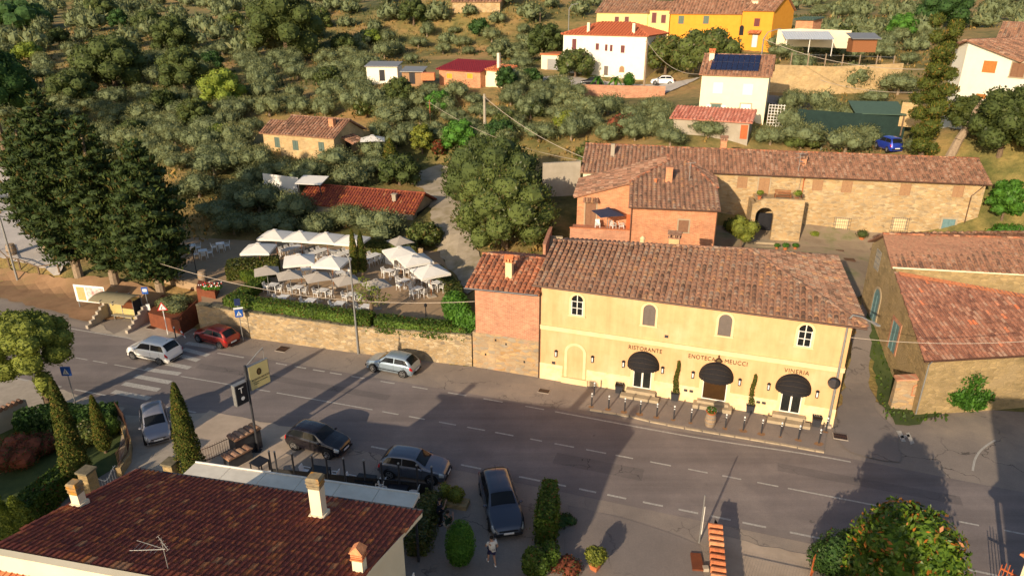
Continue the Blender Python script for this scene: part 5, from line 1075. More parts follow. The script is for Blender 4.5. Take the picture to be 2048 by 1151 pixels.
# cypress pair, twisted tree, rosemary, flowers, barrel, lamps
def cypress(label, loc, h, r, n, size, tap=1.0, deg=0, lean=(0, 0), m='lf_cyp', name='cypress_tree', group=None):
    mb = MB(); z = rng.uniform(.02, 1, n) ** .85; rr = r * np.minimum(1, (z * 6) ** .5) * (1 - z) ** (.62 * tap) * 1.18 + .03; t = rng.uniform(0, 2 * np.pi, n); q = rr * (rng.uniform(.8, 1.06, n) + .08 * np.sin(t * 5 + z * 30)); P = np.stack([q * np.cos(t) + lean[0] * z, q * np.sin(t) + lean[1] * z, .15 + z * (h - .15)], 1)
    Nn = np.stack([np.cos(t), np.sin(t), 0 * t + .5], 1); Nn /= np.linalg.norm(Nn, axis=1)[:, None]; leaves(mb, P, Nn, size, rng, .5, .5)
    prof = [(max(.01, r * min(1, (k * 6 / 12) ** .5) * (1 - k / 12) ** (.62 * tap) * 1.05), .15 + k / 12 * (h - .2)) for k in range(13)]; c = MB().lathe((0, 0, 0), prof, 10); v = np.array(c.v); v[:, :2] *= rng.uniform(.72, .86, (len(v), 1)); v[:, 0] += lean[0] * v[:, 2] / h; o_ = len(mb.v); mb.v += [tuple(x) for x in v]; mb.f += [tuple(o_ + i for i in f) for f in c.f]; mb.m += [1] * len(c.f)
    return tree(name, label, 'tree', loc, mb, m, MB().tube((0, 0, -.2), (0, 0, .5), r * .25, r * .2), deg=deg, group=group)
def hpx(base, top):     # height of a thing from its base point and top pixel
    return hat(top[0], top[1], base.y) - base.z
g = at(711, 552, TZ); cypress('slender cypress, left one of the pair among the parasols', g, 4.5, .42, 2600, .16); g = at(726, 549, TZ); cypress('slender cypress, right one of the pair among the parasols', g, 4.2, .44, 2600, .16)
g = at(742, 638, TZ); t = trunk(1.5, .2, limbs=5, spread=.9, lean=(.15, .1)); bl_ = [(rng.uniform(-1.3, 1.3), rng.uniform(-.8, .8), rng.uniform(1.5, 3.0), .55, .5, .3) for _ in range(13)]
tree('small_tree', 'little twisted tree with thin foliage growing out of the wall hedge', 'tree', g, blob_crown(bl_, 1700, .16, core=0, shell=(.2, 1.1)), 'lf_bright', t)
mb = blob_crown([(0, 0, .25, 1.0, 1.2, .42), (.6, -.5, .2, .9, .8, .4), (-.7, .5, .25, .9, .8, .45), (.2, 1.0, .3, 1.1, .7, .5)], 2600, .16, core=.8); g = at(345, 615, 1.3); o = mb.build('rosemary_bush', MT['lf_olive']); o.location = g; tag(o, 'spreading grey green rosemary filling the rusty planter', 'bush')
mb = blob_crown([(0, 0, .15, .7, .4, .28), (.6, .1, .15, .5, .4, .28)], 900, .12); g = at(418, 577, 2.7); o = mb.build('flower_bed', MT['lf_fern']); o.location = g; tag(o, 'mass of leaves and blossoms in the corner planter above the wall end', 'flowers')
for m_ in ('flower_red', 'flower_white'):
    mb = MB(); [mb.ball((rng.uniform(-.7, 1.1), rng.uniform(-.4, .4), rng.uniform(.3, .48)), .06, 6, 4) for _ in range(22)]; k = mb.build('blossoms', MT[m_], o)
barrel(at(407, 563, TZ), 'old wine barrel standing at the top of the garden steps', 1.15)
mb = MB()
for k in range(5): a = at(378 + k * 7, 586 - k * 6, TZ - .2 - .16 * (4 - k)); mb.prism([(a.x - .2, a.y), (a.x + 2.4, a.y - .4), (a.x + 2.6, a.y + .3), (a.x, a.y + .7)], 0.1, TZ - .16 * (4 - k) - .1)
tag(mb.build('garden_steps', MT['corten']), 'broad rusty edged steps climbing from the pavement to the dining garden', 'steps')
g = at(393, 545, TZ); S = empty('garden_lamp', g, 0, 'small black lantern on a post at the shaded garden corner', 'lamp'); sign_pole(0, 0, 1.9, par=S, m=MT['black']); MB().lathe((0, 0, 1.9), [(.05, 0), (.14, .1), (.17, .32), (.06, .42), (.02, .5)], 8).build('lantern', MT['black'], S)
for x, y, lb in ((852, 632, 'small black garden spotlight by the right end of the wall hedge'),):
    S = empty('spotlight', at(x, y, TZ), 0, lb, 'lamp'); sign_pole(0, 0, .8, par=S, m=MT['black']); MB().lathe((0, 0, .8), [(.06, 0), (.12, .08), (.12, .25), (.03, .32)], 8).build('lamp_head', MT['black'], S)
# vine over the annex corner, bush hedge on the right edge of the garden
g = Vector((-3.9, 47.6, TZ)); mb = blob_crown([(-.3, 1.2, 1.6, 1.0, 1.3, 1.3), (.2, -.2, 1.6, .8, .7, 1.2), (.5, -.6, .9, .7, .45, .9), (-.6, 2.6, 1.4, 1.0, 1.2, 1.0), (.9, -.9, 1.7, .5, .3, .7)], 5200, .2, core=.8); o = mb.build('climbing_vine', MT['lf_fern']); o.location = g; tag(o, 'bright green climber spilling over the corner of the brick annex', 'climbing plant')
hedge('loose leafy hedge between the dining garden and the gravel track', [(-4.2, 51.0), (-5.0, 55.5), (-7.0, 60)], 1.2, 1.6, 1.3, n=3000, size=.2, m='lf_laurel')
# ================================================================ foreground house
KH = .8775; HF = Fr((-15.5, 23.84, 0), -12.05)
B = empty('tiled_house', HF.o, HF.deg, 'big foreground house under a dark red tiled roof with three chimneys', 'house')
ze = 7.5; pt = math.tan(R(15.3)); L_ = 14.1 * KH; D_ = 7.25 * KH
rl = (.13, -D_, ze + D_ * pt); rr_ = (L_ - .4, -D_, ze + D_ * pt)
tiles(B, [(L_, 0, ze), (0, 0, ze), rl, rr_], MT['roof_dark'], .215, .37, name='roof', flat=True, jit=.008)
wallpart(B, [(.5, -.55), (.6, -D_), (L_ - 1.0, -D_), (L_ - .6, -.55)], 0, [ze - .06, ze + (D_ - .3) * pt - .2, ze + (D_ - .3) * pt - .2, ze - .06], MT['cream'])
MB().box(.1, L_ - .35, -D_ - .28, -D_ - .03, ze + D_ * pt - .9, ze + D_ * pt + .05).build('fascia_wall', MT['cream'], B)
zn = ze + D_ * pt - .62
tiles(B, [(-1.5, -10.5, zn - 1.1), (L_ - .6, -10.5, zn - 1.1), (L_ - .6, -D_ - .28, zn), (-1.5, -D_ - .28, zn)], MT['roof_orange'], .215, .37, name='lower_roof', flat=True, jit=.008)
wallpart(B, [(.3, -D_ - .3), (.3, -10.2), (L_ - .9, -10.2), (L_ - .9, -D_ - .3)], 0, [zn - .3, zn - 1.3, zn - 1.3, zn - .3], MT['cream'])
gutter(B, (0, .12, ze - .02), (L_, .12, ze - .02), MT['darkmetal'])
mb = MB().bar((L_ - .02, .02, ze - .1), (L_ - .42, -D_, ze + D_ * pt - .1), .06, .16); mb.build('verge_board', MT['cream'], B)
def lchim(u, v, w_, d, h, capm, capz, nm='chimney', hs=0):
    z = ze - v * pt; c = MB().box(u - w_ / 2, u + w_ / 2, v - d / 2, v + d / 2, z - .2, z + h).box(u - w_ * .68, u + w_ * .68, v - d * .68, v + d * .68, z - .25, z + .12 + .1 * d).build(nm, MT['cream'], B); mb = MB(); q = z + h
    for k in range(5): e = .52 + .05 * (k % 2) + .015 * k; mb.box(u - w_ * e, u + w_ * e, v - d * e, v + d * e, q + k * .08 + .001, q + k * .08 + .072)
    mb.faces([(u - w_ * .64, v - d * .64, q + .4), (u + w_ * .64, v - d * .64, q + .4), (u + w_ * .64, v + d * .64, q + .4), (u - w_ * .64, v + d * .64, q + .4), (u - w_ * .5, v - d * .5, q + .48), (u + w_ * .5, v - d * .5, q + .48), (u + w_ * .5, v + d * .5, q + .48), (u - w_ * .5, v + d * .5, q + .48)], [(4, 5, 6, 7), (0, 1, 5, 4), (1, 2, 6, 5), (2, 3, 7, 6), (3, 0, 4, 7)])
    mb.build('chimney_cap', capm, c); return c
lich = M('lichened_brick_cap', (.3, .24, .14), (.17, .13, .09), 6, .95, .4, c3=(.5, .23, .03), sc3=2.2)
lchim(.42, -3.15, .34, .32, .55, lich, 0); lchim(8.9, -1.32, .44, .38, 1.3, lich, 0)
u, v = 11.85, -4.3; z = ze - v * pt; c = MB().box(u - .17, u + .17, v - .16, v + .16, z - .2, z + .55).build('chimney', MT['cream'], B)
mb = MB(); q = z + .55
mb.box(u - .21, u + .21, v - .2, v + .2, q, q + .05)
for k in range(3): mb.box(u - .19, u + .19, v - .18, v + .18, q + .08 + k * .07, q + .12 + k * .07); 
mb.box(u - .15, u + .15, v - .14, v + .14, q + .05, q + .29)
mb.faces([(u - .23, v - .22, q + .29), (u + .23, v - .22, q + .29), (u + .23, v + .22, q + .29), (u - .23, v + .22, q + .29), (u, v - .14, q + .5), (u, v + .14, q + .5)], [(0, 1, 4), (1, 2, 5, 4), (2, 3, 5), (3, 0, 4, 5), (3, 2, 1, 0)]); mb.build('chimney_cap', MT['roof_orange'], c)
# white balcony rail on the right wall
mb = MB(); 
for z in (0, .25, .5, .75): mb.bar((L_ - .25, -.6, 4.3 + z), (L_ - .25, -3.1, 4.3 + z), .05, .07)
for k in range(4): mb.bar((L_ - .25, -.6 - k * .8, 4.1), (L_ - .25, -.6 - k * .8, 5.1), .05, .05)
mb.build('balcony_rail', MT['white'], B); MB().box(L_ - .58, L_ - .2, -3.2, -.5, 3.95, 4.1).build('balcony_slab', MT['cream'], B)
# antenna
z = ze + 6.6 * pt; a_loc = HF.wor(6.25, -5.9, ze + 5.9 * pt)
S = empty('tv_antenna', a_loc, HF.deg, 'grey television antenna on the ridge of the dark red roof', 'antenna'); MB().tube((0, 0, -.1), (.0, 0, 1.9), .022).build('mast', MT['galv'], S)
mb = MB().tube((.1, 0, 1.3), (-1.7, -.3, 1.15), .018); mb.tube((.1, 0, 1.3), (-1.65, .2, 1.35), .012)
for k in range(6): x = -.3 - k * .24; mb.tube((x, -.3, 1.27 + x * .06), (x, .25, 1.27 + x * .06), .01)
mb.build('yagi_boom', MT['galv'], S); mb = MB().tube((-.25, .1, 1.95), (.35, -.1, 1.4), .015)
for k in range(6): t = k / 5; mb.tube((-.25 + .6 * t - .12, .1 - .2 * t, 1.95 - .55 * t - .1), (-.25 + .6 * t + .12, .1 - .2 * t, 1.95 - .55 * t + .1), .01)
mb.build('reflector_grid', MT['galv'], S); S.scale = (.62, .62, .62)
# pale flat canopy beyond the eave
S = empty('flat_canopy', HF.o, HF.deg, 'pale flat awning roof between the dark red roof and the cafe fence', 'canopy')
cA = HF.pz(385, 950, 4.0); cB = HF.pz(412, 927, 4.0); cC = HF.pz(840, 985, 4.0); cD = HF.pz(812, 1012, 4.0)
u0, u1 = cB[0] - .6, cC[0]; v1 = cB[1]
n = 6
for k in range(n):
    a = u0 + (u1 - u0) * k / n; b = u0 + (u1 - u0) * (k + 1) / n; MB().prism([(a + .012, -.4), (b - .012, -.4), (b - .012, v1), (a + .012, v1)], 3.85, lambda p: 4.15 - .03 * (p[1])).build('roof_sheet', M('canopy_sheet', (.78, .73, .62), (.64, .59, .49), 1.4, .7) if k == 0 else bpy.data.materials['canopy_sheet'], S)
MB().box(u0, u1, v1 + .002, v1 + .06, 3.75, 4.05).build('edge_trim', MT['white'], S)
for u in (u0 + .2, (u0 + u1) / 2, u1 - .2): MB().box(u - .05, u + .05, v1 - .15, v1 - .05, 0, 3.84).build('post', MT['darkmetal'], S)
# cafe fence with glass
posts = [(543, 945, 903), (554, 965, 940 - 30), (588, 960, 897), (627, 960, 898), (655, 968, 917), (689, 962, 906), (729, 970, 908), (763, 985, 932), (797, 985, 935), (833, 990, 942), (862, 985, 926)]
Fp = [at(p[0] + 4, 968 + (p[0] - 588) * .1 + (0 if p[0] > 560 else 0)) for p in posts]
S = empty('cafe_fence', Fp[0], 0, 'dark fence of posts and smoked panels around the cafe terrace', 'fence'); O = Fp[0]
for p, q in zip(posts, Fp):
    MB().tube(q - O, q - O + Vector((0, 0, 2.05)), .055, n=8).build('post', MT['darkmetal'], S); MB().ball(q - O + Vector((0, 0, 2.1)), .065, 8, 5).build('knob', MT['galv'], S)
for a, b in zip(Fp[:-1], Fp[1:]):
    if (b - a).length > .3: MB().bar(a - O + Vector((0, 0, .5)) + (b - a) * .06, b - O + Vector((0, 0, .5)) - (b - a) * .06, .03, .9).build('smoked_panel', MT['trim'], S)
# cafe furniture behind the fence
for px, py, lb in ((805, 985, 'black cafe table with white chairs nearest the estate car side'), (738, 972, 'black cafe table between the white chairs, middle of the terrace'), (646, 955, 'black cafe table at the left of the terrace behind the chimney')):
    g = at(px - 5, py + 5); t = empty('table', g, -12, lb, 'table'); MB().box(-.55, .55, -.38, .38, .7, .74).build('table_top', MT['black'], t); [MB().box(x - .025, x + .025, y - .025, y + .025, 0, .7).build('leg', MT['black'], t) for x in (-.5, .5) for y in (-.33, .33)]
    dup(CP, HF.wor(*HF.loc(g)[:2]) + Vector((-.85, .2, 0)), 78, 'white chair on the left of the ' + lb.split(' with')[0].split(' between')[0].split(' at')[0] + (' nearest the parked cars' if px > 800 else ' mid terrace' if px > 700 else ' at the terrace left end'), 'white cafe chairs', used); dup(CP, g + Vector((.85, -.2, 0)), -102, 'white chair on the right of the black cafe table' + (' nearest the parked cars' if px > 800 else ' mid terrace' if px > 700 else ' at the terrace left end'), 'white cafe chairs', used)
g = at(523, 950); t = empty('table', g, -30, 'square black table beside the tiled brick piers', 'table'); MB().box(-.4, .4, -.4, .4, .95, 1.0).build('table_top', MT['black'], t); [MB().box(x - .03, x + .03, y - .03, y + .03, 0, .95).build('leg', MT['black'], t) for x in (-.35, .35) for y in (-.35, .35)]
g = at(542, 958); t = empty('stool', g, 10, 'small white slatted stool right of the square black table', 'stool'); MB().box(-.2, .2, -.2, .2, .44, .48).build('seat', MT['cloth'], t); [MB().box(x - .02, x + .02, y - .02, y + .02, 0, .44).build('leg', MT['cloth'], t) for x in (-.17, .17) for y in (-.17, .17)]
g = at(556, 962); o = MB().lathe((0, 0, 0), [(.13, 0), (.17, .35), (.19, .36), (.16, .37), (.12, .1)], 14).build('waste_bin', MT['cloth']); o.location = g; tag(o, 'round white bin next to the slatted stool', 'bin')
# tiled piers with curved roofs near the sign pole
def pier(px, py, label, w_, d, h, deg, n=5):
    g = at(px, py); p = empty('tiled_wall', g, deg, label, 'wall'); MB().box(-w_ / 2, w_ / 2, -d / 2, d / 2, 0, h).build('masonry', MT['black'] if 0 else MT['darkmetal'], p); mb = MB()
    for k in range(n):
        y0 = -d / 2 - .05 + k * (d + .1) / n; y1 = y0 + (d + .1) / n; A = []; Bq = []
        for j in range(6): th = math.pi * j / 5; zz = h + .06 + .1 * math.sin(th); yy = (y0 + y1) / 2 - math.cos(th) * (y1 - y0) * .5; A.append((-w_ / 2 - .12, yy, zz)); Bq.append((w_ / 2 + .12, yy, zz + .02))
        mb.faces(A + Bq, [(j, j + 1, 7 + j, 6 + j) for j in range(5)] + [tuple(range(6))[::-1], tuple(range(6, 12))])
    mb.box(-w_ / 2 - .08, w_ / 2 + .08, -d / 2 - .03, d / 2 + .03, h + .001, h + .05); mb.build('tile_coping', MT['roof_old'], p); return p
pier(495, 903, 'tall dark meter wall with ridge tile coping beside the sign pole', .7, 1.7, 1.35, -38); pier(478, 925, 'low dark wall with ridge tile coping in front of the tall meter wall', .6, 1.5, .7, -38, 4)
def railing(name, label, pts, h, m, step=.14, z=0, top=True, curve=None, spear=.08, cat='fence'):
    """iron railing along points; bars run as one part, rails as another"""
    P = [Vector((p[0], p[1], 0)) for p in pts]; o = Vector((P[0].x, P[0].y, z)); S = empty(name, o, 0, label, cat); br = MB(); rl_ = MB(); tot = sum((b - a).length for a, b in zip(P[:-1], P[1:])); s_ = 0
    for a, b in zip(P[:-1], P[1:]):
        l = (b - a).length; n = max(1, int(l / step))
        for k in range(n):
            c = a.lerp(b, k / n); f = (s_ + l * k / n) / tot; hh = h(f) if callable(h) else h; q = c - o; q.z = 0; br.tube(q, q + Vector((0, 0, hh + spear)), .014, .008, 4)
            f2 = (s_ + l * (k + 1) / n) / tot; h2 = h(f2) if callable(h) else h; q2 = a.lerp(b, (k + 1) / n) - o; q2.z = 0
            rl_.bar(q + Vector((0, 0, hh - .05)), q2 + Vector((0, 0, h2 - .05)), .03, .03); rl_.bar(q + Vector((0, 0, .12)), q2 + Vector((0, 0, .12)), .03, .03)
        s_ += l
    br.build('bars', m, S); rl_.build('rails', m, S); return S
railing('iron_fence', 'low iron fence beside the cypress at the gravel apron', pts_px([(405, 925), (425, 918), (470, 897), (478, 905)]), .95, MT['copper'])
# garden fence on low curved wall, gate pier
cw = pts_px([(245, 952), (263, 925), (266, 895), (258, 870), (240, 845)])
mb = MB(); P = [Vector(p) for p in cw]
for a, b in zip(P[:-1], P[1:]): d = (b - a).normalized(); n = Vector((-d.y, d.x)) * .3; mb.prism([tuple(a), tuple(b), tuple(b + n), tuple(a + n)], 0, .6)
o = mb.build('garden_wall', MT['stone_barn']); tag(o, 'low curved stone wall under the iron fence beside the silver car', 'wall'); origin_to(o, (cw[0][0], cw[0][1], 0))
railing('iron_fence', 'tall spiked iron fence curving round the shaded garden beside the silver car', [(p[0] - .12, p[1] + .1) for p in cw], .95, MT['copper'], z=.6)
def gpier(px, py, label, h, capm=None, w_=.6):
    g = at(px, py); p = empty('gate_pier', g, -15, label, 'pillar'); MB().box(-w_ / 2, w_ / 2, -w_ / 2, w_ / 2, 0, h).build('masonry', MT['stone_barn'], p); MB().box(-w_ * .62, w_ * .62, -w_ * .62, w_ * .62, h + .001, h + .12).build('capstone', capm or MT['capstone'], p); return p
gp = gpier(192, 1012, 'stone gate pier with flat cap left of the curved gate', 2.3); gpier(352, 975, 'stone gate pier with mossy cap left of the near cypress', 1.7)
railing('garden_gate', 'white scalloped iron gate between the two stone piers', pts_px([(198, 1010), (245, 985)]), lambda f: 1.6 + .3 * math.cos(f * 6.28), MT['white'], cat='gate')
# front left: cypresses, hedges, lawn bushes, wall with tile coping
g = at(163, 972); cypress('tallest cypress in the shaded garden, left of the stone gate pier', g, hpx(g, (106, 758)), .66, 9000, .14); g = at(212, 905); cypress('shorter cypress behind the curved iron fence', g, hpx(g, (171, 790)), .42, 5200, .12)
g = at(388, 962); cypress('lone cypress standing on the gravel apron before the pale canopy', g, hpx(g, (352, 765)), .68, 9500, .13)
hedge('clipped hedge running along the lawn edge towards the gate pier', pts_px([(20, 1085), (60, 1040), (150, 962)]), 1.2, 0, 1.3, n=6500, size=.16, m='lf_hedge')
hedge('dark hedge at the back of the shaded garden, under the cypresses', pts_px([(40, 868), (110, 852), (170, 858), (235, 850)]), 1.5, 0, 1.3, n=5500, size=.2, m='lf_dark')
def bush(name, label, px, py, w_, h, m, n=1500, size=.15, z=None, k=5, cat='bush'):
    g = at(px, py, z) if z is not None else atT(px, py); bb = [(rng.uniform(-.35, .35) * w_, rng.uniform(-.3, .3) * w_, h * rng.uniform(.4, .6), w_ * .33, w_ * .33, h * .42) for _ in range(k)]; o = blob_crown(bb, n, size).build(name, MT[m]); o.location = g; return tag(o, label, cat)
bush('red_leaved_bush', 'reddish leaved bush in the dark corner of the garden at left edge', 25, 925, 3.2, 1.6, 'lf_red', 2600, .13, 0); bush('red_leaved_bush', 'low reddish bush beside the green hedge in the shaded garden', 80, 905, 2.0, 1.3, 'lf_red', 1400, .16, 0)
bush('garden_bush', 'rounded green bush between the two cypresses', 190, 880, 2.0, 1.5, 'lf_laurel', 2200, .17, 0); bush('garden_bush', 'leafy bush beside the iron fence end post', 218, 862, 1.6, 1.5, 'lf_hedge', 1600, .15, 0); bush('garden_bush', 'small rose bush on the lawn near the clipped hedge', 95, 978, .9, .8, 'lf_red', 500, .12, 0)
for k, (x, y, h) in enumerate(((8, 1075, 3.4), (28, 1085, 2.2), (50, 1075, 2.6), (-14, 1060, 3.0))): g = at(x, y); cypress(('tallest pale conifer at the bottom left edge', 'short pale conifer in front at the bottom left', 'pale conifer nearest the clipped hedge', 'pale conifer cut by the left picture edge')[k], g, h, .6, 2600, .17, m='lf_bright', name='conifer')
mb = MB(); a, b = at(-30, 880), at(62, 838); d = (b - a).normalized(); n = Vector((-d.y, d.x, 0)); lw_ = empty('plaster_wall', a, math.degrees(math.atan2(d.y, d.x)), 'low plaster wall with orange tile coping at the left edge', 'wall'); ln_ = (b - a).length; MB().box(0, ln_, -.12, .12, 0, 1.5).build('masonry', MT['grey_w'], lw_)
mb = MB(); 
for k in range(int(ln_ / .3)): mb.tube((k * .3, -.2, 1.56), (k * .3, .2, 1.56), .14, .12, 8)
mb.build('tile_coping', MT['roof_farm'], lw_)
# clumpy round tree at left
g = at(101, 822); S_h = hpx(g, (75, 612)); bb = []
for k in range(22):
    t = 2.4 * k; q = 2.55 * math.sqrt((k + .5) / 22); bb.append((-.75 + q * math.cos(t), q * math.sin(t) * .9, S_h - 1.0 - .17 * q * q - rng.uniform(0, .5), .85, .85, .72))
bb += [(-2.6, -1.6, S_h - 2.6, 1.0, 1.0, .8), (-1.8, -2.1, S_h - 2.9, 1.0, .9, .7), (1.6, -.2, S_h - 3.2, 1.0, .9, .8), (.6, -1.5, S_h - 3.2, 1.1, .9, .8), (-.8, -1.8, S_h - 3.5, 1.1, .8, .8), (.2, -.1, 2.3, .6, .6, .9), (.1, .2, 1.4, .5, .5, .6)]
tree('clumpy_tree', 'round headed yellow green tree with clumps like cushions, at the left edge', 'tree', g, blob_crown(bb, 15000, .17, core=.85), 'lf_yellow', trunk(S_h - 3.2, .22, limbs=6, spread=1.6))
# right foreground: hedge, bushes, pots, coping wall, fence
g0 = pts_px([(1090, 1092), (1099, 1012)])
hedge('tall narrow hedge right of the dark estate car', g0, .8, 0, 1.75, n=5200, size=.14, m='lf_hedge', rnd_=.16)
bush('loose_bush', 'loose bright green bush in front of the tall narrow hedge', 1084, 1150, 1.5, 1.7, 'lf_hedge', 4200, .15, 0, 7)
o = blob_crown([(0, 0, 1.2, .72, .7, 1.2), (.05, 0, 1.7, .55, .55, .85), (-.05, 0, .8, .66, .66, .8)], 7500, .1, core=.86).build('clipped_bush', MT['lf_fern']); o.location = at(922, 1125); tag(o, 'dense egg shaped bush on the cracked yard left of the walking person', 'bush'); bush('flowering_bush', 'small yellow green bush in the raised bed by the cafe fence end', 907, 1005, 1.25, 1.2, 'lf_yellow', 900, .14, 0, 4)
mb = MB().box(-.9, .9, -.35, .35, 0, .3); o = mb.build('raised_bed', MT['stone_barn']); o.location = at(905, 1008); o.rotation_euler = (0, 0, R(-15)); tag(o, 'low stone bed under the small yellow green bush', 'flower bed')
hedge('low dark shrubs along the right wall of the foreground house', pts_px([(868, 1010), (845, 1060), (835, 1110)]), .9, 0, .9, n=2600, size=.16, m='lf_laurel', rnd_=.25)
bush('shrub', 'straggly shrub at the kerb edge right of the narrow hedge', 1130, 1045, 1.1, .4, 'lf_dark', 500, .13, 0); bush('dry_shrub', 'dry brownish weeds at the bottom beside the narrow hedge', 1128, 1140, 1.5, .6, 'lf_red', 800, .12, 0)
g = at(1190, 1138); S = empty('potted_plant', g, 5, 'round yellow green shrub in a square terracotta pot on the yard', 'potted plant'); MB().lathe((0, 0, 0), [(.22, 0), (.32, .32), (.35, .36), (.3, .37)], 4).build('pot', MT['terra'], S); blob_crown([(0, 0, .85, .5, .5, .45), (.2, .1, .8, .4, .4, .4), (-.2, 0, 1.0, .35, .35, .35)], 1600, .11).build('foliage', MT['lf_yellow'], S)
# tile topped wall, reflector post, leaning pole
a = at(1425, 1085, 0); b = at(1437, 1290, 0); d = (b - a); deg = math.degrees(math.atan2(d.y, d.x)); S = empty('tiled_wall', a, deg, 'driveway wall topped with bright orange ridge tiles at the bottom', 'wall'); Lw = d.length; MB().box(0, Lw, -.16, .16, 0, 1.1).build('masonry', MT['stone_barn'], S)
mb = MB(); n = int(Lw / .42)
for k in range(n): mb.tube((k * .42 + .2, -.34, 1.2), (k * .42 + .2, .34, 1.2), .16, .16, 10)
mb.build('tile_coping', MT['roof_orange'], S)
S = empty('reflector_post', at(1427, 1078), 0, 'short white road marker with black head at the end of the orange tiled wall', 'marker post'); MB().box(-.06, .06, -.04, .04, 0, 1.0).build('post', MT['signwhite'], S); MB().xprism([(-.065, 1.0), (.065, 1.0), (.065, 1.12), (-.065, 1.3)], -.045, .045).build('black_head', MT['black'], S)
g = at(1398, 1085); S = empty('thin_pole', g, 0, 'thin grey pole rising from the driveway mouth left of the tiled wall', 'pole'); MB().path([(0, 0, 0), (0, 0, 2.0), (0, .02, 2.95)], [.04, .035, .035], 7).build('post', MT['galv'], S)
MB().path([(.05, -.03, .6), (.06, -.03, 2.3)], .02, 5).build('cable_duct', MT['white'], S)
o = MB().prism([(-.5, -.35), (.05, -.4), (.15, .7), (-.35, .75)], 0, .12).build('rusty_sheet', MT['corten']); o.location = at(1402, 1130); tag(o, 'rusty sheet lying against the orange tiled wall', 'metal sheet')
o = MB().box(-.13, .13, -.12, .12, 0, .2).build('stone_block', MT['concrete']); o.location = at(1411, 1139); tag(o, 'pale stone block beside the rusty sheet', 'stone')
hh = lambda f: 1.25 + .5 * math.sin(f * math.pi * .5)
railing('rust_red_railing', 'rust red iron railing climbing behind the glossy tree', pts_px([(1618, 1160), (1640, 1120), (1655, 1095)]), 1.35, MT['rail_rust'], .12)
S = empty('iron_gate', at(1985, 1185), -50, 'rust red iron gate at the bottom right edge', 'gate'); mb = MB(); [mb.box(k * .14 - .015, k * .14 + .015, -.015, .015, 0, 1.7 + .2 * math.sin(k)) for k in range(14)]; mb.build('bars', MT['rail_rust'], S); MB().box(0, 1.9, -.03, .03, 1.45, 1.52).box(0, 1.9, -.03, .03, .2, .27).build('rails', MT['rail_rust'], S)
# glossy magnolia and neighbour
g = at(1788, 1215); H_ = hpx(g, (1790, 1022)); bb = []
for k in range(24):
    t = 2.4 * k; q = 1.6 * math.sqrt((k + .5) / 24); bb.append((q * math.cos(t), q * math.sin(t) * .9, H_ - .9 - .45 * q * q + rng.uniform(-.3, .2), .8, .8, .75))
for k in range(10): t = .63 * k; bb.append((1.5 * math.cos(t), 1.4 * math.sin(t), H_ - 3.2 + rng.uniform(-.5, .5), .9, .9, .9))
tree('magnolia_tree', 'glossy leaved tree with orange leaf undersides at the bottom right', 'tree', g, blob_crown(bb, 13000, .27, core=.78, asp=.45, jit=.3, shell=(.75, 1.32)), 'lf_mag', trunk(max(1.2, H_ - 3), .18, limbs=5, spread=1.4))
g = at(1672, 1150); tree('laurel_bush', 'dark green bush left of the glossy leaved tree', 'bush', g, blob_crown([(0, 0, 1.3, 1.2, 1.1, 1.1), (.8, .3, 1.6, .9, .8, .8), (-.5, .2, .9, .9, .8, .8), (1.5, .2, 1.4, .8, .8, 1.0)], 5200, .15), 'lf_dark', MB().tube((0, 0, -.1), (0, 0, .9), .1))
# roof edge at the right border
S = empty('red_roof_porch', at(2150, 1135, 3.4), -65, 'corner of a red tiled porch roof cut by the right picture edge', 'roof'); tiles(S, [(-1.5, -1.2, 0), (1.5, -1.2, 0), (1.5, 1.4, .6), (-1.5, 1.4, .6)], MT['roof_orange'], .3, .35, name='roof'); MB().box(-1.4, 1.4, -1.1, 1.3, -.18, -.11).build('soffit', MT['white'], S); [MB().box(x - .08, x + .08, y - .08, y + .08, -3.4, -.18).build('post', MT['cream'], S) for x in (-1.2, 1.2) for y in (-1, 1.1)]
railing('rust_red_railing', 'rust red railing below the picture that casts barred shadows on the gravel', pts_px([(1452, 1205), (1640, 1250)]), 1.3, MT['rail_rust'], .13)
# neighbours just outside the frame that throw their shadows over the road
S = empty('tall_house', (16.0, 12.1, 0), -14, 'tall flat roofed house beyond the bottom right corner that shades the road end', 'house'); wallpart(S, [(0, -9), (16, -9), (16, 0), (0, 0)], 0, 12.2, MT['cream']); MB().box(-.3, 16.3, -9.3, .3, 12.2, 12.4).build('roof_slab', MT['terra'], S)
g = Vector((11.3, 15.3, 0)); bb = []
for k in range(60):
    z = k / 60; t = 2.4 * k; q = 1.9 * (1 - z) ** .45 * (.6 + .4 * ((k * 7) % 5) / 4); bb.append((q * math.cos(t), q * math.sin(t), 1.0 + z * 7.6, .8 * (1 - z * .6), .8 * (1 - z * .6), .6))
tree('broad_conifer', 'broad conifer below the picture that shades the road beside the glossy tree', 'tree', g, blob_crown(bb, 8000, .22, core=.6), 'lf_dark', trunk(2, .2, limbs=0))
g = Vector((-37, 23, 0)); tree('shade_tree', 'large shade tree left below the picture over the dark garden', 'tree', g, blob_crown(rblobs(14, 5, 4.5, 2.2), 7000, .3), 'lf_dark', trunk(3, .35, spread=2.5)); g = Vector((-29.5, 18.5, 0)); tree('shade_tree', 'second shade tree below the picture near the dark garden', 'tree', g, blob_crown(rblobs(12, 4.2, 4.2, 2.2), 5000, .3), 'lf_dark', trunk(3, .3, spread=2))
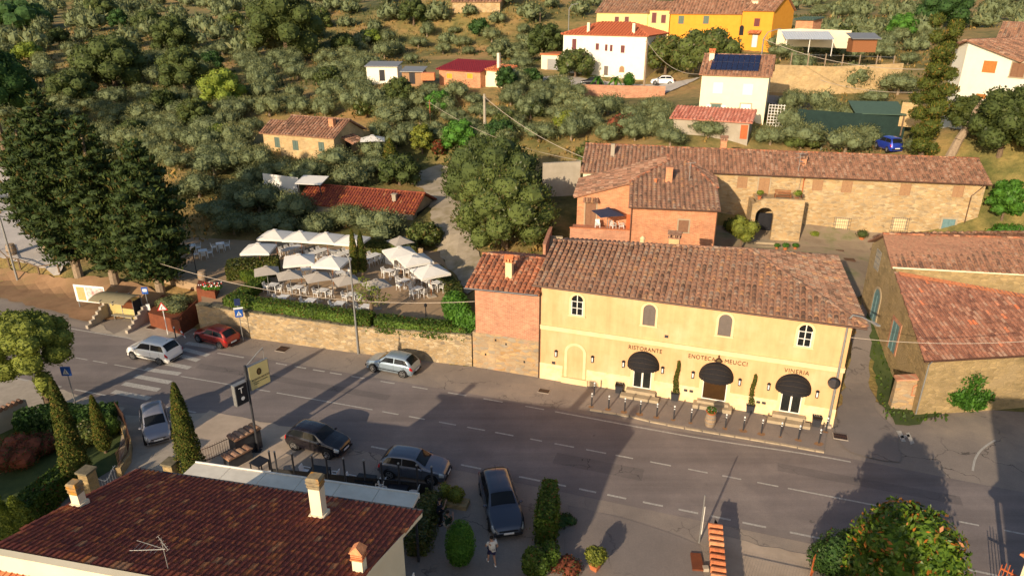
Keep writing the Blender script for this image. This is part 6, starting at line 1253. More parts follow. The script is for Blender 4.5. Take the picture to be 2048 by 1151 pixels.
def PL(fr, x, y, z0, sv=0.0, su=0.0):
    """photo pixel -> frame point on the roof plane z = z0 + sv*v + su*u"""
    r = ray(x, y); c = CC - fr.o; ru, rv, rz = r @ fr.u, r @ fr.v, r[2]; cu, cv, cz = c @ fr.u, c @ fr.v, c[2]
    k = (z0 + sv * cv + su * cu - cz) / (rz - sv * rv - su * ru); return (cu + k * ru, cv + k * rv, cz + k * rz)
# ================================================================ long stone farmhouse
FF = Fr((24.1, 70.2, 2.9), -11.2)
B = empty('stone_farmhouse', FF.o, FF.deg, 'long golden stone farmhouse with shuttered windows behind the courtyard', 'farmhouse')
uL = FF.px(1322, 340)[0]; uR = FF.px(1984, 368, -.4)[0] - .3; ez = 6.2; W7 = 7.4
wallpart(B, [(uL, 0), (uR, 0), (uR, W7), (uL, W7)], -.6, ez - .08, MT['stone_y'])
for u in (uR,): MB().faces([(u, 0, ez - .1), (u, W7, ez - .1), (u, W7 / 2, ez + 1.45)], [(0, 1, 2)]).build('gable', MT['stone_y'], B)
t_ = 1.6 / 3.9
tiles(B, [(uL, -.4, ez), (uR + .35, -.4, ez), (uR + .35, 3.7, ez + 1.6), (uL, 3.7, ez + 1.6)], MT['roof_farm'], .4, .42, name='roof'); tiles(B, [(uR + .35, W7 + .4, ez), (uL, W7 + .4, ez), (uL, 3.7, ez + 1.6), (uR + .35, 3.7, ez + 1.6)], MT['roof_farm'], .5, .6, name='roof')
ridge(B, (uL, 3.7, ez + 1.6), (uR + .35, 3.7, ez + 1.6), MT['roof_red']); gutter(B, (uL, -.5, ez - .06), (uR + .3, -.5, ez - .06))
zl = 5.9; uLL = FF.px(1161, 335, -1.2)[0]
wallpart(B, [(uLL + .3, -1.2), (uL - .01, -1.2), (uL - .01, W7), (uLL + .3, W7)], -1, zl - .1, MT['cream'], 'left_wing_wall')
tiles(B, [(uLL, -1.6, zl), (uL + .2, -1.6, zl), (uL + .2, 3.7, zl + 1.95), (uLL, 3.7, zl + 1.95)], MT['roof_old'], .4, .42, name='roof'); tiles(B, [(uL + .2, W7 + .4, zl), (uLL, W7 + .4, zl), (uLL, 3.7, zl + 1.95), (uL + .2, 3.7, zl + 1.95)], MT['roof_old'], .5, .6, name='roof'); ridge(B, (uLL, 3.7, zl + 1.95), (uL + .2, 3.7, zl + 1.95), MT['roof_red'])
for x, y0, y1 in ((1486, 353, 376), (1637, 359, 381), (1696, 361, 385), (1813, 367, 391), (1919, 371, 394)):
    u, zt = FF.px(x, y0); _, zb = FF.px(x, y1); side_window(B, u, zb, 1.0, zt - zb, fr='stone_y', fill='shut_wood', frame_w=.1, slats=False, proud=.03)
u, zt = FF.px(1530, 355); side_window(B, u, zt - 2.1, 1.05, 2.1, fr='step', fill='shut_wood', frame_w=.13, slats=False, name='balcony_door', sill=False)
for x in (1681, 1796):
    u, z = FF.px(x, 460); side_window(B, u, z, 1.1, 1.2, fr='step', fill='plaster_trim', frame_w=.12, slats=False, name='window', sill=False, leaves=0, proud=.015)
    mb = MB(); [mb.box(u - .8 + k * .2, u - .78 + k * .2, -.13, -.11, z - .2, z + 1.35) for k in range(9)]; [mb.box(u - .82, u + .82, -.14, -.12, z - .15 + k * .35, z - .13 + k * .35) for k in range(5)]; mb.build('window_grille', MT['darkmetal'], B)
u, zt = FF.px(1899, 438); side_window(B, u, 0, 1.15, zt, fr='step', fill='teal', frame_w=.18, slats=False, name='door', sill=False)
u = FF.px(1945, 380)[0]; pipe(B, [(uR - .3, -.45, ez - .1), (u + .6, -.1, ez - .6), (u, -.08, ez - 1.3), (u, -.08, 0)]); u = FF.px(1608, 358)[0]; pipe(B, [(u, -.45, ez - .1), (u, -.08, ez - .4), (u, -.08, 3.4)], MT['rail_rust'])
u = FF.px(1441, 400)[0]; pipe(B, [(FF.px(1605, 330, 0)[0], -.3, ez), (FF.px(1605, 330, 0)[0], -.06, ez - 1.4)], MT['galv'], .02)
for x, y in ((1605, 328), (1447, 292)):
    p = PL(FF, x, y, ez + .16, t_); chimney(B, p[0], min(p[1], 5) if x > 1500 else 4.3, p[2] - .3, .62, .5, .85, MT['brick'], MT['roof_farm'], hood=x < 1500)
p = PL(FF, 1225, 312, zl + .55, 1.95 / 5.3); MB().box(p[0] - .2, p[0] + .2, p[1] - .2, p[1] + .2, p[2] - .3, p[2] + 1.3).build('thin_chimney', MT['grey_w'], B)
p = PL(FF, 1596, 345, ez + .16, t_); S = empty('tv_antenna', FF.wor(*p), 0, 'television aerial on the long farmhouse roof beside the brick chimney', 'antenna'); MB().tube((0, 0, -.1), (0, 0, 2.0), .03).build('mast', MT['galv'], S); MB().tube((-.5, 0, 1.9), (.5, 0, 1.9), .025).tube((-.4, -.1, 1.5), (.4, .1, 1.6), .025).lathe((.1, -.15, 1.1), [(.05, 0), (.25, .06)], 10).build('dishes', MT['galv'], S)
# arched porch block with terrace on top
v0 = FF.pz(1560, 487, 0)[1]; a0 = FF.px(1497, 470, v0)[0]; a1 = FF.px(1598, 480, v0)[0]; zt = FF.px(1560, 398, v0)[1]
P_ = MB(); uc, zc = FF.px(1530, 425, v0); zc -= .35; r = .85
o_ = [(a0, -.4), (uc - r, -.4), (uc - r, zc)] + [(uc - r * math.cos(t), zc + r * math.sin(t)) for t in np.linspace(0, math.pi, 11)][1:-1] + [(uc + r, zc), (uc + r, -.4), (a1, -.4), (a1, zt), (a0 + 1.1, zt), (a0, zt - .7)]
P_.xprism(o_, v0, v0 + .5).box(a1 - .4, a1 - .002, v0 + .502, -.002, -.4, zt - .3).box(a0 + .002, a0 + .4, v0 + .502, -.002, -.4, zt - .75).box(a0 + .401, a1 - .401, v0 + .502, -.003, zt - .6, zt - .35)
P_.build('porch_block', MT['stone_y'], B); MB().box(uc - 1.6, uc + 1.2, v0 - 1.0, v0 - .002, -.4, .35).box(uc - 1.7, uc + 3, v0 - 1.6, v0 - 1.002, -.4, .12).build('porch_step', MT['step'], B); MB().box(uc - 1, uc + 1, v0 + 1.6, v0 + 1.7, 0, 2.6).build('dark_doorway', MT['black'], B)
zt2 = zt - .35; S = empty('bench', FF.wor(FF.px(1565, 395, v0 + 1)[0], v0 + 1.0, zt2), FF.deg, 'reddish wooden bench on the porch terrace of the farmhouse', 'bench'); MB().box(-.75, .75, -.25, .2, .4, .45).build('seat', MT['wood_br'], S); mb = MB(); [mb.box(-.75, .75, .2, .24, .55 + k * .16, .66 + k * .16) for k in range(3)]; mb.build('backrest', MT['wood_br'], S); [MB().box(x - .04, x + .04, -.25, .24, 0, .62).build('leg', MT['wood_br'], S) for x in (-.72, .72)]
def pot(loc, label, r=.2, h=.32, fr_=.35, m='lf_bright', tall=0):
    S = empty('potted_plant', loc, 0, label, 'potted plant'); MB().lathe((0, 0, 0), [(r * .7, 0), (r, h), (r * 1.08, h), (r * 1.08, h + .05), (r * .8, h + .04)], 10).build('pot', MT['terra'], S)
    if tall: MB().path([(0, 0, h), (.03, 0, h + tall)], .03, 5).build('stem', MT['bark'], S)
    blob_crown([(0, 0, h + tall + fr_ * .55, fr_, fr_, fr_ * .65), (fr_ * .3, 0, h + tall + fr_ * .7, fr_ * .7, fr_ * .7, fr_ * .5)], 420, .12, core=.7).build('foliage', MT[m], S); return S
for x, y, lb, r in ((1553, 497, 'small potted plant left in the row before the porch', .16), (1570, 499, 'middle potted plant in the row before the porch', .2), (1590, 498, 'right potted plant in the row before the porch', .18), (1627, 479, 'potted geranium on the kerb right of the porch', .26), (1722, 481, 'large potted shrub by the farmhouse wall near the barn', .28)):
    g = at(x, y, 3.0); g.z = 2.95; pot(g, lb, r, r * 1.5, r * 1.7 if x < 1700 else .62, 'lf_fern' if x < 1600 else 'lf_bright' if x < 1700 else 'lf_oak')
pot(FF.wor(FF.px(1519, 395, v0 + .8)[0], v0 + .8, zt2), 'potted bush on the porch terrace left of the bench', .2, .3, .35, 'lf_bright', .2); pot(FF.wor(FF.px(1594, 395, v0 + .8)[0], v0 + .8, zt2), 'potted bush on the porch terrace right of the bench', .2, .3, .42, 'lf_bright', .3)
g = at(1480, 500, 3.0); tree('lemon_tree', 'round yellow green lemon tree in front of the arched porch', 'tree', g, blob_crown(rblobs(9, 1.6, 2.2, 1.0, rr=(.42, .6)) + [(0, 0, 2.1, 1.1, 1.1, 1.0)], 3400, .17, core=.8), 'lf_yellow', trunk(1.2, .12, limbs=3, spread=.7))
g = at(1462, 470, 3.2); tree('shaded_shrub', 'dark shrub in the shade between the brick house and the lemon tree', 'bush', g, blob_crown([(0, 0, 1, .9, .9, .8)], 800, .16), 'lf_dark', None)
for x, y, w_, d_, lb in ((1677, 497, 1.0, .25, 'narrow rusty drain grate in the courtyard'), (1697, 513, 1.2, .7, 'wide rusty drain grate in the courtyard, nearer the camera')):
    g = at(x, y, 3.05); g.z = hz(g.x, g.y) + .1; o = MB().box(-w_ / 2, w_ / 2, -d_ / 2, d_ / 2, -.05, .04).build('courtyard_grate', MT['copper']); o.location = g; o.rotation_euler = (0, 0, R(-11)); tag(o, lb, 'drain grate')
# ================================================================ brick house in the middle
BF = Fr((10.2, 59.0, 2.9), -9.3); sl = .27; e0 = 5.9
B = empty('brick_house', BF.o, BF.deg, 'orange brick house with hipped old tile roof and terrace behind the yellow building', 'house')
eL = PL(BF, 1257, 413, e0); eR = PL(BF, 1442, 421, e0); v_e = eL[1]; zz0 = e0 - sl * v_e
hL = PL(BF, 1258, 364, zz0, sl); hR = PL(BF, 1438, 377, zz0, sl); aL = PL(BF, 1338, 321, zz0, sl); aR = PL(BF, 1376, 330, zz0, sl)
aR = (aR[0], aL[1], aL[2]) if aR[0] > aL[0] else aL
U0, U1 = eL[0] + .25, eR[0] - .25; hL = (eL[0], hL[1], hL[2]); hR = (eR[0], hR[1], hR[2])
wallpart(B, [(U0, v_e + .4), (U1, v_e + .4), (U1, hL[1] + 6), (U0, hL[1] + 6)], -1, e0 - .05, MT['brick'])
wg = BF.px(1148, 394, hL[1] - .3); wL = (wg[0], hL[1] - .3, wg[1]); lslope = (hL[2] - wL[2]) / (hL[0] - wL[0])
tiles(B, [(eL[0], v_e, e0), (eR[0], v_e, e0), hR, aR, aL, hL], MT['roof_old'], .4, .42, name='roof')
bk = hL[1] + 7
tiles(B, [(wL[0], bk, wL[2]), wL, (hL[0], wL[1], hL[2]), hL, aL, (aL[0], bk, aL[2])][::1], MT['roof_farm'], .4, .42, name='roof')
tiles(B, [hR, (hR[0] + .3, hR[1] + 5, hR[2] - .1), (aR[0], hR[1] + 6, aR[2]), aR], MT['roof_farm'], .4, .42, name='roof')
ridge(B, hL, aL, MT['roof_red']); ridge(B, hR, aR, MT['roof_red']); ridge(B, aL, (aL[0], bk, aL[2]), MT['roof_red'])
wv = hL[1]; wx = wL[0] + .3
MB().faces([(wx, wv, -1), (U0 + .01, wv, -1), (U0 + .01, wv, hL[2] - .15), (wx, wv, wL[2] - .08), (wx, bk - .5, -1), (U0 + .01, bk - .5, -1), (U0 + .01, bk - .5, hL[2] - .15), (wx, bk - .5, wL[2] - .08)], [(0, 1, 2, 3), (0, 3, 7, 4), (3, 2, 6, 7), (5, 4, 7, 6)]).build('wing_wall', MT['brick'], B)
[MB().faces([(u, v_e + .4, e0 - .06), (u, wv, e0 - .06), (u, wv, hL[2] - .14)], [(0, 1, 2)]).build('side_gable', MT['brick'], B) for u in (U0 + .003, U1 - .003)]
gutter(B, (eL[0], v_e - .08, e0 - .05), (eR[0], v_e - .08, e0 - .05)); pipe(B, [(U1 + .02, v_e + .3, e0 - .1), (U1 + .02, v_e + .33, -1)]); pipe(B, [(U0 + .06, v_e + .3, e0 - .1), (U0 + .06, v_e + .33, -1)])
q = BF.px(1368, 440, v_e + .4); q2 = BF.px(1368, 464, v_e + .4); side_window(B, q[0], q2[1], .85, q[1] - q2[1], fr='step', fill='shut_brown', v=v_e + .4)
p = PL(BF, 1337, 362, zz0, sl); MB().box(p[0] - .3, p[0] + .3, p[1] - .28, p[1] + .28, p[2] - .2, p[2] + 1.25).box(p[0] - .34, p[0] + .34, p[1] - .32, p[1] + .32, p[2] + 1.25, p[2] + 1.32).build('chimney', MT['brick'], B)
p = PL(BF, 1311, 366, zz0, sl); MB().lathe(p, [(.13, 0), (.13, .3), (.2, .32), (.05, .45)], 8).build('vent_cap', MT['roof_orange'], B)
p = PL(BF, 1378, 362, zz0, sl); S = empty('tv_antenna', BF.wor(*p), 0, 'small aerial on the hipped roof right of the brick chimney', 'antenna'); MB().tube((0, 0, -.1), (0, 0, 1.7), .03).build('mast', MT['galv'], S); MB().tube((-.5, 0, 1.6), (.5, .1, 1.65), .025).tube((-.2, -.3, 1.3), (.2, .3, 1.3), .025).build('yagi_boom', MT['galv'], S)
# terrace of the wing
tz = BF.px(1181, 450, wv - .05)[1]; tv = v_e + .6
TLx = BF.px(1140, 462, tv)[0]
MB().prism([(TLx, tv), (U0 - .01, tv), (U0 - .01, wv - .01), (TLx, wv - .01)], -1, tz).build('terrace_base', MT['brick_old'], B); MB().box(TLx, U0 - .01, tv, tv + .22, tz + .002, tz + .75).build('parapet', MT['brick_old'], B); MB().box(TLx - .05, U0 - .01, tv - .04, tv + .26, tz + .752, tz + .8).build('parapet_coping', MT['roof_orange'], B)
u = BF.px(1181, 430, wv)[0]; side_window(B, u, tz, 1.0, 2.15, fr='step', fill='shut_brown', v=wv, slats=False, sill=False, name='door')
mb = MB(); zz = tz + 2.5; [mb.tube((u - .6 + k * .24, wv - .5, zz - .15), (u - .6 + k * .24, wv, zz + .1), .12, .12, 8) for k in range(6)]; mb.build('door_canopy', MT['roof_old'], B)
S = parasol(BF.wor(BF.px(1216, 425, wv - 1.6)[0], wv - 1.7, tz), 'dark navy parasol open on the brick terrace', 2.3, 1.75, .4, M('navy_canvas', (.03, .035, .07), (.04, .045, .08), 2, .8), .05, deg=15)
for k in range(3): dup(CP, BF.wor(BF.px(1216, 425, wv - 1.6)[0] + (-.9, .5, 1.3)[k], wv - 1.2, tz), 40 * k, ('white terrace chair left under the navy parasol', 'white terrace chair behind the pole of the navy parasol', 'white terrace chair by the orange terrace door')[k], 'white terrace chairs', used)
MB().box(U0 - .35, U0 - .02, tv + 1.1, tv + 1.16, tz, tz + 1.9).build('side_door', MT['rail_rust'], B)
mb = MB(); [mb.box(TLx - 1.7, TLx - .6, tv - .5 - k * .3, tv - .2 - k * .3, -1, tz - k * .17) for k in range(12)]; mb.build('stone_steps', MT['step'], B); MB().box(TLx - 1.95, TLx - 1.72, tv - 4, tv + 1, -1, tz + .4).box(TLx - 2.0, TLx - 1.68, tv - 4, tv + 1, tz + .401, tz + .46).build('stair_wall', MT['brick_old'], B)
# ================================================================ stone barns on the right
NF = Fr((26.45, 39.6, 0.2), -9.5)
B = empty('stone_barn', NF.o, NF.deg, 'low stone barn with worn red tile roof right of the side lane', 'barn')
q = NF.pz(2048, 704, 4.1); ext = lambda a, b, k: tuple(x + (y - x) * k for x, y in zip(a, b))
E0 = (0.05, 0, 4.1); E1 = ext(E0, (q[0], q[1], 4.1), 1.45); tv_, tz_ = NF.pv(1797, 543, u=.05); T0 = (.05, tv_, tz_)
sl_v = (T0[2] - 4.1) / T0[1]; sl_u = -sl_v * (E1[1] / E1[0]); T1 = PL(NF, 2048, 588, 4.1, sl_v, sl_u); T1 = ext(T0, T1, 1.45)
tiles(B, [(E0[0] - .3, -.25, 4.05), (E1[0], E1[1] - .25, 4.05), T1, (T0[0] - .25, T0[1], T0[2])], MT['roof_barn'], .3, .4, name='roof')
MB().faces([(0.1, .05, -.4), (E1[0], E1[1] + .05, -.4), (E1[0], E1[1] + .05, 4.0), (.1, .05, 4.0)], [(0, 1, 2, 3)]).faces([(0.1, .05, -.4), (.1, .05, 4.0), (.1, T0[1], T0[2] - .08), (.1, T0[1], -.4)], [(0, 1, 2, 3)]).build('wall', MT['stone_barn'], B)
gutter(B, (-.3, -.35, 4.0), (E1[0], E1[1] - .35, 4.0)); pipe(B, [(.15, -.3, 4), (.12, -.1, 3.7), (.1, -.06, 0)], MT['galv'])
# upper barn
uev = NF.pv(1791, 533, u=.05); e1 = NF.pz(2048, 548, uev[1]); C2 = empty('upper_barn', NF.o, NF.deg, 'taller stone barn with orange lichened roof behind the low barn', 'barn')
ua = (-.2, uev[0], uev[1]); ub = ext(ua, (e1[0], e1[1], uev[1]), 1.4)
rg = NF.pv(1772, 468, u=0); rb = NF.pz(2048, 476, rg[1]); ra_ = (-.2, rg[0], rg[1]); rb_ = ext(ra_, (rb[0], rb[1], rg[1]), 1.4)
if rg[1] < uev[1] + .6: ra_ = (-.2, rg[0] , uev[1] + 1.0)
tiles(C2, [ua, ub, rb_, ra_], MT['roof_farm'], .38, .4, name='roof'); bke = (-.2, 2 * ra_[1] - ua[1], ua[2]); bke2 = (ub[0], 2 * rb_[1] - ub[1], ua[2]); tiles(C2, [bke2, bke, ra_, rb_], MT['roof_farm'], .5, .6, name='roof'); ridge(C2, ra_, rb_, MT['roof_red'])
MB().faces([(.1, ua[1] + .3, -.4), (ub[0], ub[1] + .3, -.4), (ub[0], ub[1] + .3, ua[2] - .08), (.1, ua[1] + .3, ua[2] - .08)], [(0, 1, 2, 3)]).faces([(.1, T0[1], -.4), (.1, T0[1], ua[2] - .6), (.1, ua[1] + .3, ua[2] - .05), (.1, ra_[1], ra_[2] - .1), (.1, bke[1] - .3, ua[2] - .1), (.1, bke[1] - .3, -.4)], [(0, 1, 2, 3, 4, 5)]).build('wall', MT['stone_barn'], C2)
MB().box(-.15, ub[0], ua[1] - .12, ua[1] - .02, ua[2] - .1, ua[2] - .0).build('eave_trim', MT['cream'], C2)
MB().faces([(T0[0], T0[1] - .0, T0[2] + .02), T1[:2] + (T1[2] + .02,), (T1[0], T1[1] - .45, T1[2] - .1), (T0[0], T0[1] - .45, T0[2] - .1)], [(0, 1, 2, 3)]).build('verge_tiles', MT['roof_orange'], B)
def pvw(par, fr_, x0, y0, x1, y1, m, name, arch=False):
    a = fr_.pv(x0, y0, u=.1); b = fr_.pv(x1, y1, u=.1); return a, b
a = NF.pv(1745, 640, u=.1); b = NF.pv(1747, 568, u=.1); side_window(C2, a[0], b[1] - 2.5, 1.3, 2.6, fr='step', fill='teal', v=.1, axis='v', arch=True, sill=False, slats=False, name='arched_door', frame_w=.2)
a = NF.pv(1788, 702, u=.1); b = NF.pv(1790, 640, u=.1); side_window(B, (a[0] + b[0]) / 2, b[1] - 2.2, 1.3, 2.2, fr='brick_old', fill='teal', v=.1, axis='v', sill=False, slats=False, name='door', frame_w=.25)
a = NF.pv(1760, 520, u=.1); S_ = MB(); [S_.box(-.08, -.05, a[0] - .5 + k * .2, a[0] - .47 + k * .2, a[1] - .8, a[1] + .8) for k in range(6)]; [S_.box(-.09, -.06, a[0] - .52, a[0] + .55, a[1] - .7 + k * .45, a[1] - .67 + k * .45) for k in range(4)]; S_.build('window_grille', MT['galv'], C2)
# niche wall, road mirror post, bush
g = at(1812, 818, .1); S = empty('shrine_wall', g, -9, 'thick brick and stone pier with a small arched niche beside the low barn', 'wall'); MB().faces([(-.95, 0, -.2), (.95, 0, -.2), (.95, .6, -.2), (-.95, .6, -.2), (-.85, .25, 2.0), (.95, .2, 2.3), (.95, .6, 2.3), (-.85, .6, 2.0)], [(3, 2, 1, 0), (4, 5, 6, 7), (0, 1, 5, 4), (1, 2, 6, 5), (2, 3, 7, 6), (3, 0, 4, 7)]).build('masonry', MT['stone_mix'], S)
MB().faces([(-.95, .1, 2.0), (1.0, .05, 2.3), (1.0, .7, 2.33), (-.95, .7, 2.03), (-.95, .1, 2.1), (1.0, .05, 2.4), (1.0, .7, 2.45), (-.95, .7, 2.15)], [(4, 5, 6, 7), (0, 1, 5, 4), (3, 0, 4, 7), (1, 2, 6, 5)]).build('brick_cap', MT['brick_old'], S); side_window(S, .4, 1.1, .4, .7, fr='brick', fill='stone_mix', v=.12, arch=True, slats=False, leaves=0, name='niche', frame_w=.07)
g = at(1863, 822, .1); S = empty('road_mirror', g, 0, 'grey backed round sign on a thin post before the fern like bush', 'traffic sign'); sign_pole(0, 0, 2.6, par=S); MB().tube((0, -.02, 2.5), (0, -.06, 2.5), .32, .32, 16).build('sign_disc', MT['darkmetal'], S)
g = at(1918, 812, .2); bb = [(1.2 * math.cos(t) * q, .6 * math.sin(t) * q, .6 + h * 1.15, .75, .6, .55) for t, q, h in ((0, 1, .3), (1, 1, .9), (2, .9, .5), (3, 1.1, .2), (4, .8, .4), (5, 1, .1), (0, 0, 1.5), (.5, .5, 1.3), (2.5, .6, 1.2))]; o = blob_crown(bb + [(0, 0, .9, 1.1, .7, .8), (.2, 0, 1.6, .8, .6, .6)], 9000, .32, core=.75, asp=.35, jit=-1, shell=(.6, 1.25)).build('fern_bush', MT['lf_fern']); o.location = g; tag(o, 'bright fern leaved bush against the low barn wall', 'bush')
# ================================================================ houses up the slope
def fhouse(name, label, cat, pl, DL, pr, DR, ytop, depth, wm, rm, rise, ov=.35, tsp=.5, hip=0, mono=False, down=2.0):
    a = dep(*pl, DL); b = dep(*pr, DR); fr_ = Fr((a.x, a.y, a.z), math.degrees(math.atan2(b.y - a.y, b.x - a.x))); Lh = math.hypot(b.x - a.x, b.y - a.y); h = fr_.px(pl[0], ytop)[1]
    S = empty(name, fr_.o, fr_.deg, label, cat); wallpart(S, [(0, 0), (Lh, 0), (Lh, depth), (0, depth)], -down, h - .06, wm); m_ = depth / 2
    if mono: tiles(S, [(-ov, -ov, h), (Lh + ov, -ov, h), (Lh + ov, depth + ov, h + rise), (-ov, depth + ov, h + rise)], rm, tsp, .5, name='roof'); [MB().faces([(u, 0, h - .1), (u, depth, h - .1), (u, depth, h + rise - .15)], [(0, 1, 2)]).build('gable', wm, S) for u in (0, Lh)]
    elif hip: tiles(S, [(-ov, -ov, h), (Lh + ov, -ov, h), (Lh - hip, m_, h + rise), (hip, m_, h + rise)], rm, tsp, .5, name='roof'); tiles(S, [(Lh + ov, -ov, h), (Lh + ov, depth + ov, h), (Lh - hip, m_, h + rise)], rm, tsp, .5, name='roof'); tiles(S, [(-ov, depth + ov, h), (-ov, -ov, h), (hip, m_, h + rise)], rm, tsp, .5, name='roof'); tiles(S, [(Lh + ov, depth + ov, h), (-ov, depth + ov, h), (hip, m_, h + rise), (Lh - hip, m_, h + rise)], rm, tsp, .5, name='roof')
    else:
        tiles(S, [(-ov, -ov, h), (Lh + ov, -ov, h), (Lh + ov, m_, h + rise), (-ov, m_, h + rise)], rm, tsp, .5, name='roof'); tiles(S, [(Lh + ov, depth + ov, h), (-ov, depth + ov, h), (-ov, m_, h + rise), (Lh + ov, m_, h + rise)], rm, tsp, .5, name='roof'); ridge(S, (-ov, m_, h + rise), (Lh + ov, m_, h + rise), rm)
        for u in (0, Lh): MB().faces([(u, 0, h - .08), (u, depth, h - .08), (u, m_, h + rise - .15)], [(0, 1, 2)]).build('gable', wm, S)
    return S, fr_, Lh, h
def fwin(S, fr_, x, y0, y1, w_, fill, fr='white', **k):
    u, zt = fr_.px(x, y0); _, zb = fr_.px(x, y1); return side_window(S, u, zb, w_, zt - zb, fr=fr, fill=fill, frame_w=.1, **k)
# cottage
S, f_, Lh, h = fhouse('stone_cottage', 'small stone cottage with striped tile roof and green shutters among the olive trees', 'cottage', (563, 312), 90, (671, 318), 87, 267, 6.5, MT['stone_far'], MT['roof_farm'], 1.75, tsp=.45)
for x in (590, 642): fwin(S, f_, x, 281 + (x - 590) * .06, 300 + (x - 590) * .05, .85, 'shut_green', None)
p = f_.px(664, 243, 1.8); MB().box(p[0] - .35, p[0] + .35, 1.5, 2.1, h + .3, h + 2.0).build('chimney', MT['brick'], S)
tiles(S, [(-.35 - 3.6, .9, h - .35), (-.37, .9, h - .35), (-.37, 3.4, h + 1.0), (-3.95, 3.4, h + 1.0)], MT['roof_farm'], .45, .5, name='lower_roof'); wallpart(S, [(-3.6, 1.2), (-.01, 1.2), (-.01, 6), (-3.6, 6)], -2, h - .4, MT['stone_far'], 'side_wing_wall')
side_window(S, -1.4, h - 2.1, .85, 1.3, fr=None, fill='shut_green', v=1.2)
tiles(S, [(Lh + 1.7, 1.5, h - .9), (Lh + 1.7, 4.2, h - .9), (Lh + .02, 4.2, h - .2), (Lh + .02, 1.5, h - .2)], MT['roof_farm'], .45, .5, name='porch_roof'); side_window(S, 2.9, 0, 1.1, 2.3, fr=None, fill='black', v=Lh, axis='v', face=1, slats=False, sill=False, name='porch_door')
g = f_.wor(Lh + 3.3, 3.5, 0); parasol(g, 'pale parasol beside the stone cottage door', 3.0, 2.3, .5, MT['canvas'], 0, deg=10)
# long low shed by the dining garden
S, f_, Lh, h = fhouse('long_shed', 'long low red tiled shed between the olive trees and the dining garden', 'shed', (600, 425), 80, (826, 440), 76, 405, 5.6, MT['grey_w'], MT['roof_dark'], 1.5, tsp=.34)
p = f_.px(789, 395, 1.3); MB().box(p[0] - .22, p[0] + .22, 1.1, 1.5, h, h + 1.5).box(p[0] - .3, p[0] + .3, 1.02, 1.58, h + 1.5, h + 1.58).build('chimney', MT['grey_w'], S); side_window(S, 2.8, 0, 3.6, h - .3, fr=None, fill='black', v=Lh, axis='v', face=1, slats=False, sill=False, name='open_bay', leaves=0)
for q in ((532, 362, 598, 378, 'long white tarpaulin fence panel left of the long shed'),):
    a = dep(530, 385, 83); b = dep(600, 395, 81); d_ = math.degrees(math.atan2(b.y - a.y, b.x - a.x)); o = MB().box(0, (b - a).length, 0, .06, 0, 2.3).build('white_screen', MT['canvas']); o.location = a; o.rotation_euler = (0, R(0), R(d_)); tag(o, q[4], 'screen')
    a = dep(604, 392, 81); o = MB().box(-.1, 3.0, -1.2, 1.2, 0, .08).build('white_awning', MT['canvas']); o.location = a + Vector((0, 0, 1.9)); o.rotation_euler = (R(10), 0, R(-10)); S2 = tag(o, 'small white sheet roof at the left end of the long shed', 'canopy'); [MB().box(x - .05, x + .05, -1.1, -1.0, -2.0, 0).build('post', MT['darkmetal'], o) for x in (.1, 2.8)]
# red metal roof brick shed
S, f_, Lh, h = fhouse('brick_shed', 'brick outbuilding with dark red metal roof in the middle of the olive grove', 'outbuilding', (879, 165), 110, (961, 170), 106, 138, 5, MT['brick'], M('red_sheet_roof', (.24, .025, .035), (.2, .02, .03), 3, .5), 1.1, tsp=.4, mono=True)
for x in (899, 940): fwin(S, f_, x, 147, 157, 1.1, 'orange_w', 'step', slats=False)
MB().box(Lh + .1, Lh + 3.2, 1.2, 4.8, -1, 2.2).build('lean_to', MT['cream'], S); tiles(S, [(Lh + .1, .9, 2.25), (Lh + 3.5, .9, 2.1), (Lh + 3.5, 5, 2.6), (Lh + .1, 5, 2.6)], MT['roof_orange'], .5, .5, name='lean_to_roof'); MB().box(Lh + 1.4, Lh + 1.8, 2.4, 2.8, 2.4, 4.6).build('chimney', MT['cream'], S)
# sheds to its left
for x, y, D, w_, h_, lb, m_ in ((765, 162, 112, 5.0, 2.2, 'white walled hut with flat sheet roof left of the brick outbuilding', 'cream_w'), (825, 168, 109, 3.2, 1.8, 'low cluttered lean to with sheet roof beside the brick outbuilding', 'shut_wood')):
    a = dep(x, y, D); S = empty('garden_shed', a, -6, lb, 'shed'); MB().box(-w_ / 2, w_ / 2, 0, 3, -1, h_).build('wall', MT[m_], S); MB().faces([(-w_ / 2 - .2, -.4, h_), (w_ / 2 + .2, -.4, h_), (w_ / 2 + .2, 3.2, h_ + .5), (-w_ / 2 - .2, 3.2, h_ + .5), (-w_ / 2 - .2, -.4, h_ + .08), (w_ / 2 + .2, -.4, h_ + .08), (w_ / 2 + .2, 3.2, h_ + .58), (-w_ / 2 - .2, 3.2, h_ + .58)], [(3, 2, 1, 0), (4, 5, 6, 7), (0, 1, 5, 4), (1, 2, 6, 5), (2, 3, 7, 6), (3, 0, 4, 7)]).build('roof', MT['galv'], S); side_window(S, 0, 0, .9, 1.7, fr=None, fill='black', slats=False, sill=False, name='door')
a = dep(857, 160, 108); o = MB().box(-1, 1, -.8, .8, 0, 1.1).build('orange_crate', MT['roof_orange']); o.location = a; tag(o, 'orange crate stack between the huts and the brick outbuilding', 'crates')
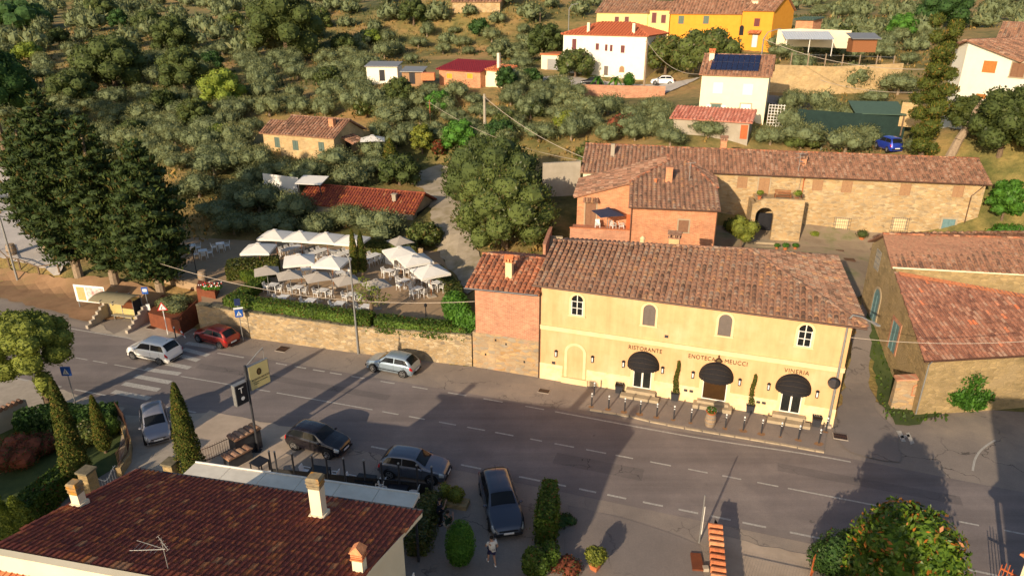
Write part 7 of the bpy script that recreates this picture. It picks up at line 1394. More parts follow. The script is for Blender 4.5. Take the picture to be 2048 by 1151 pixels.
# big white house with terracotta hip roof
S, f_, Lh, h = fhouse('white_house', 'large white house with hipped terracotta roof and maroon shutters', 'house', (1125, 146), 131, (1288, 161), 124, 68, 11, MT['cream_w'], MT['roof_flat'], 2.0, tsp=.6, hip=5)
for x, y0, y1, w_ in ((1149, 78, 101, .85), (1195, 87, 100, .65), (1213, 89, 102, .5), (1223, 90, 103, .5), (1246, 91, 106, .75)): fwin(S, f_, x, y0, y1, w_, M('maroon_shutter', (.16, .05, .05), None, 5, .7) if x == 1149 else bpy.data.materials['maroon_shutter'], 'white', slats=False)
fwin(S, f_, 1244, 133, 144, .8, 'shut_wood', 'step', slats=False, arch=True); side_window(S, f_.px(1212, 140)[0], 0, .8, 1.6, fr=None, fill='shut_grey', slats=False, sill=False, name='door')
for x, y in ((1177, 66), (1267, 72)): p = f_.px(x, y, .8); MB().box(p[0] - .25, p[0] + .25, .6, 1.0, h, h + 2.0).build('chimney', MT['cream'], S)
wallpart(S, [(-5.0, 1), (-.01, 1), (-.01, 7), (-5.0, 7)], -1.2, 3.0, MT['cream'], 'garage_wall'); MB().box(-5.2, -.02, .8, 7.2, 3.0, 3.25).build('garage_roof', MT['terra'], S); side_window(S, -2.4, -.3, 2.6, 2.6, fr=None, fill='galv', v=1, slats=False, sill=False, leaves=1, name='garage_door')
# yellow and orange row
S, f_, Lh, h = fhouse('yellow_house', 'bright yellow house under old tiles at the left end of the orange row', 'house', (1192, 70), 152, (1292, 78), 147, 25, 8, MT['yellow_w'], MT['roof_old'], 2.3, tsp=.6, down=4)
for x, y0, y1 in ((1234, 34, 47), (1254, 34, 47)): fwin(S, f_, x, y0, y1, .85, bpy.data.materials['maroon_shutter'], 'step', slats=False)
f2 = f_; wallpart(S, [(Lh + .01, .3), (Lh + 4.6, .3), (Lh + 4.6, 7), (Lh + .01, 7)], -4, h + .6, MT['yellow_w'], 'right_wing_wall'); tiles(S, [(Lh - .1, 0, h + .6), (Lh + 5, 0, h + .6), (Lh + 5, 4.2, h + 2.2), (Lh - .1, 4.2, h + 2.2)], MT['roof_farm'], .6, .5, name='roof'); [side_window(S, f_.px(x, 40, .3)[0], h - 1.9, .9, w_, v=.3, fr='step', fill=bpy.data.materials['maroon_shutter'], slats=False) for x, w_ in ((1308, 1.9), (1327, 1.5))]
S, f_, Lh, h = fhouse('orange_house', 'long vivid orange house with green shutters behind the evergreen trees', 'house', (1336, 96), 142, (1476, 100), 137, 27, 8, MT['orange_w'], MT['roof_farm'], 2.5, tsp=.6, down=4)
for x in (1363, 1413): fwin(S, f_, x, 32, 48, 1.1, 'shut_green', None, slats=False)
p = f_.px(1457, 12, 2.2); MB().box(p[0] - .5, p[0] + .5, 2.0, 2.8, h + 1.15, h + 1.4).build('skylight', MT['glass'], S)
S, f_, Lh, h = fhouse('orange_tower_house', 'tall orange end house with dormer, red door canopy and arched window', 'house', (1477, 98), 136, (1537, 106), 132, 21, 8, MT['orange_w'], MT['roof_farm'], 2.8, tsp=.6, down=4)
fwin(S, f_, 1515, 37, 53, 1.15, bpy.data.materials['maroon_shutter'], None, slats=False); p = f_.px(1484, 53); side_window(S, p[0], p[1] - 1.6, .9, 1.8, fr=None, fill='black', arch=True, slats=False, leaves=0, sill=False)
p = f_.px(1512, 61); tiles(S, [(p[0] - 1.2, -1.0, p[1] - .4), (p[0] + 1.2, -1.0, p[1] - .4), (p[0] + 1.2, -.02, p[1]), (p[0] - 1.2, -.02, p[1])], MT['roof_orange'], .4, .4, name='door_canopy'); side_window(S, p[0], p[1] - 3.0, 1.0, 2.2, fr='step', fill='white', slats=False, name='door', sill=False)
p = f_.px(1513, 9, 2); MB().box(p[0] - .6, p[0] + .6, 1.4, 2.6, h + .5, h + 1.6).box(p[0] - .75, p[0] + .75, 1.25, 2.7, h + 1.6, h + 1.7).build('dormer', MT['cream'], S)
# solar house
S, f_, Lh, h = fhouse('solar_house', 'cream two storey house with solar panels on its tiled roof', 'house', (1397, 222), 88, (1528, 232), 85.5, 148, 7.5, MT['cream'], MT['roof_farm'], 2.1, tsp=.42, down=2)
for x, y0, y1 in ((1437, 165, 187), (1497, 168, 190)): fwin(S, f_, x, y0, y1, 1.15, 'white', None, slats=False)
for x in (1432, 1492): u, z = f_.px(x, 208); side_window(S, u, z - 1.3, 1.2, 1.3, fr='step', fill='shut_green' if x == 1432 else 'white', slats=False); 
u, z = f_.px(1418, 209); [MB().box(q - .28, q + .28, -.06, 0, z - 1.2, z).build('open_shutter', MT['white'], S) for q in (u, u + 1.75)]
sn = 2.1 / 4.1; nrm = Vector((0, -sn, 1)).normalized(); solar = M('solar_cells_blue', (.012, .018, .05), (.02, .03, .08), 3, .15, spec=.6); u0, u1 = f_.px(1424, 125, 1.8)[0], f_.px(1520, 125, 1.8)[0]
for r_ in range(2):
    for k in range(9):
        a = u0 + (u1 - u0) * k / 9 + .02; b = u0 + (u1 - u0) * (k + 1) / 9 - .02; v1_ = .25 + r_ * 1.55; v2 = v1_ + 1.5; zf = lambda v: h + (v + .35) * sn + .28
        MB().faces([(a, v1_, zf(v1_)), (b, v1_, zf(v1_)), (b, v2, zf(v2)), (a, v2, zf(v2)), (a, v1_, zf(v1_) - .05), (b, v1_, zf(v1_) - .05), (b, v2, zf(v2) - .05), (a, v2, zf(v2) - .05)], [(0, 1, 2, 3), (0, 4, 5, 1), (1, 5, 6, 2), (3, 7, 4, 0), (2, 6, 7, 3)]).build('solar_panel', solar, S)
chimney(S, .7, 2.6, h + .8, .6, .5, 1.5, MT['cream'], MT['roof_orange'])
mb = MB(); [mb.box(Lh + .4 + k * .35, Lh + .46 + k * .35, .4, .46, -1.5, 1.2) for k in range(6)]; [mb.box(Lh + .4, Lh + 2.3, .4, .46, -1.4 + k * .35, -1.34 + k * .35) for k in range(8)]; mb.build('white_lattice', MT['white'], S)
# pink roofed annex in front of it
S, f_, Lh, h = fhouse('pink_roof_annex', 'low grey annex with pinkish tiled roof below the solar house', 'outbuilding', (1343, 268), 84, (1497, 264), 80.5, 235, 3.6, MT['grey_w'], tilemat('pink_tiles', [(0, (.4, .12, .08)), (.6, (.55, .22, .16)), (1, (.62, .32, .25))]), .9, tsp=.4, mono=True, down=1.5)
side_window(S, Lh - .5, 0, .8, 1.6, fr=None, fill='rail_rust', slats=False, sill=False, name='door')
# cream house at the right edge
S, f_, Lh, h = fhouse('cream_house', 'big cream house with rust shutters cut by the right picture edge', 'house', (1893, 232), 77, (2110, 262), 68, 90, 9, MT['cream_w'], MT['roof_farm'], .1, tsp=.45, mono=True, down=3)
for c in list(S.children):
    if c.name.startswith(('roof', 'wall', 'gable')): bpy.data.objects.remove(c)
hl_ = f_.px(1938, 82)[1]; hr = f_.px(2040, 122)[1]; ul = f_.px(1938, 82)[0]; ur = f_.px(2040, 122)[0]; ua0 = f_.px(1916, 105, .0)[0]
MB().faces([(ul - 2.2, 1.5, -3), (ul, 0, -3), (Lh, 0, -3), (Lh, 9, -3), (ul - 2.2, 9, -3), (ul - 2.2, 1.5, hl_ - .7), (ul, 0, hl_), (ur, 0, hr), (Lh, 0, hr - 1), (Lh, 9, hr - 1), (ul, 9, hl_), (ul - 2.2, 9, hl_ - .7)], [(0, 1, 6, 5), (1, 2, 8, 7, 6), (0, 5, 11, 4), (5, 6, 10, 11), (6, 7, 8, 9, 10), (2, 3, 9, 8)]).build('wall', MT['cream_w'], S)
tiles(S, [(ul - 2.6, 9, hl_ - .75), (ul - 2.6, 1.0, hl_ - .75), (ul - .05, -.4, hl_ + .08), (ul - .05, 9, hl_ + .08)], MT['roof_farm'], .45, .5, name='roof'); tiles(S, [(ur + .3, -.4, hr - .0), (ur + .3, 9, hr), (ul, 9, hl_ + .08), (ul, -.4, hl_ + .08)], MT['roof_farm'], .45, .5, name='roof')
fwin(S, f_, 1982, 122, 146, 1.35, M('rust_shutter', (.5, .2, .05), (.42, .16, .04), 4, .7), None, slats=False, leaves=1, sill=False); fwin(S, f_, 1963, 188, 198, 1.0, bpy.data.materials['rust_shutter'], None, slats=False, leaves=1, sill=False); fwin(S, f_, 2040, 126, 155, 1.3, 'shut_brown', 'step', slats=False)
S, f_, Lh, h = fhouse('old_stone_house', 'old stone house with lichened tiles behind the cream house, top right corner', 'house', (1990, 110), 100, (2110, 116), 96, 79, 7, MT['yellow_w'], MT['roof_old'], 2.2, tsp=.5, down=3)
# long ochre farm and stone tower at the top edge
S, f_, Lh, h = fhouse('ochre_farm', 'long ochre farm building at the top edge of the hill', 'farmhouse', (905, 22), 178, (1000, 22), 176, 4, 7, MT['stone_y'], MT['roof_farm'], 1.5, tsp=.8)
# brick garden hut
S, f_, Lh, h = fhouse('brick_hut', 'little brick hut with green sheet roof on the white terrace wall', 'hut', (1590, 58), 118, (1624, 60), 116, 39, 3, MT['brick'], M('green_sheet', (.06, .1, .08), None, 3, .6), .3, tsp=.5, mono=True)
# ---- retaining walls, screens and sheds on the right slope
def swall(name, label, P, D, h, m, th=.4, cat='wall', cap=None):
    """wall along photo points: every (x, y, D)"""
    Q = [dep(x, y, d) for (x, y), d in zip(P, D)]; o = Q[0].copy(); S = empty(name, o, 0, label, cat); mb = MB(); cp = MB()
    for a, b in zip(Q[:-1], Q[1:]):
        a = a - o; b = b - o; d = Vector((b.x - a.x, b.y - a.y, 0)).normalized(); n = Vector((-d.y, d.x, 0)) * th
        up = Vector((0, 0, h)); dn = Vector((0, 0, -1.2)); mb.faces([a + dn, b + dn, b + n + dn, a + n + dn, a + up, b + up, b + n + up, a + n + up], [(0, 1, 5, 4), (4, 5, 6, 7), (2, 3, 7, 6), (3, 0, 4, 7), (1, 2, 6, 5)])
        if cap: cp.faces([a + up - n * .15, b + up - n * .15, b + n * 1.15 + up, a + n * 1.15 + up, a + up - n * .15 + Vector((0, 0, .08)), b + up - n * .15 + Vector((0, 0, .08)), b + n * 1.15 + up + Vector((0, 0, .08)), a + n * 1.15 + up + Vector((0, 0, .08))], [(0, 1, 5, 4), (4, 5, 6, 7), (2, 3, 7, 6)])
    mb.build('masonry', m, S); 
    if cap: cp.build('coping', cap, S)
    return S
swall('stone_terrace_wall', 'long stone terrace wall right of the solar house with a wire fence on top', [(1540, 168), (1660, 172), (1800, 165)], [99, 99, 100], 2.6, MT['stone_far'])
swall('dark_net_fence', 'dark green netting screen behind the blue car', [(1590, 262), (1700, 270), (1806, 274)], [84.5, 85, 85], 2.6, M('green_net', (.012, .03, .028), (.02, .045, .04), 2, .8), th=.08, cat='fence')
swall('brick_parapet', 'brick parapet with blue railing before the white house yard', [(1163, 182), (1230, 184), (1330, 186)], [112, 111, 110], 1.0, MT['brick_old'])
swall('white_terrace_wall', 'white terrace wall carrying the little brick hut', [(1553, 80), (1600, 78), (1700, 82)], [117, 116, 116], 1.6, MT['cream'])
swall('stone_garden_wall', 'stepped stone garden wall by the parked cars below the cream house', [(1800, 232), (1850, 236)], [84, 83], 1.6, MT['stone_far'])
swall('low_stone_wall', 'low golden wall behind the right end of the farmhouse', [(1968, 372), (2060, 378)], [73, 72], 1.2, MT['stone_y'])
swall('block_wall', 'shaded grey block wall left of the long farmhouse', [(1085, 372), (1160, 368)], [74, 74], 2.4, MT['grey_w'])
for P_, lb in ((((1575, 160), (1712, 168), 'wire fence'), 'row of wooden fence posts on the terrace wall right of the solar house'),):
    a = dep(1580, 135, 100); S = empty('post_fence', a, 0, lb, 'fence')
    for k in range(7): q = dep(1580 + k * 34, 135 + k * 1.0, 100) - a; MB().box(q.x - .07, q.x + .07, q.y - .07, q.y + .07, q.z - .3, q.z + 2.0).build('post', MT['bark_pale'], S)
    q = dep(1784, 141, 100) - a; MB().path([(0, 0, 1.8), (q.x, q.y, q.z + 1.8)], .02, 4).build('top_wire', MT['galv'], S)
a = dep(1745, 258, 86); S = empty('green_canopy', a, -8, 'green sheet canopy over a dark shelter below the olive trees', 'canopy'); MB().faces([(-2.8, -1.6, 2.0), (3.0, -1.6, 1.9), (3.0, 2, 3), (-2.8, 2, 3), (-2.8, -1.6, 2.08), (3.0, -1.6, 1.98), (3.0, 2, 3.08), (-2.8, 2, 3.08)], [(3, 2, 1, 0), (4, 5, 6, 7), (0, 1, 5, 4), (1, 2, 6, 5), (2, 3, 7, 6), (3, 0, 4, 7)]).build('roof_sheet', M('green_sheet_dull', (.07, .12, .09), None, 3, .6), S); [MB().box(x - .07, x + .07, y - .07, y + .07, -.5, 2.0).build('post', MT['bark'], S) for x in (-2.6, 2.8) for y in (-1.4, 1.6)]; MB().box(-1, 1.2, .5, 1.3, 0, .9).build('wood_stack', MT['wood_br'], S)
a = dep(1612, 98, 114); S = empty('striped_canopy', a, -5, 'pale blue corrugated canopy below the white terrace wall', 'canopy'); mb = MB(); [mb.faces([(-3.8 + k * .38, -1.5, 1.5), (-3.62 + k * .38, -1.5, 1.56), (-3.42 + k * .38, -1.5, 1.5), (-3.42 + k * .38, 2, 2.6), (-3.62 + k * .38, 2, 2.66), (-3.8 + k * .38, 2, 2.6)], [(0, 1, 4, 5), (1, 2, 3, 4)]) for k in range(20)]; mb.build('roof_sheet', M('pale_sheet', (.5, .54, .58), (.4, .44, .5), 3, .4), S); [MB().box(x - .05, x + .05, -1.4, -1.3, -1, 1.5).build('post', MT['white'], S) for x in (-3.6, 0, 3.6)]
a = dep(1728, 98, 110); S = empty('grey_shed', a, -5, 'small shed with corrugated grey roof among the olives at right', 'shed'); MB().box(-1.8, 1.8, 0, 2.4, -.5, 1.5).build('wall', MT['wood_br'], S); MB().faces([(-2.2, -.6, 1.45), (2.2, -.6, 1.45), (2.2, 2.8, 2.2), (-2.2, 2.8, 2.2), (-2.2, -.6, 1.53), (2.2, -.6, 1.53), (2.2, 2.8, 2.28), (-2.2, 2.8, 2.28)], [(3, 2, 1, 0), (4, 5, 6, 7), (0, 1, 5, 4), (1, 2, 6, 5), (2, 3, 7, 6), (3, 0, 4, 7)]).build('roof', MT['galv'], S)
# blue compact car and the little far cars
g = atT(1775, 302); g.z += .08; car('parked_car', 'deep blue compact car seen from behind above the farmhouse roof', g, 92, 3.55, 1.6, 1.56, 'mpv', P_deep, small=True)
g = dep(1184, 151, 120); car('parked_car', 'small black car in the yard of the white house', Vector((g.x, g.y, hz(g.x, g.y) + .1)), 172, 3.9, 1.7, 1.45, 'hatch', P_black, small=True)
g = dep(1325, 160, 118); car('parked_car', 'small white car under the big evergreen beside the white house', Vector((g.x, g.y, hz(g.x, g.y) + .1)), 170, 3.9, 1.7, 1.45, 'hatch', P_white, small=True)
g = atT(8, 398); g.z += .08; car('parked_car', 'dark blue grey car on the pale car park at the left edge', g, 8, 4.4, 1.8, 1.5, 'wagon', P_slate, small=True)
g = at(2000, 560, 0)
# yard of the white house
yd = [dep(x, y, D) for x, y, D in ((1050, 150, 124), (1125, 149, 128), (1270, 162, 121), (1400, 168, 116), (1330, 184, 111), (1160, 181, 113), (1060, 180, 113))]
sheet('house_yard', [(p.x, p.y) for p in yd], .1, MT['park'], drape=True, step=2)
ln_ = [dep(x, y, D) for x, y, D in ((1536, 176, 97), (1650, 176, 97), (1690, 182, 95), (1650, 196, 92), (1640, 205, 91), (1530, 190, 94))]; sheet('hill_lane', [(p.x, p.y) for p in ln_], .12, MT['asphalt_old'], drape=True, step=2)
# wooden rails and barrel by the left car park
a = atT(0, 530); P = [atT(x, y) for x, y in ((-10, 505), (20, 535), (42, 540), (80, 552), (120, 548))]; S = empty('wooden_rail', P[0], 0, 'dark wooden post and rail fence along the bank at left', 'fence')
for k, p in enumerate(P): q = p - P[0]; MB().box(q.x - .06, q.x + .06, q.y - .06, q.y + .06, q.z - .2, q.z + 1.0).build('post', MT['bark'], S)
for p, q in zip(P[:-1], P[1:]): MB().bar(p - P[0] + Vector((0, 0, .95)), q - P[0] + Vector((0, 0, .95)), .06, .1).build('rail', MT['bark'], S)
barrel(atT(26, 512), 'old barrel standing on the pale car park behind the wooden rail', 1.3)
# ================================================================ trees of the place
MT['lf_pine'] = leafmat('stone_pine_leaf', (.015, .05, .012), (.05, .1, .02), .7)
def btree(px, py, wpx, hpx_, cm, n, size, label, name='broadleaf_tree', cat='tree', tr=True, nb=None, clear=.18, jit=.6, asp=.6, D=None, core=.78, flat=.8, tm='bark', shape=1.0):
    g = atT(px, py) if D is None else dep(px, py, D)
    if D is not None: g.z = min(g.z, hz(g.x, g.y) + .3) if abs(g.z - hz(g.x, g.y)) < 2.5 else g.z
    k = pxm(g); Rr = wpx / 2 / k; H = hpx_ / k * 1.03; z0 = H * clear; nb = nb or 14; bb = []
    for i in range(nb):
        u = (i + .5) / nb; ph = math.acos(1 - 1.55 * u); t = 2.4 * i; r = Rr * rng.uniform(.3, .42); e = (Rr - r * .85)
        bb.append((e * math.sin(ph) * math.cos(t), e * math.sin(ph) * math.sin(t), z0 + max(.5, H - z0 - r * .75) * (.45 + .55 * math.cos(ph) * shape), r, r, r * flat))
    bb.append((0, 0, z0 + (H - z0) * .5, Rr * .72, Rr * .72, (H - z0) * .42))
    return tree(name, label, cat, g, blob_crown(bb, n, size, core=core, jit=jit, asp=asp), cm, trunk(z0 + H * .15, max(.08, Rr * .07), limbs=4, spread=Rr * .5) if tr else None, tm)
def conifer(px, py, h, Rm, n, size, label, name='dark_conifer'):
    g = atT(px, py); bb = []; nb = 90
    for i in range(nb):
        z = (i + .5) / nb; t = 2.4 * i + rng.uniform(-.3, .3); rr = Rm * min(1, 1.6 * (z + .12)) * (1 - z) ** .62 * rng.uniform(.72, 1.18); r = (.55 + .1 * Rm) * rng.uniform(.7, 1.2) * (1 - .45 * z)
        bb.append((rr * math.cos(t) * .85, rr * math.sin(t) * .85, h * (.13 + .85 * z) - .22 * rr, r * 1.15, r * 1.15, r * .5))
        if rr > 1.6: bb.append((rr * .45 * math.cos(t + .5), rr * .45 * math.sin(t + .5), h * (.15 + .84 * z), r * 1.3, r * 1.3, r * .7))
    return tree(name, label, 'tree', g, blob_crown(bb, n, size, core=.7, asp=.4, jit=-1, shell=(.7, 1.25)), 'lf_cedar', MB().path([Vector((0, 0, -.4)), Vector((0, 0, h * .3)), Vector((0, 0, h * .9))], [.42, .34, .1], 9), 'bark_pale')
conifer(158, 552, 17.2, 5.3, 15000, .42, 'tallest dark conifer at the left end of the group above the bus shelter'); conifer(232, 572, 15.5, 4.3, 11000, .4, 'middle dark conifer of the group above the bus shelter'); conifer(322, 582, 13.6, 5.2, 16000, .4, 'broad dark conifer with bare pale trunk, right one of the group')
conifer(95, 500, 13.5, 4.0, 8000, .4, 'dark conifer behind the left end of the group')
btree(1010, 498, 208, 168, 'lf_laurel', 11000, .3, 'big round dense tree in front, right of the gravel track', nb=22, clear=.08, jit=-1, asp=.5)
btree(985, 415, 205, 140, 'lf_oak', 9000, .32, 'big round dense tree behind its twin, right of the gravel track', nb=20, clear=.08, jit=-1, asp=.5)
btree(18, 330, 165, 235, 'lf_pine', 9000, .4, 'dark umbrella pine dome at the left edge', nb=24, clear=.4, shape=.8)
for a in ((232, 178, 140, 105, 'lf_oak', 'broad holm oak left of centre on the hill'), (372, 190, 100, 95, 'lf_oak', 'dark holm oak on the dry slope'), (575, 120, 160, 135, 'lf_oak', 'largest dark oak at the top of the hill'), (352, 175 - 55, 90, 85, 'lf_oak', 'dark oak near the dry clearing higher up'), (828, 55, 62, 52, 'lf_oak', 'rounded dark oak under the ochre farm'), (40, 62, 130, 60, 'lf_dark', 'dark tree mass at the top left corner'), (205, 34, 70, 40, 'lf_oak', 'dark oak at the top edge left'),
          (1092, 122, 82, 72, 'lf_oak', 'dark spreading tree left of the white house'), (1690, 110 - 10, 60, 45, 'lf_oak', 'round evergreen below the white terrace wall'), (1880, 60, 105, 80, 'lf_dark', 'large dark green tree at the top right'), (1800, 80, 60, 50, 'lf_fern', 'green leafy tree at the top right edge of the grove'), (1410, 152, 140, 92, 'lf_laurel', 'massive evergreen right of the white house'), (1330, 150, 85, 75, 'lf_laurel', 'evergreen touching the wall of the white house'),
          (1448, 88, 95, 55, 'lf_dark', 'bushy evergreen in front of the orange house'), (1380, 78, 34, 48, 'lf_dark', 'upright evergreen in front of the orange house'), (1150, 156, 82, 56, 'lf_laurel', 'reddish green tree before the white house'), (1012, 182, 46, 48, 'lf_dark', 'round dark bush right of the brick outbuilding'), (1062, 180, 50, 42, 'lf_dark', 'second round dark bush right of the brick outbuilding'), (920, 306, 76, 66, 'lf_fern', 'round bright green tree by the grass verge'),
          (878, 312, 30, 32, 'lf_red', 'small reddish bush beside the bright green tree'), (450, 222, 95, 82, 'lf_bright', 'light green tree on the slope left of centre'), (395, 262, 72, 66, 'lf_oak', 'broad leaved fig tree on the slope left of the cottage'), (270, 290, 70, 50, 'lf_oak', 'leafy tree left of the grassy clearing'), (450, 292, 78, 44, 'lf_bright', 'bright bamboo like clump left of the cottage'), (845, 308, 48, 58, 'lf_yellow', 'yellow green bamboo clump beside the track'), (800, 218, 68, 62, 'lf_oak', 'dark fig tree in the middle of the grove'),
          (690, 120 - 5, 58, 45, 'lf_oak', 'round dark tree beside the dry meadow'), (800, 370, 92, 62, 'lf_oak', 'sparse tree beside the end of the long shed'), (850, 490, 78, 46, 'lf_laurel', 'leafy bush between the long shed and the gravel track'), (1998, 312, 140, 135, 'lf_oak', 'large broadleaf tree under the cream house'), (2060, 325, 110, 140, 'lf_oak', 'broadleaf tree cut by the right picture edge'), (1925, 262, 75, 70, 'lf_oak', 'light leafy tree behind the cut trunk'), (2003, 440, 70, 82, 'lf_fern', 'young tree behind the right end of the farmhouse'),
          (2020, 480, 90, 30, 'lf_fern', 'low green bush at the right end of the farmhouse'), (1600, 290, 90, 35, 'lf_laurel', 'green shrubs under the dark netting'), (1012, 262, 60, 40, 'lf_laurel', 'dark hedge like tree beside the utility pole'), (1000, 285, 70, 45, 'lf_dark', 'dark shrub mass in front of the utility pole'), (880, 225, 60, 42, 'lf_fern', 'bright leafy tree by the red pole'), (1185, 330, 75, 45, 'lf_laurel', 'mixed hedge left of the farmhouse roof'), (1250, 262, 80, 34, 'lf_red', 'reddish shrub in the middle of the grove'),
          (25, 190, 90, 60, 'lf_olive', 'pale bushy tree above the umbrella pine'), (150, 210, 100, 70, 'lf_oak', 'dark shrub mass behind the conifers')):
    btree(a[0], a[1], a[2], a[3], a[4], int(900 + a[2] * a[3] * .22), .34 if a[1] > 180 else .5, a[5], clear=.12 if a[3] > 40 else .0, name='broadleaf_tree' if a[3] > 40 else 'shrub', cat='tree' if a[3] > 40 else 'bush')
g = atT(783, 345); cypress('short fat columnar cypress beside the cottage lawn', g, 4.2, 1.15, 3800, .2)
g = atT(1840, 318); tree('leaning_cypress', 'very tall ragged cypress left of the cream house', 'tree', g, blob_crown([(.9 * math.sin(k * 2.1), .9 * math.cos(k * 1.7), .6 + k * .5, 1.15 - abs(k - 9) * .035 if k < 22 else .75, 1.0 if k < 22 else .7, .7) for k in range(27)], 11000, .3, core=.75, jit=-1, asp=.4), 'lf_cyp', trunk(2, .3, limbs=0))
g = atT(1900, 312); S = empty('cut_trunk', g, 0, 'thick bare forked trunk of a lopped tree beside the blue car', 'tree'); MB().path([(0, 0, -.3), (.5, 0, 1.5), (1.3, 0, 3.2)], [.5, .42, .36], 9).path([(1.3, 0, 3.1), (1.5, 0, 4.5), (2.0, 0, 5.4)], [.3, .24, .18], 8).path([(1.3, 0, 3.0), (2.2, 0, 3.9), (3.1, 0, 4.3)], [.3, .24, .2], 8).build('trunk', MT['bark_pale'], S)
for x, y, lb in ((1196, 160, 'left palm on the terrace of the white house'), (1231, 164, 'right palm on the terrace of the white house')):
    g = dep(x, y, 116); g.z = hz(g.x, g.y); S = empty('palm_tree', g, 0, lb, 'palm'); MB().path([(0, 0, 0), (0, 0, 2.2)], [.28, .24], 8).build('trunk', MT['bark'], S); mb = MB()
    for k in range(16):
        t = 2.4 * k; el = .9 - .09 * k; p0 = Vector((0, 0, 2.2)); pr = p0; L0 = 1.9
        for j in range(1, 6):
            f = j / 5; q = Vector((math.cos(t) * L0 * f * math.cos(el * (1 - f)), math.sin(t) * L0 * f * math.cos(el * (1 - f)), 2.2 + L0 * (math.sin(el) * f - .55 * f * f))); s_ = Vector((-math.sin(t), math.cos(t), 0)) * .3 * (1 - .6 * f); mb.faces([pr - s_, pr + s_, q + s_ * .8 - Vector((0, 0, .05)), q - s_ * .8 - Vector((0, 0, .05))], [(0, 1, 2, 3)]); pr = q
    mb.build('fronds', MT['lf_fern'], S)
g = dep(1258, 160, 118); g.z = hz(g.x, g.y); o = blob_crown([(0, 0, 1.5, 1.0, 1.0, 1.2)], 900, .25).build('clipped_bush', MT['lf_fern']); o.location = g; tag(o, 'egg shaped clipped bush at the corner of the white house', 'bush')
for k, (x, y, w_, h_, m_) in enumerate(sorted([(60, 128, 62, 42, 'lf_bright'), (120, 92, 50, 34, 'lf_oak'), (170, 140, 58, 40, 'lf_laurel'), (300, 66, 70, 44, 'lf_oak'), (330, 232, 74, 52, 'lf_oak'), (425, 150, 60, 46, 'lf_dark'), (470, 60, 56, 34, 'lf_laurel'), (520, 200, 50, 34, 'lf_bright'), (660, 175, 64, 42, 'lf_oak'), (640, 60, 60, 40, 'lf_laurel'), (735, 235, 54, 40, 'lf_laurel'), (960, 75, 50, 34, 'lf_dark'), (1000, 120, 56, 38, 'lf_olive'), (740, 92, 60, 30, 'lf_bright'), (240, 60, 44, 40, 'lf_dark'), (1060, 235, 60, 40, 'lf_laurel'), (1130, 262, 50, 40, 'lf_bright')])):
    btree(x, y, w_, h_, m_, int(700 + w_ * h_ * .3), .42, 'mixed broadleaf tree among the olives, %s from left' % 'first second third fourth fifth sixth seventh eighth ninth tenth eleventh twelfth thirteenth fourteenth fifteenth sixteenth seventeenth'.split()[k], nb=9, clear=.05, jit=-1 if k % 2 else .6)
# ---------------------------------------------------------------- olive trees
def olive_mesh(k, n, size):
    bb = []; nb = 9 + k % 3; Rr = 2.1
    for i in range(nb):
        t = 2.4 * i + rng.uniform(-.4, .4); q = 1.45 * math.sqrt((i + .5) / nb) * rng.uniform(.8, 1.15); r = rng.uniform(.8, 1.15); bb.append((q * math.cos(t), q * math.sin(t), 2.15 - .3 * q * q + rng.uniform(-.3, .5), r, r, r * .95))
    return blob_crown(bb, n, size, core=.72, jit=-1, asp=.35, shell=(.65, 1.3))
OP = []
for k in range(6):
    t = tree('olive_tree', 'x', 'tree', (0, 0, -500), olive_mesh(k, 3600, .25), 'lf_olive', trunk(1.3, .16, limbs=3, spread=.9), 'bark_pale'); OP.append(t)
used_o = set(); pts_o = []; OL = []
boxes = [(505, 235, 760, 318), (600, 355, 850, 440), (1115, 40, 1345, 185), (860, 112, 1000, 176), (1190, 0, 1560, 100), (1390, 100, 1545, 232), (1340, 205, 1505, 272), (1535, 160, 1680, 215), (1735, 268, 1815, 318), (0, 0, 0, 0), (1865, 60, 2048, 200), (800, 330, 945, 560), (1100, 285, 2048, 480), (740, 130, 860, 175), (880, 0, 1000, 24), (0, 325, 130, 560), (780, 300, 880, 345), (1050, 135, 1400, 186), (1155, 186, 1400, 226), (860, 176, 1010, 200), (560, 300, 740, 336), (740, 170, 860, 188), (1880, 285, 2048, 350), (1555, 40, 1700, 85)]
def okpx(x, y): return not any(a <= x <= c and b <= y <= d for a, b, c, d in boxes)
def lbl(x, y):
    if y > 320: return 'olive tree behind the dining garden' if x < 620 else 'olive tree before the long shed'
    if x > 1540: return 'olive tree among the right sheds' if y > 120 else 'olive tree at top right'
    if y > 175: return 'olive tree below the brick outbuilding' if x > 700 else 'olive tree left of the cottage' if y > 240 or x < 480 else 'olive tree above the cottage'
    return 'olive tree upper left' if x < 480 else 'olive tree upper middle' if x < 900 else 'olive tree by the ochre farm'
def add_olive(px, py, s, label=None, zt=None):
    p = atT(px, py); pts_o.append((p.x, p.y, s)); k = len(pts_o); src = OP[k % 6]
    if k % 6 not in used_o and (used_o.add(k % 6) or True): c = src
    else:
        c = src.copy(); COL.objects.link(c)
        for ch in KIDS[src.name]: q = ch.copy(); COL.objects.link(q); q.parent = c
    c.location = p - Vector((0, 0, .1)); c.rotation_euler = (0, 0, rng.uniform(0, 6.28)); zs = (.82 if py > 330 else .9); c.scale = (s * rng.uniform(.85, 1.2), s * rng.uniform(.85, 1.2), zs * s * rng.uniform(.8, 1.12)); lb = label or lbl(px, py); OL.append((lb, px, py, c)); c['group'] = 'olive trees: ' + lb.replace('olive tree ', '')
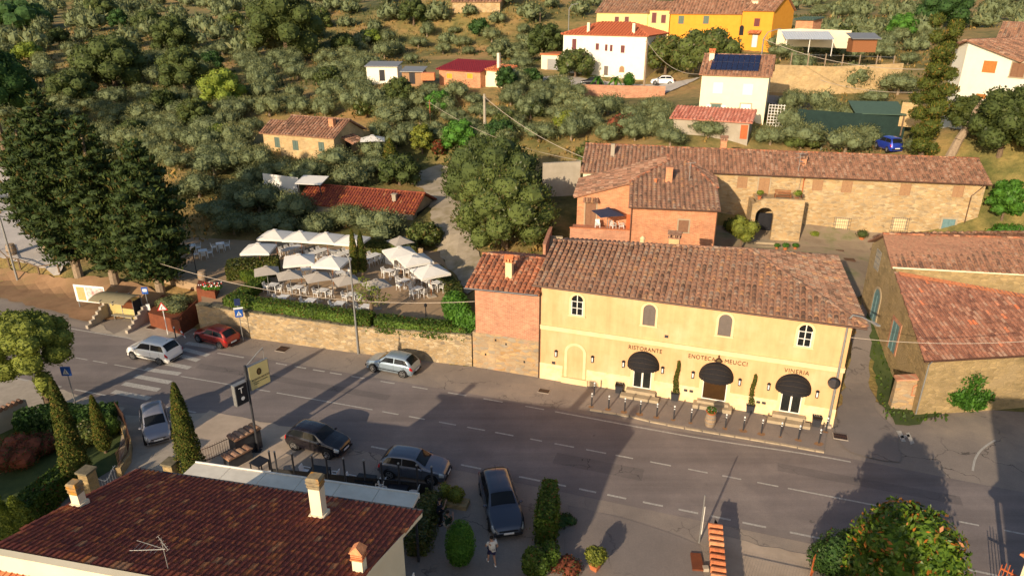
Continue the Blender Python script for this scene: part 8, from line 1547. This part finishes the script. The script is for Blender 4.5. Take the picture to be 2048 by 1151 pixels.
# prominent ones: crown centre pixel, base pixel row, crown width
for x, y, w_ in ((430, 352, 95), (480, 345, 85), (520, 340, 80), (560, 362, 90), (622, 368, 84), (700, 378, 88), (745, 352, 70), (400, 395, 90), (440, 440, 95), (520, 425, 110), (590, 445, 100), (640, 472, 85), (700, 452, 80), (765, 478, 110), (480, 400, 95), (360, 340, 80), (550, 465, 90), (470, 470, 95), (420, 320, 70), (690, 455, 85), (505, 375, 80),
                 (1600, 296, 90), (1690, 305, 95), (1655, 250, 85), (1580, 225, 75), (1640, 232, 80), (1575, 262, 70), (1695, 262, 85), (1790, 240, 62), (1700, 180, 82), (1795, 190, 75), (1745, 250 - 40, 60), (1540, 290, 70), (1830, 312, 66), (1720, 290, 70), (1415, 275, 70), (1340, 292, 75), (1560, 120, 60), (1700, 122, 55), (1640, 118, 62), (1760, 120, 60), (1815, 130, 50)):
    p = atT(x, y); add_olive(x, y, w_ / pxm(p) / 4.6)
random.seed(11)
for (x0, y0, x1, y1, dm, s0, s1, cap) in ((0, 200, 760, 345, 3.4, .8, 1.2, 82), (680, 170, 1400, 300, 3.3, .75, 1.1, 72), (0, 110, 780, 200, 6.2, .95, 1.4, 52), (760, 70, 1120, 170, 6.2, .8, 1.2, 22), (1540, 20, 1900, 150, 5.0, .9, 1.2, 26)):
    n = 0; tries = 0
    while n < cap and tries < 4000:
        tries += 1; x = random.uniform(x0, x1); y = random.uniform(y0, y1)
        if not okpx(x, y): continue
        p = atT(x, y)
        if any((p.x - a) ** 2 + (p.y - b) ** 2 < (dm * (.6 + .4 * s)) ** 2 for a, b, s in pts_o): continue
        add_olive(x, y, random.uniform(s0, s1)); n += 1
ORD = 'first second third fourth fifth sixth seventh eighth ninth tenth eleventh twelfth'.split()
for lb in set(o_[0] for o_ in OL):
    L = sorted([o_ for o_ in OL if o_[0] == lb], key=lambda q: -q[2])
    for r_ in range(0, len(L), 9):
        for k, o_ in enumerate(sorted(L[r_:r_ + 9], key=lambda q: q[1])): o_[3]['label'] = '%s, %s row from the front, %s from left' % (lb, ORD[r_ // 9], ORD[k])
# far groves beyond: one mass
fm = olive_mesh(1, 420, .75); V0 = np.array(fm.v); F0 = fm.f; VV = []; FF_ = []; MM = []; n = 0; tries = 0; pts_f = []
while n < 300 and tries < 9000:
    tries += 1; x = random.uniform(-120, 2150); y = random.uniform(-30, 118)
    if not okpx(x, y) or (x > 1120 and y > 60 and x < 1560): continue
    p = atT(x, max(y, -8)) if y > -8 else Vector((random.uniform(-230, 230), random.uniform(255, 380), 0))
    if y <= -8: p.z = hz(p.x, p.y)
    if p.y < 128 or any((p.x - a) ** 2 + (p.y - b) ** 2 < 60 for a, b in pts_f): continue
    if any((p.x - a) ** 2 + (p.y - b) ** 2 < 25 for a, b, _ in pts_o): continue
    pts_f.append((p.x, p.y)); s = random.uniform(1.0, 1.75); t = random.uniform(0, 6.28); c, s_ = math.cos(t) * s, math.sin(t) * s; o_ = n * len(V0)
    VV.append(np.stack([V0[:, 0] * c - V0[:, 1] * s_ + p.x, V0[:, 0] * s_ + V0[:, 1] * c + p.y, V0[:, 2] * s * random.uniform(.85, 1.2) + p.z - .6 * s], 1)); FF_ += [tuple(o_ + i for i in f) for f in F0]; MM += fm.m; n += 1
mb = MB(); mb.v = np.concatenate(VV).tolist(); mb.f = FF_; mb.m = MM; o = mb.build('far_olive_groves', MT['lf_olive']); tag(o, 'distant olive groves and scrub covering the top of the hill', 'olive groves', kind='stuff')
# undergrowth: dry and green tufts over the whole slope
n = 26000; xx = rng.uniform(-120, 110, n); yy = 60 + 150 * rng.uniform(0, 1, n) ** 1.4; keep = (yy > far_edge(xx) + 14) & ~((xx > 3) & (yy < 78) & (xx < 60)) & ~((xx > -32) & (xx < -2) & (yy < 72)); xx, yy = xx[keep], yy[keep]
pxy = np.array([topix((a, b, c)) for a, b, c in zip(xx, yy, np.concatenate([hT(xx[i:i + 2000], yy[i:i + 2000]) for i in range(0, len(xx), 2000)]))]); keep = np.array([okpx(a, b) or 300 < b < 330 for a, b in pxy]); xx, yy = xx[keep], yy[keep]
zz = np.concatenate([hT(xx[i:i + 2000], yy[i:i + 2000]) for i in range(0, len(xx), 2000)])
cl = np.sin(xx * .21) * np.cos(yy * .17) + rng.normal(0, .5, len(xx))
for sel, nm, mm in ((cl > .25, 'green_undergrowth', 'lf_laurel'), (cl < -.1, 'dry_grass', None)):
    m_ = MT[mm] if mm else leafmat('dry_grass_blade', (.2, .14, .05), (.42, .28, .11), .9, .1, .3)
    P0 = np.stack([xx[sel], yy[sel], zz[sel] + .15], 1); P0 = np.repeat(P0, 3, 0) + rng.normal(0, .28, (3 * sel.sum(), 3)) * [1, 1, .45]; mb = MB(); leaves(mb, P0, np.tile([[0, 0, 1.]], (len(P0), 1)), .5, rng, -1, .5); tag(mb.build(nm, m_), 'tufts of %s between the olive trees' % ('green weeds' if mm else 'dry grass'), 'undergrowth', kind='stuff')
# dirt, weeds and leaves of the bank at left
def soilbank():
    P = pts_px([(-60, 600), (0, 597), (120, 628), (175, 645), (240, 640)]) + [(atT(x, y).x, atT(x, y).y) for x, y in ((330, 590), (230, 560), (130, 560), (40, 548), (-60, 530))]; sheet('soil_bank', P, .1, MT['dirt'], drape=True, step=1)
soilbank()
mb = MB(); n = 700; P0 = np.array([tuple(at(rng.uniform(1725, 1905), rng.uniform(640, 840), .15)) for _ in range(n)]); k = [i for i in range(n) if 1722 + (P0[i][1] - 39) * 0 < 9999]; 
P0 = np.array([p for p in P0 if (lambda q: (1726 + (q[1] - 655) * .22 < q[0] < 1752 + (q[1] - 655) * .3) or (q[1] > 806 and 1775 < q[0] < 1900))(topix(p))])
if len(P0): P0[:, 2] = hT(P0[:, 0], P0[:, 1]) + .14; leaves(mb, P0, np.tile([[0, 0, 1.]], (len(P0), 1)), .3, rng, -1, .5); tag(mb.build('verge_weeds', MT['lf_hedge']), 'weeds on the verge between side lane and barns', 'weeds', kind='stuff')
# ================================================================ utility poles and cables
def upole(name, label, base, top_z, r=.14, m='grey_w', arm=None):
    S = empty(name, base, 0, label, 'utility pole'); MB().tube((0, 0, -.3), (0, 0, top_z), r * 1.15, r * .75, 9).build('pole', MT[m], S); MB().tube((-.25, 0, top_z - .4), (.25, 0, top_z - .4), .04).build('crossarm', MT['galv'], S); return base + Vector((0, 0, top_z - .35))
b1 = atT(970, 282); t1 = upole('utility_pole', 'grey concrete utility pole in the middle of the grove', b1, hpx(b1, (967, 188)), .2)
b2 = dep(1288, 172, 112); t2 = upole('utility_pole', 'pale utility pole in front of the white house', b2, hpx(b2, (1292, 78)), .17, 'bark_pale')
b3 = atT(861, 250); t3 = upole('wooden_pole', 'thin reddish wooden pole left of the grey utility pole', b3, hpx(b3, (857, 200)), .1, 'wood_br')
b4 = dep(1523, 112, 98); b4.z = hz(b4.x, b4.y); S = empty('street_lamp', b4, 0, 'grey street lamp with curved arm behind the solar house', 'street lamp'); h4 = hpx(b4, (1527, 78)); MB().path([(0, 0, -.2), (0, 0, h4), (.5, 0, h4 + .9), (1.9, 0, h4 + 1.3)], [.12, .09, .06, .05], 7).build('pole', MT['galv'], S); MB().lathe((2.1, 0, h4 + 1.2), [(.08, 0), (.22, .05), (.1, .15)], 8).build('lamp_head', MT['galv'], S); t4 = b4 + Vector((0, 0, h4))
b5 = dep(1920, 215, 76); b5.z = hz(b5.x, b5.y) ; t5 = upole('utility_pole', 'pale pole standing in front of the cream house', b5, hpx(b5, (1935, 128)), .15, 'bark_pale')
b6 = dep(1137, 60, 150); b6.z = hz(b6.x, b6.y); S = empty('street_lamp', b6, 0, 'far street lamp with curved arm left of the yellow house', 'street lamp'); h6 = hpx(b6, (1139, 18)); MB().path([(0, 0, -.2), (0, 0, h6), (.5, 0, h6 + .8), (1.6, 0, h6 + 1.0)], [.12, .09, .06, .05], 7).build('pole', MT['galv'], S); MB().lathe((1.7, 0, h6 + .9), [(.08, 0), (.22, .05), (.1, .15)], 8).build('lamp_head', MT['galv'], S)
b7 = atT(1080, 55); upole('wooden_pole', 'thin grey pole on the hill left of the dark spreading tree', b7, hpx(b7, (1079, 25)), .12, 'bark')
def cable(label, a, b, sag, r=.02, n=24):
    a = Vector(a); b = Vector(b); P = [a.lerp(b, i / n) - Vector((0, 0, sag * 4 * (i / n) * (1 - i / n))) - a for i in range(n + 1)]; o = MB().path(P, r, 5).build('cable', MT['cable']); o.location = a; return tag(o, label, 'cable')
wa = dep(315, 525, 60); cable('pale cable hanging across the dining garden from the dark conifers to the brick annex', wa, RF.wor(-5.1, .3, 5.2), 1.3, .022, 30)
cable('cable running from the mirror pole over the side lane to the right edge', RF.wor(18.9, .2, 6.3), dep(2080, 680, 40), .35, .018); cable('cable from the grey utility pole down to the farmhouse roof', t1, FF.wor(uLL + .2, 0, zl + 1.2), .7, .03); cable('thin second cable from the grey utility pole to the farmhouse', t3, FF.wor(uLL + .2, 1, zl + .6), 1.2, .02)
cable('cable from the pale utility pole to the solar house', t2, dep(1402, 148, 88), 1.4, .03); cable('cable from the curved lamp towards the cream house, upper', t4, t5, 1.5, .03); cable('cable from the cream house pole to the olive trees at centre right', t5 - Vector((0, 0, 2.2)), dep(1640, 160, 95), .9, .03)
# ================================================================ people
def skin(name, pts, edges, radii, m, par, sub=1, root=0):
    me = bpy.data.meshes.new(name); me.from_pydata(pts, edges, []); o = bpy.data.objects.new(name + '_tmp', me); COL.objects.link(o); md = o.modifiers.new('s', 'SKIN'); md.use_smooth_shade = True
    for v, r in zip(me.skin_vertices[0].data, radii): v.radius = r if isinstance(r, tuple) else (r, r)
    me.skin_vertices[0].data[root].use_root = True; sb = o.modifiers.new('d', 'SUBSURF'); sb.levels = sub; bpy.context.view_layer.update(); nm = bpy.data.meshes.new_from_object(o.evaluated_get(bpy.context.evaluated_depsgraph_get())); bpy.data.objects.remove(o); nm.materials.clear(); nm.materials.append(m); r_ = bpy.data.objects.new(name, nm); COL.objects.link(r_); r_.parent = par; return r_
MT['skin'] = M('skin', (.45, .26, .18), (.4, .22, .15), 5, .6); MT['hair'] = M('dark_hair', (.02, .014, .01), None, 5, .8)
def person(loc, deg, label, shirt, legs, shorts=False, shoes='trim', phone=True, stride=0, step_=0, H=1.76, text_=None):
    """x forward, y left; one skinned body, clothes over it"""
    S = empty('person', loc, deg, label, 'person'); k = H / 1.76; a = .12 + stride; b = .1
    J = dict(pel=(0, 0, .95), waist=(0, 0, 1.08), chest=(.01, 0, 1.3), neck=(0, 0, 1.47), head=(.03, 0, 1.58), crown=(.03, 0, 1.7), hl=(0, .1, .9), kl=(a * .7 + .03, .11, .5), al=(a * .9, .11, .09), tl=(a * .9 + .17, .12, .04), hr=(0, -.1, .9), kr=(-stride * .2 + .02, -.11, .5), ar=(-a * .9, -.11, .1), tr=(-a * .9 + .16, -.12, .04),
             sl=(0, .17, 1.41), sr=(0, -.17, 1.41))
    if phone: J.update(er=(.1, -.26, 1.17), wr=(.3, -.1, 1.32 + (.12 if phone == 'up' else 0)), mr=(.34, -.06, 1.38 + (.12 if phone == 'up' else 0)), el=(.05, .27, 1.14), wl=(.26 if phone == 2 else .02, .12 if phone == 2 else .29, 1.2 if phone == 2 else .9), ml=(.32 if phone == 2 else .03, .05 if phone == 2 else .29, 1.22 if phone == 2 else .82))
    else: J.update(er=(-.1, -.28, 1.15), wr=(.08, -.28, .93), mr=(.13, -.26, .87), el=(.1, .28, 1.16), wl=(.3, .2, 1.02), ml=(.37, .17, 1.0))
    E_ = [('pel', 'waist'), ('waist', 'chest'), ('chest', 'neck'), ('neck', 'head'), ('head', 'crown'), ('pel', 'hl'), ('hl', 'kl'), ('kl', 'al'), ('al', 'tl'), ('pel', 'hr'), ('hr', 'kr'), ('kr', 'ar'), ('ar', 'tr'), ('chest', 'sl'), ('sl', 'el'), ('el', 'wl'), ('wl', 'ml'), ('chest', 'sr'), ('sr', 'er'), ('er', 'wr'), ('wr', 'mr')]
    rad = dict(pel=(.15, .12), waist=(.145, .11), chest=(.165, .12), neck=.058, head=.088, crown=.07, hl=.095, kl=.06, al=.042, tl=.035, hr=.095, kr=.06, ar=.042, tr=.035, sl=.062, sr=.062, el=.045, er=.045, wl=.03, wr=.03, ml=.03, mr=.03)
    ks = list(J); P = [Vector(J[q]) * k for q in ks]; body = skin('body', P, [(ks.index(x), ks.index(y)) for x, y in E_], [tuple(v * k for v in rad[q]) if isinstance(rad[q], tuple) else rad[q] * k for q in ks], MT['skin'], S)
    for sd, w_, m_ in (('l', 'wl', 'ml'), ('r', 'wr', 'mr')):       # fingers and thumb
        c = Vector(J[m_]) * k; d = (Vector(J[m_]) - Vector(J[w_])).normalized(); s_ = d.cross(Vector((0, 0, 1))).normalized() if abs(d.z) < .9 else Vector((1, 0, 0)); mb = MB()
        for q in range(4): o_ = c + s_ * (q - 1.5) * .018; L = (.075, .085, .08, .062)[q]; mb.tube(o_, o_ + d * L * .55, .009, .008, 6).tube(o_ + d * L * .55, o_ + d * L + Vector((.01, 0, -.015)), .008, .006, 6)
        mb.tube(c - d * .03 + s_ * .028, c + d * .015 + s_ * .055, .011, .008, 6); mb.build('fingers', MT['skin'], body)
    hd = Vector(J['head']) * k; F_ = MB(); [F_.ball((hd.x + .092 * k, hd.y + y, hd.z + .035), .011, 6, 4) for y in (-.033, .033)]; F_.build('eyes', MT['black'], body); MB().faces([(hd.x + .085, -.014, hd.z - .01), (hd.x + .085, .014, hd.z - .01), (hd.x + .118, 0, hd.z - .006), (hd.x + .088, 0, hd.z + .035)], [(0, 1, 2), (1, 3, 2), (3, 0, 2)]).build('nose', MT['skin'], body); MB().box(hd.x + .083, hd.x + .092, -.025, .025, hd.z - .047, hd.z - .038).build('mouth', MT['signred'], body); [MB().ball((hd.x - .005, sg * .093, hd.z + .01), .02, 6, 4, 1, .5, 1.5).build('ear', MT['skin'], body) for sg in (-1, 1)]
    mb = MB().ball((hd.x - .018, hd.y, hd.z + .085), .1, 12, 8, 1.02, .95, .85); v = [(x, y, z if z > hd.z + .03 - (x - hd.x < .0) * .08 else hd.z + .03 - (x - hd.x < .0) * .08) for x, y, z in mb.v]; mb.v = v; mb.build('hair', MT['hair'], S, smooth=True)
    tp_ = ['waist', 'chest', 'neckl', 'sl', 'sr', 'ml_', 'mr_']; el_ = Vector(J['sl']).lerp(Vector(J['el']), .62); er_ = Vector(J['sr']).lerp(Vector(J['er']), .62)
    skin('shirt', [Vector((0, 0, .9)) * k, Vector(J['waist']) * k, Vector(J['chest']) * k, Vector((0, 0, 1.43)) * k, Vector(J['sl']) * k, el_ * k, Vector(J['sr']) * k, er_ * k], [(0, 1), (1, 2), (2, 3), (2, 4), (4, 5), (2, 6), (6, 7)], [(.185 * k, .15 * k), (.18 * k, .145 * k), (.19 * k, .15 * k), (.09 * k, .08 * k), .085 * k, .072 * k, .085 * k, .072 * k], shirt, S, root=1)
    if shorts: ks_l, ks_r = Vector(J['hl']).lerp(Vector(J['kl']), .85), Vector(J['hr']).lerp(Vector(J['kr']), .85)
    else: ks_l, ks_r = Vector(J['kl']), Vector(J['kr'])
    P = [Vector((0, 0, .96)) * k, Vector(J['hl']) * k, ks_l * k, Vector(J['hr']) * k, ks_r * k]; Ee = [(0, 1), (1, 2), (0, 3), (3, 4)]; Rr = [(.165 * k, .135 * k), .115 * k, .095 * k if shorts else .08 * k, .115 * k, .095 * k if shorts else .08 * k]
    if not shorts: P += [Vector(J['al']) * k, Vector(J['ar']) * k]; Ee += [(2, 5), (4, 6)]; Rr += [.065 * k, .065 * k]
    skin('shorts' if shorts else 'trousers', P, Ee, Rr, legs, S)
    for f_ in ('l', 'r'): A_, T_ = Vector(J['a' + f_]) * k, Vector(J['t' + f_]) * k; MB().ball(((A_.x + T_.x) / 2, A_.y, .05), .075, 8, 5, 1.9, .75, .7).build('shoe', MT[shoes], S, smooth=True)
    return S
navy = M('navy_cloth', (.015, .02, .04), None, 6, .9); black_c = M('black_cloth', (.012, .012, .015), None, 6, .9); dgreen = M('dark_green_cloth', (.02, .05, .03), None, 6, .9); beige_c = M('beige_cloth', (.42, .36, .28), None, 6, .9); white_c = M('white_cloth', (.72, .69, .64), None, 6, .9); indigo = M('indigo_cloth', (.03, .03, .09), None, 6, .9)
S = person(at(881, 1049), 25, 'person in navy shirt and black trousers holding a phone to the face', navy, black_c, phone='up'); MB().faces([(.165, -.06, 1.28), (.165, .07, 1.34), (.165, .07, 1.37), (.165, -.06, 1.31)], [(0, 1, 2, 3)]).build('chest_print', MT['signwhite'], S)
person(at(897, 1075), 55, 'person in dark green shirt and beige trousers with folded arms beside the oval bush', dgreen, beige_c, phone=2, shoes='cloth')
S = person(at(984, 1128), 112, 'person walking in a white shirt with black band and dark blue shorts', white_c, indigo, shorts=True, phone=False, stride=.13, shoes='cloth')
o = text(S, 'ROS', .13, (-.19, .17, 1.02), (math.pi / 2, 0, -math.pi / 2), MT['black'], 'shirt_lettering', .003)
